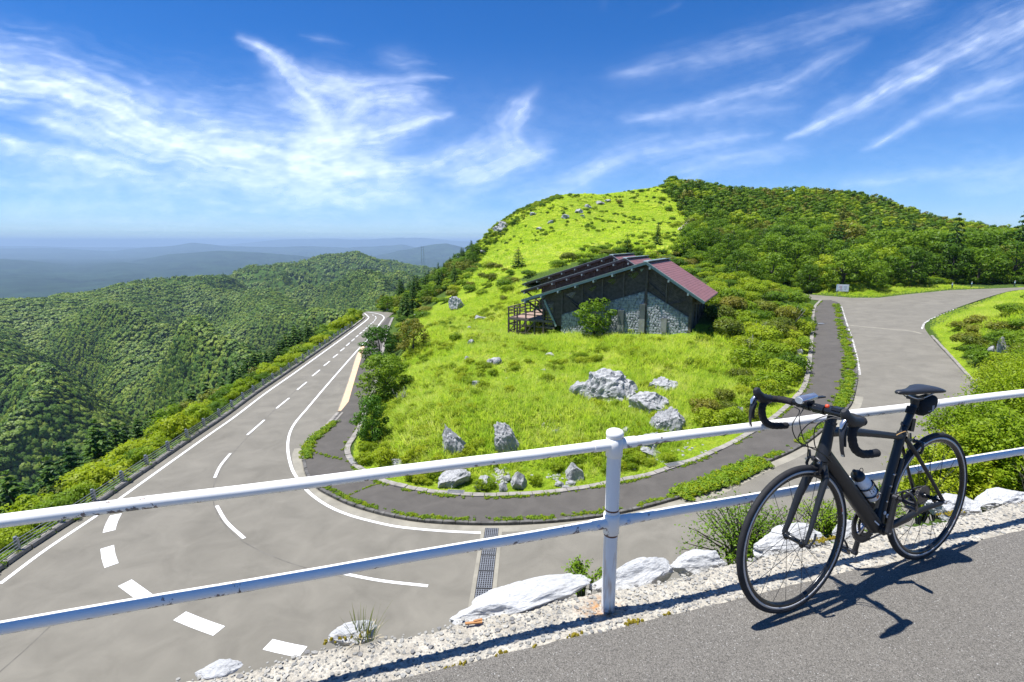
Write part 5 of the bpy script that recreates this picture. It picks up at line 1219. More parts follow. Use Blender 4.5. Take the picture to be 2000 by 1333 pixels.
    # right side: shaded wall, eave brackets
    for k in range(5):
        bb = FB + .3 + k * 2.1; P(MB().bar((WRt + .12, bb, -WRt * SLR - 1.15), (AR - .25, bb, -AR * SLR - .22), .12, .14), 'eave_bracket', 'timber_pale'); P(MB().bar((WRt + .06, bb, -WRt * SLR - .4), (WRt + .06, bb, base), .18, .14), 'batten', 'timber')
    # deck with railing on the left
    d0 = pl(993.5, 620, .6); fl = d0[1]; aL = d0[0]; aR = WL - .05; bF, bB = .6, 9.0
    dk = empty('deck', (0, 0, 0)); dk.parent = root
    nb = 14
    for i in range(nb):
        y = bF + (bB - bF) * (i + .5) / nb; MB().box(((aL + aR) / 2, y, fl), (aR - aL, (bB - bF) / nb - .03, .06)).build('board', M['deck'], dk)
    MB().bar((aL, bF - .04, fl - .14), (aR + 1.2, bF - .04, fl - .14), .10, .24).bar((aL, bF, fl - .14), (aL, bB, fl - .14), .10, .24).build('beam', M['timber_pale'], dk)
    H = 1.15
    nP = 5
    pts_ = [(aL + (aR - aL) * i / (nP - 1), bF) for i in range(nP)] + [(aL, bF + (bB - bF) * i / 6) for i in range(1, 7)]
    for i, (a_, b_) in enumerate(pts_):
        MB().bar((a_, b_, fl - .1), (a_, b_, fl + H), .13, .13).build('rail_post', M['timber'], dk)
        MB().bar((a_, b_, fl - .1), (a_, b_, base - .9), .17, .17).build('leg', M['timber'], dk)
    for hz_ in (.45, .8, H + .03):
        MB().bar((aL - .1, bF, fl + hz_), (aR, bF, fl + hz_), .12 if hz_ > 1 else .06, .09).build('rail', M['timber_pale' if hz_ > 1 else 'timber'], dk); MB().bar((aL, bF, fl + hz_), (aL, bB, fl + hz_), .12 if hz_ > 1 else .06, .09).build('rail', M['timber_pale' if hz_ > 1 else 'timber'], dk)
    for hz_ in (.75, 1.6): 
        MB().bar((aL, bF, fl - hz_), (aR, bF, fl - hz_ - .1), .07, .13).build('cross_beam', M['timber'], dk); MB().bar((aL, bF, fl - hz_), (aL, bB, fl - hz_), .07, .13).build('cross_beam', M['timber'], dk)
    for i in range(3): MB().bar((pts_[i][0], bF, fl - 1.7), (pts_[i + 1][0], bF, fl - .3), .06, .12).build('brace', M['timber'], dk)
    MB().bar((aR + .0, bF + .1, fl + 2.2), (aR + 1.5, bF, fl - .6), .14, .2).build('brace', M['verdigris'], dk)
    return root
LODGE = lodge()
# ---- sign board at the junction
def sign():
    p = ground(1644, 576, 30); root = empty('sign_board', tuple(p), rad(-20), 'white notice board with faded map on two posts by the junction', 'sign')
    k = p[1] / 1000.0; w_, h_ = 21 * k, 13.5 * k
    MB().box((0, 0, .55 + h_ / 2), (w_, .05, h_)).build('board', plain('sign_white', (.72, .74, .75), .5, var=.05), root)
    for sx in (-.38, .38): MB().bar((w_ * sx, .06, -.3), (w_ * sx, .06, .55 + h_), .08, .08).build('post', M['slab_pale'], root)
    M['sign_pink'] = plain('faded_pink', (.62, .42, .50), .6); M['sign_grey'] = plain('faded_grey', (.40, .42, .45), .6); M['sign_blue'] = plain('faded_blue', (.42, .62, .74), .6)
    for (x, z, a, b, m_) in ((-.16, .72, .22, .14, 'sign_pink'), (-.12, .45, .10, .32, 'sign_pink'), (.22, .70, .26, .06, 'sign_grey'), (.24, .52, .22, .05, 'sign_grey'), (.22, .30, .12, .07, 'sign_grey'), (-.14, .24, .32, .05, 'sign_grey'), (-.46, .5, .06, .9, 'sign_blue'), (-.36, .12, .16, .14, 'sign_grey'), (-.16, .58, .3, .03, 'sign_grey')):
        MB().box((w_ * x, -.032, .55 + h_ * z), (w_ * a, .012, h_ * b)).build('print', M[m_], root)
sign()
for i, (u, v) in enumerate(((1859, 560), (1897, 558), (1981, 556))):
    p = ground(u, v + 4, 30); root = empty('delineator_post', tuple(p), 0, ['pale roadside marker post leftmost in the verge of the upper bend', 'pale roadside marker post in the middle of the verge of the upper bend', 'pale roadside marker post near the right edge of the upper bend'][i], 'marker post')
    MB().lathe([(.0, 0), (.09, 0), (.09, .85), (.07, .95), (0, .97)], 10).build('post', M['slab_pale'], root); MB().lathe([(.093, .60), (.093, .76)], 10).build('reflector', M['sign_blue'], root)
# ------------------------------------------------------------------ rocks of the knoll
ROCKS = [  # u, v of the foot, width px, height px, lean, label, groups of lumps
 (1190, 775, 104, 62, .1, 'broad furrowed grey rock at the middle of the knoll', .12, 3), (1290, 764, 60, 36, 0, 'grey rock partly sunk in grass right of the broad furrowed rock', .1, 1), (1265, 800, 72, 42, -.1, 'angular grey rock with shaded front below the broad rock', .1, 1),
 (1255, 875, 66, 48, 0, 'rugged grey outcrop behind the rail right of the post', .1, 2), (1306, 838, 52, 52, 0, 'tall broken outcrop on the right of the rock pile', .12, 2), (1222, 850, 22, 22, 0, 'small upright stone left of the rock pile', .05, 1), (1268, 889, 40, 22, 0, 'low dark rock under the rail at the foot of the pile', .05, 1),
 (885, 884, 54, 62, -.35, 'tall leaning slab of grey rock left of the knoll centre', .08, 0), (987, 880, 58, 60, -.45, 'grey rock slab leaning to the right above the bare patch', .08, 0), (888, 944, 58, 32, -.1, 'flat-topped boulder under the top rail', .03, 0), (943, 950, 36, 30, 0, 'rounded block just right of the flat-topped boulder', .03, 0), (1013, 952, 30, 40, -.2, 'upright pale block beside the small bright bush', .03, 0),
 (1121, 936, 40, 36, -.35, 'smooth pale boulder near the post, alone in the turf', .02, 0), (983, 958, 18, 22, 0, 'small white stone in the scree strip', .03, 0), (990, 938, 20, 14, 0, 'white stone at the top of the scree strip', .03, 0), (1092, 950, 16, 12, 0, 'small white stone left of the smooth boulder', .03, 0), (1106, 955, 14, 9, 0, 'dark small stone by the inner kerb', .03, 0), (1116, 945, 20, 10, 0, 'low white stone under the smooth boulder', .03, 0),
 (777, 906, 32, 16, 0, 'pale flat rock under the bright bushes at the tight end', .03, 0), (930, 756, 20, 20, .2, 'small pointed grey stone high on the left of the knoll', .08, 0), (968, 710, 22, 18, 0, 'paired grey stones left of the lodge, lower one', .1, 1), (956, 712, 16, 14, 0, 'paired grey stones left of the lodge, upper one', .1, 0), (912, 705, 10, 12, 0, 'little stone beside the thin bare bush', .05, 0),
 (893, 603, 32, 28, -.6, 'dark grey leaning crag far left of the lodge', .12, 1), (938, 626, 24, 14, 0, 'pale rock left of the lodge deck', .06, 1), (917, 648, 10, 16, 0, 'small dark stone below the pale rock', .06, 0), (921, 677, 18, 16, -.3, 'pale tilted stone on the left slope', .06, 0), (1075, 695, 18, 8, 0, 'flat pale stone in grass below the deck', .04, 0), (1060, 727, 14, 10, 0, 'pale round stone in the middle of the meadow', .04, 0),
 (1437, 806, 32, 26, 0, 'dark rock at the foot of the right shrubs', .1, 1), (1404, 832, 26, 12, 0, 'low grey stone touching the top rail', .05, 0), (1560, 690, 16, 14, 0, 'pale stone among the shrubs on the right rim', .06, 0), (1556, 700, 12, 10, 0, 'pale stone beside the drain cover', .06, 0), (1552, 594, 14, 12, 0, 'white stone above the far footpath', .05, 0), (1536, 580, 12, 8, 0, 'white stone beneath the round shrubs', .05, 0),
 (1958, 690, 26, 40, -.5, 'long pale rock in the right bank', .12, 1), (1938, 694, 18, 24, -.3, 'pale rock left of the long rock in the bank', .1, 0), (1968, 716, 22, 14, 0, 'pale broken stone low in the right bank', .1, 1), (1915, 746, 16, 16, 0, 'white round stone at the foot of the right bank', .05, 0), (1970, 752, 14, 8, 0, 'little white stone among bank leaves', .05, 0),
 (1095, 820, 12, 14, 0, 'small grey stone over the bare patch', .05, 0), (1062, 838, 10, 16, 0, 'upright dark pebble-like stone in the bare patch', .05, 0), (1085, 846, 18, 12, 0, 'white stone in the bare patch', .05, 0), (1065, 845, 14, 10, 0, 'pale stone by the bare patch', .05, 0),
 (854, 735, 9, 7, 0, 'tiny pale stone left on the meadow', .04, 0), (990, 742, 10, 6, 0, 'tiny flat stone in the meadow', .04, 0), (804, 782, 9, 8, 0, 'tiny white stone near the dark conifer', .04, 0), (757, 606, 9, 9, 0, 'small white rock at the end of the hillside trees', .04, 0), (812, 621, 12, 10, 0, 'small pale rock on the far left slope', .04, 0), (828, 606, 8, 10, 0, 'white upright stone on the far left slope', .04, 0)]
for i, (u, v, wpx, hpx, lean, lab, gr, extra) in enumerate(ROCKS):
    p = ground(u, v, 9); k = np.dot(p, FW) / FPX; sc_ = 1.2 if i < 18 else 1.1; W_, H_ = wpx * k / 2 * sc_, hpx * k * .60 * sc_
    big = wpx > 26
    me = boulder_mesh(100 + i, 5 if wpx > 40 else (4 if big else 3), .30, .75, M['lime'] if i not in (12, 9, 10, 11, 13, 14) else M['lime'], gr * 2.2 if big else 0)
    o = link('boulder', me, None, (p[0], p[1], p[2] + H_ * .20), (random.uniform(-.1, .1), -lean * .9 if False else lean * .8, random.uniform(0, .5)), (W_ * (1.0 if abs(lean) < .3 else .8), W_ * .75, H_ * (.95 if abs(lean) < .3 else 1.15))); tag(o, lab, 'rock', 'limestone rocks on the knoll')
    for j in range(extra):
        a = 2.4 * j + .6; me2 = boulder_mesh(300 + i * 5 + j, 4 if big else 3, .34, .8, M['lime'], .15)
        o2 = link('rock_lump', me2, None, (p[0] + W_ * .75 * math.cos(a), p[1] + W_ * .3 * math.sin(a), p[2] + H_ * .1), (0, 0, a), (W_ * .48, W_ * .42, H_ * .6))
        o2.parent = o; o2.matrix_parent_inverse = Matrix.LocRotScale(o.location, o.rotation_euler, o.scale).inverted()
# scattered small stones below the rock pile
sm = MB(); ib = [boulder_mesh(700 + k, 2, .3, .7) for k in range(4)]
for (u0, v0, su, sv, n) in ((1095, 838, 34, 14, 60), (975, 930, 14, 18, 36), (1270, 905, 40, 10, 30), (1085, 930, 40, 16, 16), (1340, 880, 40, 14, 14)):
    for _ in range(n):
        p = ground(random.gauss(u0, su * .5), random.gauss(v0, sv * .5), 14); r = random.uniform(.05, .16); q = random.choice(ib); rz = Matrix.Rotation(random.uniform(0, 6), 3, 'Z')
        sm.add([rz @ Vector((v.co.x * r, v.co.y * r * .9, v.co.z * r * .6)) + Vector(p) for v in q.vertices], [tuple(f.vertices) for f in q.polygons])
o = sm.build('scree', M['lime']); tag(o, 'loose pale stones scattered in the turf', kind='stuff')
M['soil'] = plain('bare_soil', (.26, .20, .13), .95, var=.4, scale=1.2, bs=.6, world=True)
# grey crags on the far summit
for i, (u, v, wpx, hpx, lab) in enumerate([(984, 446, 26, 24, 'grey crag on the left shoulder of the grassy summit'), (970, 452, 18, 14, 'lower part of the grey crag on the left shoulder'), (1078, 388, 14, 8, 'rock knob at the left end of the summit line'), (1104, 426, 16, 10, 'grey rocks in the middle of the summit meadow, left'), (1130, 416, 20, 12, 'grey rocks in the middle of the summit meadow, centre'), (1148, 406, 16, 10, 'grey rocks in the middle of the summit meadow, right'), (1170, 398, 18, 8, 'pale rocks below the summit line, left'), (1185, 394, 16, 7, 'pale rocks below the summit line, right'), (1052, 448, 14, 8, 'grey rocks on the lower left of the summit meadow'), (1075, 436, 12, 8, 'grey stone above the lower left rocks'), (1040, 420, 14, 8, 'grey stone on the left flank of the summit'), (1138, 424, 8, 7, 'lone grey stone right of the meadow rocks'), (945, 492, 14, 8, 'pale rock at the lower left foot of the summit meadow')]):
    p = ground(u, v, 60); k = np.dot(p, FW) / FPX
    o = link('boulder', boulder_mesh(500 + i, 4, .42, .8, M['lime'], .3), None, (p[0], p[1], p[2] + hpx * k * .12), (0, 0, random.random()), (wpx * k * .55, wpx * k * .45, hpx * k * .55)); tag(o, lab, 'rock', 'rocks on the summit meadow')
# bare concrete chute on the wooded edge of the summit
p0, p1 = ground(1357, 424, 60), ground(1353, 454, 60)
V = []; 
for i in range(9):
    t = i / 8; c = p0 + (p1 - p0) * t; hw = (1.3 + 2.2 * t) * np.linalg.norm(p0) / 150
    for j in (-1, -.4, .4, 1): q = c + np.array([hw * j, 0, 0]); q[2] = gz(q[0], q[1]) + .25 + .25 * ((i + int(j > 0)) % 2); V.append(q)
o = link('landslip_scar', np_mesh('landslip_scar', V, grid_faces(9, 4)[:, ::-1], plain('pale_scar', (.42, .38, .32), .9, var=.25, scale=.6, bs=.3))); tag(o, 'pale bare chute on the wooded edge of the summit', kind='structure')
# ------------------------------------------------------------------ plants
M['leaf_mid'] = leafmat('leaf_mid', [(.055, .125, .010), (.155, .275, .016), (.28, .39, .025)], .25, .48)
M['leaf_bright'] = leafmat('leaf_bright', [(.19, .30, .008), (.32, .41, .012), (.45, .48, .02)], .3, .45)
M['leaf_conifer'] = leafmat('leaf_conifer', [(.030, .090, .010), (.070, .155, .014), (.13, .225, .02)], .3, .25)
M['leaf_olive'] = leafmat('leaf_olive', [(.10, .155, .012), (.20, .225, .02), (.30, .23, .04)], .4, .35)
M['leaf_yellow'] = leafmat('leaf_yellow', [(.17, .29, .012), (.32, .43, .018), (.47, .50, .032)], .5, .48)
M['leaf_far'] = leafmat('leaf_far', [(.045, .095, .014), (.10, .19, .02), (.16, .26, .028), (.24, .32, .04)], .012, .3, 1.7)
M['grass'] = leafmat('meadow_grass', [(.16, .31, .025), (.33, .50, .045), (.49, .61, .08), (.66, .68, .24)], .20, .62, 1.0, .45, .62)
M['weed'] = leafmat('weed_leaf', [(.11, .21, .010), (.20, .32, .015), (.31, .40, .02)], .8, .35)
M['wood'] = plain('bark', (.075, .06, .05), .9, var=.35, scale=5, bs=.3); M['dead'] = plain('dead_wood', (.30, .28, .26), .9, var=.25, scale=4)
def leaves(P, Nn, size, rng, asp=.55, soft=None):
    """P positions, Nn rough outward normals -> folded leaf quads"""
    n = len(P); t = rng.normal(size=(n, 3)); t -= (t * Nn).sum(1)[:, None] * Nn; t /= np.linalg.norm(t, axis=1)[:, None] + 1e-9
    b = np.cross(Nn, t); s = (size * rng.uniform(.6, 1.35, n))[:, None]
    v0 = P - t * s * .5; v1 = P + b * s * asp * .5 + Nn * s * .12; v2 = P + t * s * .5 - Nn * s * .05; v3 = P - b * s * asp * .5 + Nn * s * .12
    V = np.stack([v0, v1, v2, v3], 1).reshape(-1, 3); F = np.arange(4 * n).reshape(n, 4)[:, ::-1]
    S = Nn if soft is None else soft + Nn * .45; S = S / np.linalg.norm(S, axis=1)[:, None]; return V, F, np.repeat(S, 4, 0)
def blob(cs, rs, per, size, rng, flat=.8, up=.35, shell=.55, lift=.35):
    Ps, Ns, So = [], [], []
    for c, r in zip(cs, rs):
        d = rng.normal(size=(per, 3)); d /= np.linalg.norm(d, axis=1)[:, None]
        q = r * (shell + (1 - shell) * rng.random(per) ** .5)[:, None] * d * np.array([1, 1, flat]); Ps.append(c + q)
        nn = d + rng.normal(size=(per, 3)) * .55 + np.array([0, 0, up]); Ns.append(nn / np.linalg.norm(nn, axis=1)[:, None]); So.append(d + np.array([0, 0, lift]))
    return leaves(np.vstack(Ps), np.vstack(Ns), size, rng, .55, np.vstack(So))
def trunk_mesh(h, r, seed, limbs=4, name='trunk', mat='wood', spread=.5):
    rs = random.Random(seed); m = MB(); P = [(0, 0, -.4)] + [(rs.uniform(-.05, .05) * h * t, rs.uniform(-.05, .05) * h * t, h * t) for t in (.2, .45, .7, .9)]
    m.tube(P, [r * 1.25, r, r * .8, r * .5, r * .25], 7)
    for i in range(limbs):
        t = rs.uniform(.25, .6); a = rs.uniform(0, 6.28); b = Vector((0, 0, h * t)); e = b + Vector((math.cos(a) * h * spread * .7, math.sin(a) * h * spread * .7, h * .28))
        m.tube([b, b.lerp(e, .5) + Vector((0, 0, h * .03)), e], [r * .5, r * .35, r * .12], 5)
    return m.mesh(name, M[mat])
def broad_mesh(seed, mat, n=24, per=95, leaf=.055, flat=.72, low=.28, lift=.35):
    """unit tree: height 1, crown radius ~.45"""
    rng = np.random.default_rng(seed); cs = []; rs = []
    for i in range(n):
        z = low + (1 - low) * (i + .5) / n; a = 2.4 * i + rng.uniform(-.6, .6); env = .46 * math.sin(math.pi * min(1, max(.08, (z - low * .6) / (1.08 - low * .6))) ** .8) ** .7
        r = env * (rng.uniform(.35, .95)); cs.append((r * math.cos(a), r * math.sin(a), z - .07)); rs.append(rng.uniform(.10, .17))
    V, F, S = blob(np.array(cs), np.array(rs), per, leaf, rng, flat, .4, .55, lift); return np_mesh('crown', V, F, M[mat], normals=S)
def conifer_mesh(seed, mat='leaf_conifer', whorls=13, width=.26, leaf=.045, per=34, low=.06):
    rng = np.random.default_rng(seed); Ps, Ns = [], []
    for k in range(whorls):
        t = k / (whorls - 1); z = low + (1 - low) * t ** .92; L = width * (1 - t) ** .8 * rng.uniform(.85, 1.15) + .02; nb = max(4, int(9 - 4 * t))
        for j in range(nb):
            a = 2 * math.pi * (j + rng.uniform(-.25, .25)) / nb + k * .9; Lb = L * rng.uniform(.7, 1.15); m = max(8, int(per * Lb / width + 6))
            u = rng.random(m) ** .7; w_ = (rng.random(m) - .5) * .36 * Lb * (1 - u * .55); dz = -.32 * Lb * u ** 1.3 + .06 * Lb * u + rng.normal(size=m) * .006
            Ps.append(np.stack([math.cos(a) * Lb * u - math.sin(a) * w_, math.sin(a) * Lb * u + math.cos(a) * w_, z + dz], 1))
            nn = np.stack([math.cos(a) * .35 + rng.normal(size=m) * .4, math.sin(a) * .35 + rng.normal(size=m) * .4, .8 + rng.normal(size=m) * .25], 1); Ns.append(nn / np.linalg.norm(nn, axis=1)[:, None])
    V, F, S = leaves(np.vstack(Ps), np.vstack(Ns), leaf, rng, .5, np.vstack(Ns)); return np_mesh('crown', V, F, M[mat], normals=S)
def shrub_mesh(seed, mat, n=15, per=125, leaf=.062, h=.62):
    """unit shrub: radius ~.5"""
    rng = np.random.default_rng(seed); cs = []; rs = []
    for i in range(n):
        a = 2.4 * i; q = .36 * math.sqrt((i + .5) / n); cs.append((q * math.cos(a), q * math.sin(a), h * (.72 - 1.3 * q * q) * rng.uniform(.55, 1.0))); rs.append(rng.uniform(.13, .21))
    V, F, S = blob(np.array(cs), np.array(rs), per, leaf, rng, .85, .5); return np_mesh('foliage', V, F, M[mat], normals=S)
PB = [broad_mesh(s, m) for s, m in ((1, 'leaf_mid'), (2, 'leaf_mid'), (3, 'leaf_mid'), (4, 'leaf_olive'))] + [broad_mesh(5, 'leaf_yellow')]
PBT = [trunk_mesh(.75, .030, s) for s in range(5)]
PC = [conifer_mesh(11, per=64), conifer_mesh(12, width=.23, whorls=16, per=60), conifer_mesh(13, width=.31, per=70)]
M['leaf_spruce'] = leafmat('leaf_spruce', [(.045, .13, .010), (.095, .215, .014), (.17, .30, .02)], .8, .3)
PSP = [broad_mesh(15, 'leaf_spruce', 46, 130, .045, .6, .02), broad_mesh(16, 'leaf_spruce', 44, 130, .045, .52, .04)]
PBIG = broad_mesh(17, 'leaf_mid', 44, 150, .04, .6, .16)
PCT = trunk_mesh(.95, .018, 21, 0)
PS = {m: [shrub_mesh(30 + i + 7 * j, m) for i in range(2)] for j, m in enumerate(('leaf_mid', 'leaf_bright', 'leaf_olive', 'leaf_yellow'))}
PST = trunk_mesh(.5, .022, 41, 6, 'stem', 'wood', .6)
def tree(x, y, h, wid, kind, label, group, rng=random, z=None):
    z = gz(x, y) if z is None else z
    if kind in ('conifer', 'spruce', 'spreading'):
        o = empty('conifer', (x, y, z), rng.uniform(0, 6.28), label, 'tree', group); link('crown', rng.choice(PC) if kind == 'conifer' else PSP[kind == 'spreading'], o); link('trunk', PCT, o)
    else:
        k = {'mid': rng.choice((0, 1, 2)), 'olive': 3, 'yellow': 4}[kind]
        o = empty('broadleaf_tree', (x, y, z), rng.uniform(0, 6.28), label, 'tree', group); link('crown', PB[k], o); link('trunk', rng.choice(PBT), o)
    o.scale = (h * wid, h * wid, h); return o
def shrub(x, y, d, hs, mat, label, group, rng=random, z=None):
    z = gz(x, y) if z is None else z
    o = empty('shrub', (x, y, z - .05), rng.uniform(0, 6.28), label, 'shrub', group); link('foliage', rng.choice(PS[mat]), o); link('stem', PST, o); o.scale = (d, d, d * hs); return o
# ---- scatter of uncountable growth: points + geometry nodes
def scatter(name, P, yaw, scl, protos, label, tilt=.12, seed=0):
    rng = np.random.default_rng(seed); n = len(P)
    me = bpy.data.meshes.new(name); me.vertices.add(n); me.vertices.foreach_set('co', np.asarray(P, np.float32).ravel())
    a = me.attributes.new('rot', 'FLOAT_VECTOR', 'POINT'); R = tilt if hasattr(tilt, 'shape') else np.stack([rng.normal(size=n) * tilt, rng.normal(size=n) * tilt, yaw], 1); a.data.foreach_set('vector', R.astype(np.float32).ravel())
    a = me.attributes.new('scl', 'FLOAT_VECTOR', 'POINT'); S = np.asarray(scl, np.float32); S = np.repeat(S[:, None], 3, 1) if S.ndim == 1 else S; a.data.foreach_set('vector', np.ascontiguousarray(S).ravel())
    a = me.attributes.new('pick', 'INT', 'POINT'); a.data.foreach_set('value', rng.integers(0, len(protos), n).astype(np.int32))
    me.update(); o = link(name, me); tag(o, label, kind='stuff')
    cl = bpy.data.collections.new(name + '_kinds')
    for i, pm in enumerate(protos): q = bpy.data.objects.new('%s_kind_%02d' % (name, i), pm); cl.objects.link(q)
    g = bpy.data.node_groups.new(name, 'GeometryNodeTree'); g.interface.new_socket('Geometry', in_out='INPUT', socket_type='NodeSocketGeometry'); g.interface.new_socket('Geometry', in_out='OUTPUT', socket_type='NodeSocketGeometry')
    gi = g.nodes.new('NodeGroupInput'); go = g.nodes.new('NodeGroupOutput'); ip = g.nodes.new('GeometryNodeInstanceOnPoints'); ci = g.nodes.new('GeometryNodeCollectionInfo')
    ci.inputs['Collection'].default_value = cl; ci.inputs['Separate Children'].default_value = True; ci.inputs['Reset Children'].default_value = True
    def att(nm, ty): q = g.nodes.new('GeometryNodeInputNamedAttribute'); q.data_type = ty; q.inputs['Name'].default_value = nm; return q.outputs['Attribute']
    L = g.links.new; L(gi.outputs[0], ip.inputs['Points']); L(ci.outputs[0], ip.inputs['Instance']); ip.inputs['Pick Instance'].default_value = True
    L(att('pick', 'INT'), ip.inputs['Instance Index']); L(att('rot', 'FLOAT_VECTOR'), ip.inputs['Rotation']); L(att('scl', 'FLOAT_VECTOR'), ip.inputs['Scale']); L(ip.outputs[0], go.inputs[0])
    md_ = o.modifiers.new('scatter', 'NODES'); md_.node_group = g; return o
def px_of(x, y, z): q = proj(np.stack([x, y, z], -1)); return q[..., 0], q[..., 1]
def sample_px(poly, n, rmin, rmax, seed, azr=None):
    """ground points spread evenly over the land whose picture lies in poly"""
    rng = np.random.default_rng(seed); P = np.array(poly, float); th = np.arctan((P[:, 0] - 1000) / FPX / .98)
    a0, a1 = th.min() - .02, th.max() + .02; out = []; tot = 0
    for _ in range(60):
        k = 20000; a = rng.uniform(a0, a1, k); r = np.sqrt(rng.uniform(rmin ** 2, rmax ** 2, k)); x, y = r * np.sin(a), r * np.cos(a); z = TG(x, y)
        u, v = px_of(x, y, z); s = inpoly(P, u, v) & ~(inpoly(ROAD, x, y) | inpoly(PATH, x, y)); out.append(np.stack([x, y, z], 1)[s]); tot += s.sum()
        if tot > n: break
    return np.vstack(out)[:n]
def thin(P, dmin):
    """keep points at least dmin apart"""
    keep = []; cell = {}
    for i, p in enumerate(P):
        c = (int(p[0] // dmin), int(p[1] // dmin))
        if any((P[j][0] - p[0]) ** 2 + (P[j][1] - p[1]) ** 2 < dmin * dmin for dx in (-1, 0, 1) for dy in (-1, 0, 1) for j in cell.get((c[0] + dx, c[1] + dy), ())): continue
        cell.setdefault(c, []).append(i); keep.append(i)
    return P[keep]
def visible(P, h):
    """is the top of something h tall at P in sight over the terrain?"""
    out = np.ones(len(P), bool); top = P + np.array([0, 0, h])
    for t in np.linspace(.15, .97, 60): q = top * t; out &= q[:, 2] > TG(q[:, 0], q[:, 1]) - .3
    return out
def in_lodge(x, y, pad=1.2):
    Mi = LODGE.matrix_world if False else (Matrix.Translation(LODGE.location) @ Matrix.Rotation(LODGE.rotation_euler.z, 4, 'Z'))
    Mi = Mi.inverted(); q = Mi @ Vector((x, y, 0)); a, b = q.x, q.y
    for n, (ao, b0, b1) in enumerate(((0, 0, 10), (-4.6, 9, 19), (-9, 18, 28.5))):
        if ao - 14.8 - pad < a < ao + 5.0 + pad and b0 - .6 - pad * .5 < b < b1 + pad: return True
    return False
def belt(p):
    u, v = [float(q[0]) for q in px_of(*[np.array([c]) for c in p])]
    return ('left of the lodge eaves' if u < 1020 else ('behind the left end of the lodge' if u < 1120 else ('behind the stepped ridges of the lodge' if u < 1240 else ('behind the red roof slope of the lodge' if u < 1330 else 'between red roof and wood')))) + (', upper edge' if v < 520 else ', lower edge')
def rough(p):
    u, v = [float(q[0]) for q in px_of(*[np.array([c]) for c in p])]
    return ('by the far end of the footpath' if u < 800 else ('around the dark leaning crag' if u < 910 else 'between crag and lodge deck')) + (', high up' if v < 565 else (', halfway' if v < 615 else ', low down'))
def along(p):
    y = p[1]; return 'behind the nearest fence posts' if y < 26 else ('behind the fence opposite the first lane dashes' if y < 38 else ('behind the fence opposite the start of the orange strip' if y < 50 else ('behind the fence where the orange strip ends' if y < 64 else ('behind the last fence posts' if y < 78 else 'on the inside of the far bend'))))
def above(p):
    u, v = [float(q[0]) for q in px_of(*[np.array([c]) for c in p])]
    return ('right over the road at the far bend' if v > 585 else ('low on the hillside above the far bend' if v > 560 else ('halfway up the hillside above the far bend' if v > 530 else 'high on the hillside above the far bend'))) + (', left side' if u < 790 else (', middle' if u < 850 else ', next to the summit meadow'))
def where(u, v):
    a = 'beside the roof ridge of the lodge' if u < 1400 else ('below the bare chute' if u < 1470 else ('over the thicket right of the lodge' if u < 1560 else ('left of the notice board' if u < 1630 else ('right behind the notice board' if u < 1690 else ('where the side road widens' if u < 1780 else ('left of the tall dark conifer' if u < 1850 else ('behind the roadside marker posts' if u < 1930 else 'at the right end of the wood')))))))
    return a + (' in the front row' if v > 540 else (' in the middle rows' if v > 505 else ' in the back rows'))
random.seed(21)
# --- grass of the knoll and the banks
def clump_mesh(seed, nb=26, h=.75, spread=.28, w_=.035, mat='grass'):
    rs = random.Random(seed); st = random.getstate(); random.seed(seed); m = MB()
    for _ in range(nb):
        a = rs.uniform(0, 6.28); q = spread * math.sqrt(rs.random()); lean = rs.uniform(.15, .9)
        blade(m, (math.cos(a) * q, math.sin(a) * q, -.05), (math.cos(a + rs.uniform(-.8, .8)) * lean, math.sin(a + rs.uniform(-.8, .8)) * lean, 1), h * rs.uniform(.55, 1.15), w_ * rs.uniform(.7, 1.3), rs.uniform(.3, .9), 3)
    random.setstate(st); me = m.mesh('clump', M[mat]); nv = np.array([(v.co.x * .8, v.co.y * .8, 1.2) for v in me.vertices]); me.normals_split_custom_set_from_vertices((nv / np.linalg.norm(nv, axis=1)[:, None]).tolist()); return me
GC = [clump_mesh(60 + i, h=.62 + .08 * i) for i in range(4)]; GS = [clump_mesh(70 + i, 30, .30, .26, .028) for i in range(3)]
def grow(polys, n, rmin, rmax, seed, smin, smax, name, protos, label, dens=None):
    Ps = [sample_px(p, int(n / len(polys)), rmin, rmax, seed + i) for i, p in enumerate(polys)]; P = np.vstack(Ps)
    rng = np.random.default_rng(seed + 50); k = fbm(P[:, 0] * .16, P[:, 1] * .16, 3); s = smin + (smax - smin) * np.clip((k - .3) / .4 + rng.normal(size=len(P)) * .18, 0, 1)
    d = np.minimum(dpoly(PATH, P[:, 0], P[:, 1]), dpoly(ROAD, P[:, 0], P[:, 1])); s = s * (.32 + .68 * sstep((d - .6) / 3.0))
    ok = (d > .48) & ~np.array([in_lodge(x, y, -.3) for x, y, _ in P]); 
    for (bu, bv, ru, rv) in ((1088, 838, 30, 16), (980, 935, 16, 26)):      # bare stony patches
        u, v = px_of(P[:, 0], P[:, 1], P[:, 2]); ok &= (((u - bu) / ru) ** 2 + ((v - bv) / rv) ** 2 > 1) | (rng.random(len(P)) < .35)
    P = P[ok]; s = s[ok]
    return scatter(name, P, rng.uniform(0, 6.28, len(P)), np.stack([s, s, s * rng.uniform(.8, 1.2, len(P))], 1), protos, label, .16, seed)
knoll = [(690, 850), (720, 790), (790, 690), (830, 610), (890, 560), (960, 545), (1030, 560), (1100, 640), (1380, 650), (1590, 600), (1600, 720), (1540, 810), (1400, 900), (1200, 965), (1000, 990), (800, 980), (680, 930)]
grow([knoll], 30000, 23, 80, 5, .55, 1.25, 'grass', GC, 'tall bright green grass covering the knoll below the lodge')
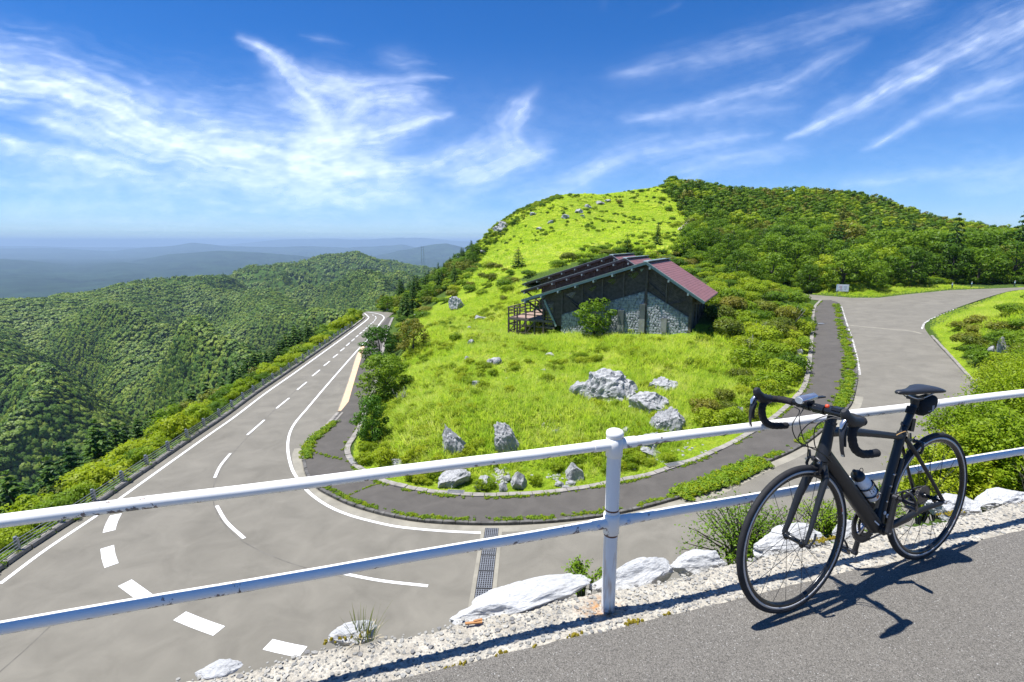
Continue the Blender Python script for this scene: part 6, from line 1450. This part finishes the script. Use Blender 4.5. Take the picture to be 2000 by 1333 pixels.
grow([[(1780, 650), (1850, 600), (1990, 555), (2040, 560), (2030, 800), (1900, 800)], [(1580, 575), (1640, 545), (2010, 530), (2010, 566), (1850, 572), (1700, 586)]], 9000, 20, 115, 6, .6, 1.1, 'verge_grass', GC, 'long grass on the verges of the upper bend')
SUMMIT = [(925, 485), (985, 430), (1080, 382), (1145, 380), (1310, 357), (1322, 372), (1330, 400), (1348, 440), (1345, 475), (1300, 500), (1180, 492), (1020, 545), (940, 560), (900, 540)]
GX = [clump_mesh(80 + i, 34, .36, .62, .085) for i in range(3)]
grow([SUMMIT], 15000, 85, 260, 7, .7, 1.7, 'meadow_grass', GX, 'short bright grass on the open summit slope')
# --- weeds along the kerbs
def weed_mesh(seed, mat='weed'):
    rng = np.random.default_rng(seed); cs = rng.uniform(-.16, .16, (5, 3)) * np.array([1, 1, .2]) + np.array([0, 0, .07]); V, F, S = blob(cs, np.full(5, .10), 26, .07, rng, .6, .8); return np_mesh('weed', V, F, M[mat], normals=S)
WD = [weed_mesh(90), weed_mesh(91), weed_mesh(92, 'leaf_bright')]
def weeds_along(W, i0, i1, n, off, sd_, smin, smax, patch=.5):
    out = []; rng = np.random.default_rng(int(n + i0 * 3)); P = W[i0:i1]
    while len(out) < n:
        k = rng.integers(0, len(P) - 1); t = rng.random(); p = P[k] * (1 - t) + P[k + 1] * t; e = P[k + 1] - P[k]; L = np.hypot(e[0], e[1]) + 1e-9; o = off + rng.normal() * sd_
        x, y = p[0] - e[1] / L * o, p[1] + e[0] / L * o
        if fbm(np.array([x * .5]), np.array([y * .5]), 2)[0] < patch * .9 and rng.random() < .9: continue
        out.append((x, y, float(zroad(x)) + .10, rng.uniform(smin, smax)))
    return out
nK = len(W_kerb); W8 = []
def kidx(u0, u1):   # part of the kerb line between two photo columns
    q = proj(W_kerb); return q
kq = proj(W_kerb)
def ksel(fn): idx = [i for i in range(nK) if fn(kq[i])]; return idx[0], idx[-1] + 1
a, b = ksel(lambda q: q[0] > 1330 and q[0] < 1500 and q[1] > 890); W8 += weeds_along(W_kerb, a, b, 520, -.34, .15, .8, 1.7, .2); W8 += weeds_along(W_kerb, a, b, 120, .22, .08, .5, 1.0, .55)
a, b = ksel(lambda q: q[0] > 1500 and q[1] > 800); W8 += weeds_along(W_kerb, a, b, 160, -.3, .1, .5, 1.0, .5)
a, b = ksel(lambda q: q[0] > 1636 and q[1] < 805); W8 += weeds_along(W_kerb, a, b, 650, -.55, .2, .6, 1.4, .3)
a, b = ksel(lambda q: q[0] < 650 and q[1] < 905); W8 += weeds_along(W_kerb, a, b, 260, -.28, .13, .6, 1.2, .2)
a, b = ksel(lambda q: q[0] > 600 and q[0] < 1340 and q[1] > 940); W8 += weeds_along(W_kerb, a, b, 420, -.30, .07, .3, .75, .52)
W8 += weeds_along(W_inner, 0, len(W_inner) - 10, 700, .05, .06, .3, .7, .5)
W8 += weeds_along(W_lk, 0, len(W_lk) - 8, 420, .45, .16, .4, 1.2, .5)
jt = onroad([(660, 978), (690, 968), (728, 952), (750, 947)]); W8 += weeds_along(jt, 0, 4, 90, 0, .03, .2, .4, .1)
jt = onroad([(612, 885), (640, 895), (670, 901)]); W8 += weeds_along(jt, 0, 3, 60, 0, .06, .25, .5, .1)
W8 = np.array(W8); scatter('weeds', W8[:, :3], np.random.default_rng(3).uniform(0, 6.28, len(W8)), W8[:, 3], WD, 'creeping weeds along the kerb stones')
# --- left slope below the road
rng = random.Random(5); nprng = np.random.default_rng(5)
lk = resample(W_lk, 1.0); lk = lk[np.argsort(lk[:, 1])]
def slope_pts(d0, d1, n, dmin, seed, y0=8, y1=98):
    g_ = np.random.default_rng(seed); out = []
    for _ in range(n):
        q = lk[g_.integers(0, len(lk))]; d = g_.uniform(d0, d1); x, y = q[0] - d, q[1] + g_.uniform(-1, 1)
        if y0 < y < y1: out.append((x, y, gz(x, y)))
    return thin(np.array(out), dmin)
def seen_px(P, h=2, mar=40): u, v = px_of(P[:, 0], P[:, 1], P[:, 2] + h); return P[(u > -mar) & (u < 2000 + mar) & (v < 1400) & visible(P, h)]
for p in seen_px(slope_pts(1.4, 7.0, 900, 2.0, 1)):
    f = rng.random(); d = rng.uniform(2.2, 3.6); far = p[1] > 28
    mat = ('leaf_bright' if f < (.80 if far else .42) else ('leaf_yellow' if f < .9 else 'leaf_mid'))
    lab = '%s %s shrub %s' % ('broad' if d > 2.9 else 'smaller', {'leaf_bright': 'sunny yellow-green', 'leaf_yellow': 'olive', 'leaf_mid': 'darker green'}[mat], along(p))
    shrub(p[0], p[1], d, rng.uniform(.8, 1.2), mat, lab, 'shrubs behind the cable fence', rng)
for p in seen_px(slope_pts(7.0, 12.5, 600, 2.2, 2)):
    f = rng.random(); h = rng.uniform(1.8, 3.2)
    if f < .72: tree(p[0], p[1], h * 1.1, 1.25, 'mid' if f < .36 else 'olive', 'small %s round tree downslope %s' % ('fresh green' if f < .36 else 'olive green', along(p)), 'small trees on the slope under the road', rng)
    elif f < .86: tree(p[0], p[1], h * 1.4, 1.1, 'conifer', 'young conifer among round trees downslope ' + along(p), 'conifers under the road', rng)
    else: shrub(p[0], p[1], h * 1.1, 1.1, 'leaf_yellow' if f < .9 else 'leaf_mid', 'wide %s shrub downslope %s' % ('yellowish' if f < .9 else 'deep green', along(p)), 'shrubs under the road', rng)
for p in seen_px(slope_pts(10.5, 16.5, 1500, 1.5, 3), 5): tree(p[0], p[1], rng.uniform(4.4, 6.4), 1.2, 'conifer', '%s dark conifer on the slope edge, %s' % ('slender' if p[1] % 2 < 1 else 'stout', 'close to the near fence posts' if p[1] < 26 else ('opposite the first lane dashes' if p[1] < 38 else ('opposite the start of the orange strip' if p[1] < 50 else ('where the orange strip ends' if p[1] < 62 else ('level with the last fence posts' if p[1] < 76 else 'toward the far bend'))))), 'dark conifers along the slope edge', rng)
us = slope_pts(1.2, 20, 5200, .6, 4); scatter('undergrowth', us, nprng.uniform(0, 6.28, len(us)), nprng.uniform(.9, 1.8, len(us)), PS['leaf_mid'] + PS['leaf_yellow'] + PS['leaf_bright'][:1], 'low growth between the trees under the road')
# --- wooded hillside above the far end of the road
HS = [(690, 612), (712, 585), (790, 530), (905, 487), (930, 498), (925, 520), (890, 560), (850, 575), (790, 625), (765, 612), (745, 604), (715, 606)]
P = sample_px(HS, 2600, 70, 230, 31)
for i, p in enumerate(seen_px(thin(P, 2.7), 4)):
    u = float(px_of(*[np.array([c]) for c in p])[0][0]); f = rng.random()
    if f < .52: tree(p[0], p[1], rng.uniform(2.8, 4.6), 1.15, 'conifer', 'dark pointed conifer ' + above(p), 'conifers above the far bend', rng)
    else: tree(p[0], p[1], rng.uniform(2.2, 3.5), 1.3, 'mid' if f < .85 else 'olive', 'round %s tree ' % ('green' if f < .85 else 'olive') + above(p), 'round trees above the far bend', rng)
us = P[:1500]; scatter('undergrowth', us, nprng.uniform(0, 6.28, len(us)), nprng.uniform(1.2, 2.4, len(us)), PS['leaf_mid'] + PS['leaf_yellow'], 'low growth between the trees above the far bend')
# shrubs between hillside and meadow
P = sample_px([(770, 630), (800, 620), (880, 555), (930, 520), (1010, 530), (1030, 548), (960, 560), (900, 580), (850, 600), (830, 640), (800, 690), (765, 690), (755, 660)], 900, 45, 140, 32)
for p in seen_px(thin(P, 2.7), 1):
    f = rng.random(); m_ = 'leaf_mid' if f < .4 else ('leaf_yellow' if f < .7 else 'leaf_olive')
    shrub(p[0], p[1], rng.uniform(1.5, 2.9), rng.uniform(.7, 1.1), m_, 'low %s shrub on the rough slope %s' % ({'leaf_mid': 'green', 'leaf_yellow': 'yellowish', 'leaf_olive': 'russet'}[m_], rough(p)), 'shrubs left of the lodge', rng)
P = sample_px([(930, 580), (1010, 548), (1050, 530), (1180, 488), (1300, 486), (1400, 496), (1425, 545), (1390, 565), (1300, 520), (1200, 515), (1040, 575)], 1500, 58, 125, 37); P = P[~np.array([in_lodge(x, y, .6) for x, y, _ in P])]
for p in thin(P, 2.5):
    m_ = rng.choice(('leaf_mid', 'leaf_yellow', 'leaf_olive', 'leaf_yellow')); shrub(p[0], p[1], rng.uniform(2.2, 3.6), rng.uniform(.6, .95), m_, '%s shrub in the belt %s' % ({'leaf_mid': 'green', 'leaf_yellow': 'yellowish', 'leaf_olive': 'russet'}[m_], belt(p)), 'shrubs behind the lodge', rng)
P = sample_px(knoll, 2600, 23, 75, 38); k_ = fbm(P[:, 0] * .22 + 4, P[:, 1] * .22, 3); P = P[(k_ > .50) & (dpoly(PATH, P[:, 0], P[:, 1]) > .8)]; P = P[~np.array([in_lodge(x, y, -.2) for x, y, _ in P])]
scatter('herbs', P, nprng.uniform(0, 6.28, len(P)), nprng.uniform(.5, 1.15, len(P)), PS['leaf_bright'] + PS['leaf_yellow'], 'leafy herbs mixed into the tall grass of the knoll')
# --- big wood on the right: near trees one by one
RW = [(1330, 505), (1345, 470), (1350, 445), (1372, 430), (1420, 430), (1500, 455), (1600, 470), (1700, 470), (1800, 470), (1900, 480), (2360, 480), (2360, 552), (1880, 556), (1780, 560), (1690, 572), (1640, 572), (1590, 575), (1545, 565), (1480, 560), (1420, 545), (1395, 530)]
P = sample_px(RW, 8000, 52, 150, 33); P = thin(P, 3.5); P = P[~np.array([in_lodge(x, y, 1.5) for x, y, _ in P])]
Pn = seen_px(P, 5); Pn = Pn[np.argsort(np.hypot(Pn[:, 0], Pn[:, 1]))]
for i, p in enumerate(Pn[:215]):
    f = rng.random(); r = math.hypot(p[0], p[1]); u, v = [float(q[0]) for q in px_of(*[np.array([c]) for c in p])]
    kind = 'mid' if f < .66 else ('yellow' if f < .84 else ('olive' if f < .92 else 'conifer')); h = rng.uniform(4.4, 7.4) if u > 1500 else rng.uniform(2.8, 4.6)
    if u > 1560 and v < 545: h *= 1.2
    tree(p[0], p[1], h * (1.15 if kind == 'conifer' else 1), 1.15 if kind != 'conifer' else .9, kind, '%s %s %s' % ('tall' if h > 5.6 else ('low' if h < 3.8 else 'middling'), {'mid': 'deep green broadleaf tree', 'yellow': 'yellow-green broadleaf tree', 'olive': 'bronze-tinged broadleaf tree', 'conifer': 'dark conifer'}[kind], where(u, v)), 'trees of the wood behind the side road', rng)
us = P[:1400]; us = np.vstack([us, sample_px(RW, 2800, 52, 150, 36)]); us = us[~np.array([in_lodge(x, y, 1.2) for x, y, _ in us])]; scatter('undergrowth', us, nprng.uniform(0, 6.28, len(us)), nprng.uniform(1.4, 2.6, len(us)), PS['leaf_mid'] + PS['leaf_yellow'][:1], 'dense low growth under the wood')
# far wood on the summit: reads as one mass
FW_ = [(1305, 372), (1325, 352), (1345, 349), (1500, 362), (1620, 374), (1700, 374), (1745, 395), (1790, 430), (1860, 440), (2400, 436), (2400, 500), (1800, 490), (1600, 490), (1500, 470), (1420, 445), (1378, 440), (1350, 446), (1335, 420)]
P = sample_px(FW_, 6500, 110, 300, 34); P = P[visible(P, 3.5)]
PF = [broad_mesh(s, 'leaf_mid', 12, 60, .10, .8, .1) for s in (201, 202)] + [broad_mesh(203, 'leaf_olive', 12, 60, .10, .8, .1), broad_mesh(204, 'leaf_yellow', 12, 60, .10, .8, .1)]
Pt = thin(P, 2.2); s = nprng.uniform(2.8, 5.2, len(Pt)); o = scatter('forest', Pt, nprng.uniform(0, 6.28, len(Pt)), np.stack([s * 1.25, s * 1.25, s], 1), PF[:2] + PF[:2] + PF[2:], 'far wood covering the top of the hill')
for (u, v, hpx) in ((1492, 372, 16), (1578, 378, 14), (1585, 380, 10), (1530, 374, 9), (1338, 356, 10), (1690, 384, 14)):
    p = ground(u, v + 6, 80); k = np.dot(p, FW) / FPX; tree(p[0], p[1], hpx * k * 1.5, .8, 'conifer', 'wind-bent conifer standing up from the skyline of the hill', 'conifers on the skyline', rng)
for (u, v, hpx, lab) in ((1865, 480, 62, 'tall dark conifer rising over the wood behind the upper bend'), (1988, 500, 88, 'tall dark conifer at the right edge of the picture')):
    p = atY(u, v, 95); p[2] = gz(p[0], p[1]); top = atY(u, v - hpx, 95)[2]; tree(p[0], p[1], top - p[2], .8, 'conifer', lab, None, rng)
P = sample_px([(1285, 366), (1325, 360), (1350, 440), (1318, 446), (1296, 400)], 300, 120, 250, 39)
for p in thin(P, 4.2)[:26]: m_ = rng.choice(('leaf_mid', 'leaf_yellow')); shrub(p[0], p[1], rng.uniform(2.2, 4.4), rng.uniform(.6, .9), m_, '%s shrub straggling from the wood edge onto the summit meadow' % {'leaf_mid': 'deep green', 'leaf_yellow': 'yellowish'}[m_], 'shrubs at the wood edge', rng)
P = sample_px([(915, 490), (985, 426), (1075, 380), (1100, 388), (1050, 410), (1000, 446), (955, 492), (930, 520)], 420, 110, 240, 46); scatter('scrub', P, nprng.uniform(0, 6.28, len(P)), nprng.uniform(.9, 2.3, len(P)), PS['leaf_mid'] + PS['leaf_yellow'], 'low green scrub on the left flank of the summit')
P = sample_px(SUMMIT, 4000, 85, 260, 47); k_ = fbm(P[:, 0] * .06 + 9, P[:, 1] * .06, 4); P = P[k_ > .60][:420]; scatter('scrub', P, nprng.uniform(0, 6.28, len(P)), nprng.uniform(.6, 1.6, len(P)), PS['leaf_yellow'] + PS['leaf_mid'], 'patches of low scrub on the summit meadow')
# --- single trees and bushes of the knoll
def put(u, v, wpx, hpx, what, mat, lab, group=None, t0=10):
    p = ground(u, v, t0); k = np.dot(p, FW) / FPX
    if what == 'shrub': return shrub(p[0], p[1], wpx * k * 1.0, hpx / wpx * 1.25, mat, lab, group, rng)
    return tree(p[0], p[1], hpx * k * 1.04, (wpx / hpx) / {'tree': .92, 'conifer': .54, 'spruce': .90, 'spreading': .92}[what], mat if what == 'tree' else what, lab, group, rng)
put(742, 706, 74, 70, 'spreading', None, 'spreading dark conifer overhanging the far end of the footpath')
_o = put(755, 778, 112, 86, 'tree', 'mid', 'wide grey-green tree leaning over the footpath on the left')
[c for c in _o.children if c.name.startswith('crown')][0].data = PBIG
put(728, 862, 66, 90, 'spruce', None, 'compact dark conifer at the tight end of the footpath')
put(808, 684, 56, 60, 'tree', 'olive', 'dark bushy tree above the spreading conifer')
put(778, 668, 40, 30, 'shrub', 'leaf_olive', 'brownish bush between conifer and dark bushy tree')
put(712, 905, 44, 36, 'shrub', 'leaf_bright', 'bright bush beside the drain at the tight end'); put(752, 905, 56, 52, 'shrub', 'leaf_bright', 'large bright bush under the compact conifer'); put(806, 900, 34, 40, 'shrub', 'leaf_bright', 'grassy bright bush above the pale flat rock')
put(1160, 662, 86, 76, 'tree', 'mid', 'leafy sapling in front of the stone wall of the lodge'); put(1236, 650, 30, 22, 'shrub', 'leaf_yellow', 'low bush at the foot of the stone panels'); put(1082, 656, 30, 26, 'shrub', 'leaf_yellow', 'low bush under the left end of the lodge')
put(1045, 946, 34, 34, 'shrub', 'leaf_bright', 'small bright round bush between the boulders'); put(1012, 522, 32, 36, 'conifer', None, 'dark conifer left of the lodge roofs'); put(1284, 478, 22, 40, 'conifer', None, 'lone dark conifer above the lodge ridge'); put(1225, 494, 26, 30, 'conifer', None, 'conifer touching the rear lodge roof')
for (u, v, w_, h_, m_, l_) in ((905, 530, 40, 44, 'leaf_mid', 'dark round bush at the left edge of the summit meadow'), (1102, 505, 14, 12, 'leaf_mid', 'small dark bush left of the rear roof'), (1128, 506, 16, 16, 'leaf_mid', 'dark bush nearest the rear roof'), (990, 478, 12, 10, 'leaf_mid', 'small dark bush on the lower summit meadow'), (992, 492, 12, 8, 'leaf_mid', 'small green bush under the other on the lower meadow'),
                              (1210, 398, 14, 12, 'leaf_olive', 'dark scrub high on the summit meadow'), (1252, 376, 16, 10, 'leaf_mid', 'dark scrub just below the summit line'), (1156, 440, 8, 12, 'leaf_mid', 'lone shrub in the middle of the summit meadow'), (865, 642, 16, 24, 'leaf_mid', 'slim bush on the left slope'), (880, 640, 10, 20, 'leaf_mid', 'slim upright bush right of the other'), (890, 668, 28, 30, 'leaf_yellow', 'thin bare-looking bush in the meadow'), (985, 590, 20, 20, 'leaf_olive', 'small dark shrub left of the deck')):
    put(u, v, w_, h_, 'shrub', m_, l_, None, 20)
def thick(p):
    u, v = [float(q[0]) for q in px_of(*[np.array([c]) for c in p])]
    return ('against the right end of the lodge' if u < 1420 else ('midway between lodge and footpath' if u < 1510 else 'bordering the footpath')) + (', upper part' if v < 610 else (', middle part' if v < 680 else ', lower part'))
# shrubs right of the lodge, down to the inner kerb
for i, (poly, n_, dm, lo, hi, mats) in enumerate(([[(1350, 645), (1400, 560), (1440, 545), (1590, 575), (1600, 600), (1585, 690), (1570, 740), (1520, 790), (1480, 770), (1440, 700), (1400, 655)], 1500, 1.95, 2.1, 3.7, ('leaf_yellow', 'leaf_mid', 'leaf_bright', 'leaf_olive', 'leaf_yellow')],
                                                   [(1340, 820), (1400, 770), (1440, 740), (1520, 770), (1500, 810), (1440, 830), (1390, 840)] and [[(1340, 830), (1400, 770), (1440, 740), (1530, 770), (1500, 812), (1440, 838), (1390, 848)], 500, 1.5, 1.4, 2.4, ('leaf_yellow', 'leaf_bright', 'leaf_olive')])):
    P = sample_px(poly, n_, 22, 90, 40 + i); P = P[~np.array([in_lodge(x, y, .8) for x, y, _ in P])]; dk = dpoly(PATH, P[:, 0], P[:, 1]); P = P[dk > 1.0]
    for p in thin(P, dm):
        m_ = rng.choice(mats); shrub(p[0], p[1], rng.uniform(lo, hi), rng.uniform(.75, 1.1), m_, '%s shrub in the thicket %s' % ({'leaf_yellow': 'yellow-green', 'leaf_mid': 'deep green', 'leaf_bright': 'light green', 'leaf_olive': 'bronze'}[m_], thick(p)) if i == 0 else '%s shrub on the rim above the footpath' % {'leaf_yellow': 'yellow-green', 'leaf_bright': 'light green', 'leaf_olive': 'bronze'}[m_], 'shrubs of the knoll', rng)
# dead twigs in the thicket
for (u, v, hpx, lab) in ((780, 790, 34, 'bare grey branches under the wide grey-green tree'), (1545, 640, 44, 'bare grey twigs standing in the thicket, upper'), (1465, 690, 36, 'bare grey twigs leaning over the meadow'), (1480, 655, 30, 'bare grey twigs beside the lodge thicket')):
    p = ground(u, v, 15); k = np.dot(p, FW) / FPX; m = MB()
    for j in range(9):
        a = rng.uniform(0, 6.28); e = Vector((math.cos(a) * .5, math.sin(a) * .5, rng.uniform(.5, 1))) * hpx * k; m.tube([(0, 0, 0), e * .5 + Vector((rng.uniform(-.1, .1),) * 3), e], [.035, .022, .008], 5)
        for _ in range(2): q = e * rng.uniform(.4, .8); m.tube([q, q + Vector((rng.uniform(-.4, .4), rng.uniform(-.4, .4), rng.uniform(.1, .5))) * hpx * k * .6], [.014, .005], 4)
    tag(m.build('dead_shrub', M['dead'], None, loc=tuple(p)), lab, 'dead shrub')
# right bank
P = sample_px([(1860, 640), (1895, 592), (2040, 556), (2040, 700), (1910, 700)], 400, 14, 70, 48)
for p in thin(P, 1.9): m_ = rng.choice(('leaf_olive', 'leaf_olive', 'leaf_mid')); shrub(p[0], p[1], rng.uniform(2.0, 3.2), rng.uniform(.6, .85), m_, '%s shrub along the top of the right bank' % {'leaf_olive': 'russet-tinged', 'leaf_mid': 'green'}[m_], 'shrubs of the right bank', rng)
P = sample_px([(1872, 632), (1900, 596), (2030, 572), (2030, 800), (1940, 800), (1905, 770), (1950, 745), (1896, 690)], 900, 14, 60, 44)
for p in thin(P, 1.5):
    u, v = [float(q[0]) for q in px_of(*[np.array([c]) for c in p])]; m_ = ('leaf_olive' if rng.random() < .6 else 'leaf_mid') if v < 690 else rng.choice(('leaf_yellow', 'leaf_mid')); shrub(p[0], p[1], rng.uniform(1.7, 2.9), rng.uniform(.6, .9), m_, '%s shrub on the steep right bank' % {'leaf_olive': 'russet-tinged', 'leaf_mid': 'green', 'leaf_yellow': 'yellow-green'}[m_], 'shrubs of the right bank', rng)
# --- shrubs close behind the rail, leaf by leaf
def near_shrub(s, d, zb, R, H, n, nleaf, leaf, mat, lab, seed, airy=.5):
    g_ = np.random.default_rng(seed); c = rl(s, d, zb); root = empty('shrub', c, 0, lab, 'shrub'); tw = MB(); Ps, Ns = [], []
    for i in range(n):
        a = g_.uniform(0, 6.28); q = math.sqrt(g_.random()); e = np.array([math.cos(a) * R * q, math.sin(a) * R * q, H * (1 - .55 * q * q) * g_.uniform(.75, 1.05)]); mid = e * np.array([.35, .35, .6]) + g_.normal(size=3) * R * .05
        tw.tube([(0, 0, -.4), tuple(mid), tuple(e)], [.012, .007, .002], 5); t = g_.random(nleaf) ** airy; b = np.where(t[:, None] < .5, mid * (t[:, None] * 2), mid + (e - mid) * (t[:, None] * 2 - 1))
        Ps.append(b + g_.normal(size=(nleaf, 3)) * R * .085 * np.array([1, 1, .8])); nn = g_.normal(size=(nleaf, 3)) * .7 + np.array([0, 0, 1.0]); Ns.append(nn / np.linalg.norm(nn, axis=1)[:, None])
    V, F, S = leaves(np.vstack(Ps), np.vstack(Ns), leaf, g_, .5); link('leaves', np_mesh('leaves', V, F, M[mat], normals=S), root); tw.build('twigs', M['wood'], root); return root
def nshrub(u, v, Y, wpx, hpx, n, nl, leaf, mat, lab, seed, airy=.5):
    p = atY(u, v, Y); k = np.dot(p, FW) / FPX; q = p[:2] - POST; near_shrub(float(q @ RDIR), float(q @ RNOR), p[2], wpx * k * .5, hpx * k, n, nl, leaf, mat, lab, seed, airy)
nshrub(1455, 1118, 3.5, 270, 150, 64, 95, .022, 'weed', 'airy light-leaved shrub seen behind the front wheel', 1)
nshrub(1610, 1062, 3.9, 150, 92, 40, 70, .022, 'weed', 'airy shrub between the two wheels behind the rail', 2)
nshrub(1720, 1015, 4.4, 110, 70, 26, 60, .024, 'weed', 'small airy shrub under the bicycle cranks', 3)
nshrub(1140, 1150, 3.3, 100, 62, 14, 70, .024, 'weed', 'small feathery shrub left of the rail post', 4)
for i, (u, v, Y, wpx, hpx, lab) in enumerate(((1840, 1005, 6.6, 190, 165, 'dense yellow-green shrub behind the rear wheel'), (1960, 985, 6.4, 210, 200, 'dense yellow-green shrub at the right edge behind the rail'), (1905, 900, 8.6, 190, 130, 'yellow-green shrub showing between the two rails'), (2010, 880, 8.8, 220, 190, 'tall yellow-green shrub rising above the top rail at the right edge'), (1980, 800, 12.5, 170, 110, 'leafy shrub at the foot of the right bank'), (2060, 780, 13, 200, 150, 'tall leafy shrub beyond the right end of the rail'), (1800, 1000, 7.6, 90, 80, 'shrub showing through the spokes of the rear wheel'))):
    nshrub(u, v, Y, wpx, hpx, 110, 130, .055, 'leaf_yellow', lab, 20 + i, .35)
tuft(3.35, .22, 40, .34, .12, 'dry grass stalks at the right end of the kerb', 'straw', False)
# --- canopy of the ridges across the valley: one far wood
g_ = np.random.default_rng(77); n_ = 60000; a = np.radians(g_.uniform(-50, -6, n_)); r = np.sqrt(g_.uniform(300 ** 2, 1500 ** 2, n_)); r2 = g_.uniform(1500, 2700, n_ // 4); r = np.r_[r, r2]; a = np.r_[a, np.radians(g_.uniform(-50, -6, n_ // 4))]
x, y = r * np.sin(a), r * np.cos(a); z = TH(x, y); u, v = px_of(x, y, z + 6); ok = (u > -60) & (u < 900) & (v > 480) & (v < 1000)
P = np.stack([x, y, z], 1)[ok]; top = P + np.array([0, 0, 9]); vis = np.ones(len(P), bool)
for t in np.linspace(.25, .985, 70): q = top * t; rq = np.hypot(q[:, 0], q[:, 1]); vis &= np.where(rq > 245, q[:, 2] > TH(q[:, 0], q[:, 1]) - 3, True)
P = P[vis]; s = np.clip(g_.lognormal(2.22, .28, len(P)), 5, 17) * (1 + .5 * sstep((np.hypot(P[:, 0], P[:, 1]) - 1400) / 900))
PFF = [broad_mesh(s_, 'leaf_far', 9, 34, .17, .7, .1, .9) for s_ in range(301, 307)] + [conifer_mesh(304, 'leaf_far', 7, .30, .14, 12)]
gx = (TH(P[:, 0] + 12, P[:, 1]) - TH(P[:, 0] - 12, P[:, 1])) / 24; gy = (TH(P[:, 0], P[:, 1] + 12) - TH(P[:, 0], P[:, 1] - 12)) / 24; tl_ = np.stack([np.arctan(gy), -np.arctan(gx), 0 * gx], 1)
P[:, 2] -= s * .25; scatter('forest', P, g_.uniform(0, 6.28, len(P)), np.stack([s * 1.35, s * 1.35, s * .8], 1), PFF, 'unbroken broadleaf forest on the ridges across the valley', tl_)
# masts on the ridge
for (u, v, hpx, lab, k0) in ((826, 516, 34, 'lattice mast on the ridge beyond the far bend', 1), (763, 516, 14, 'thin mast far out on the ridge', 0)):
    p = ground(u, v, 60) if k0 else atY(u, v + 6, 600); k = np.dot(p, FW) / FPX; root = empty('lattice_mast', tuple(p), 0, lab, 'mast'); H = hpx * k; m = MB(); w_ = 5 * k if k0 else 1.2 * k; bz = -3
    for sx in ((-1, 1) if k0 else (0,)): m.bar((sx * w_ * .45, 0, bz), (sx * w_ * .45, 0, H), .45 * k, .45 * k)
    m.build('upright', M['steel'], root); m = MB()
    for j in range(6 if k0 else 2): m.bar((-w_ * .45 - .01, 0, H * (j + .5) / 6), (w_ * .45, 0, H * (j + .9) / 6), .25 * k, .25 * k)
    m.build('bracing', M['steel'], root)
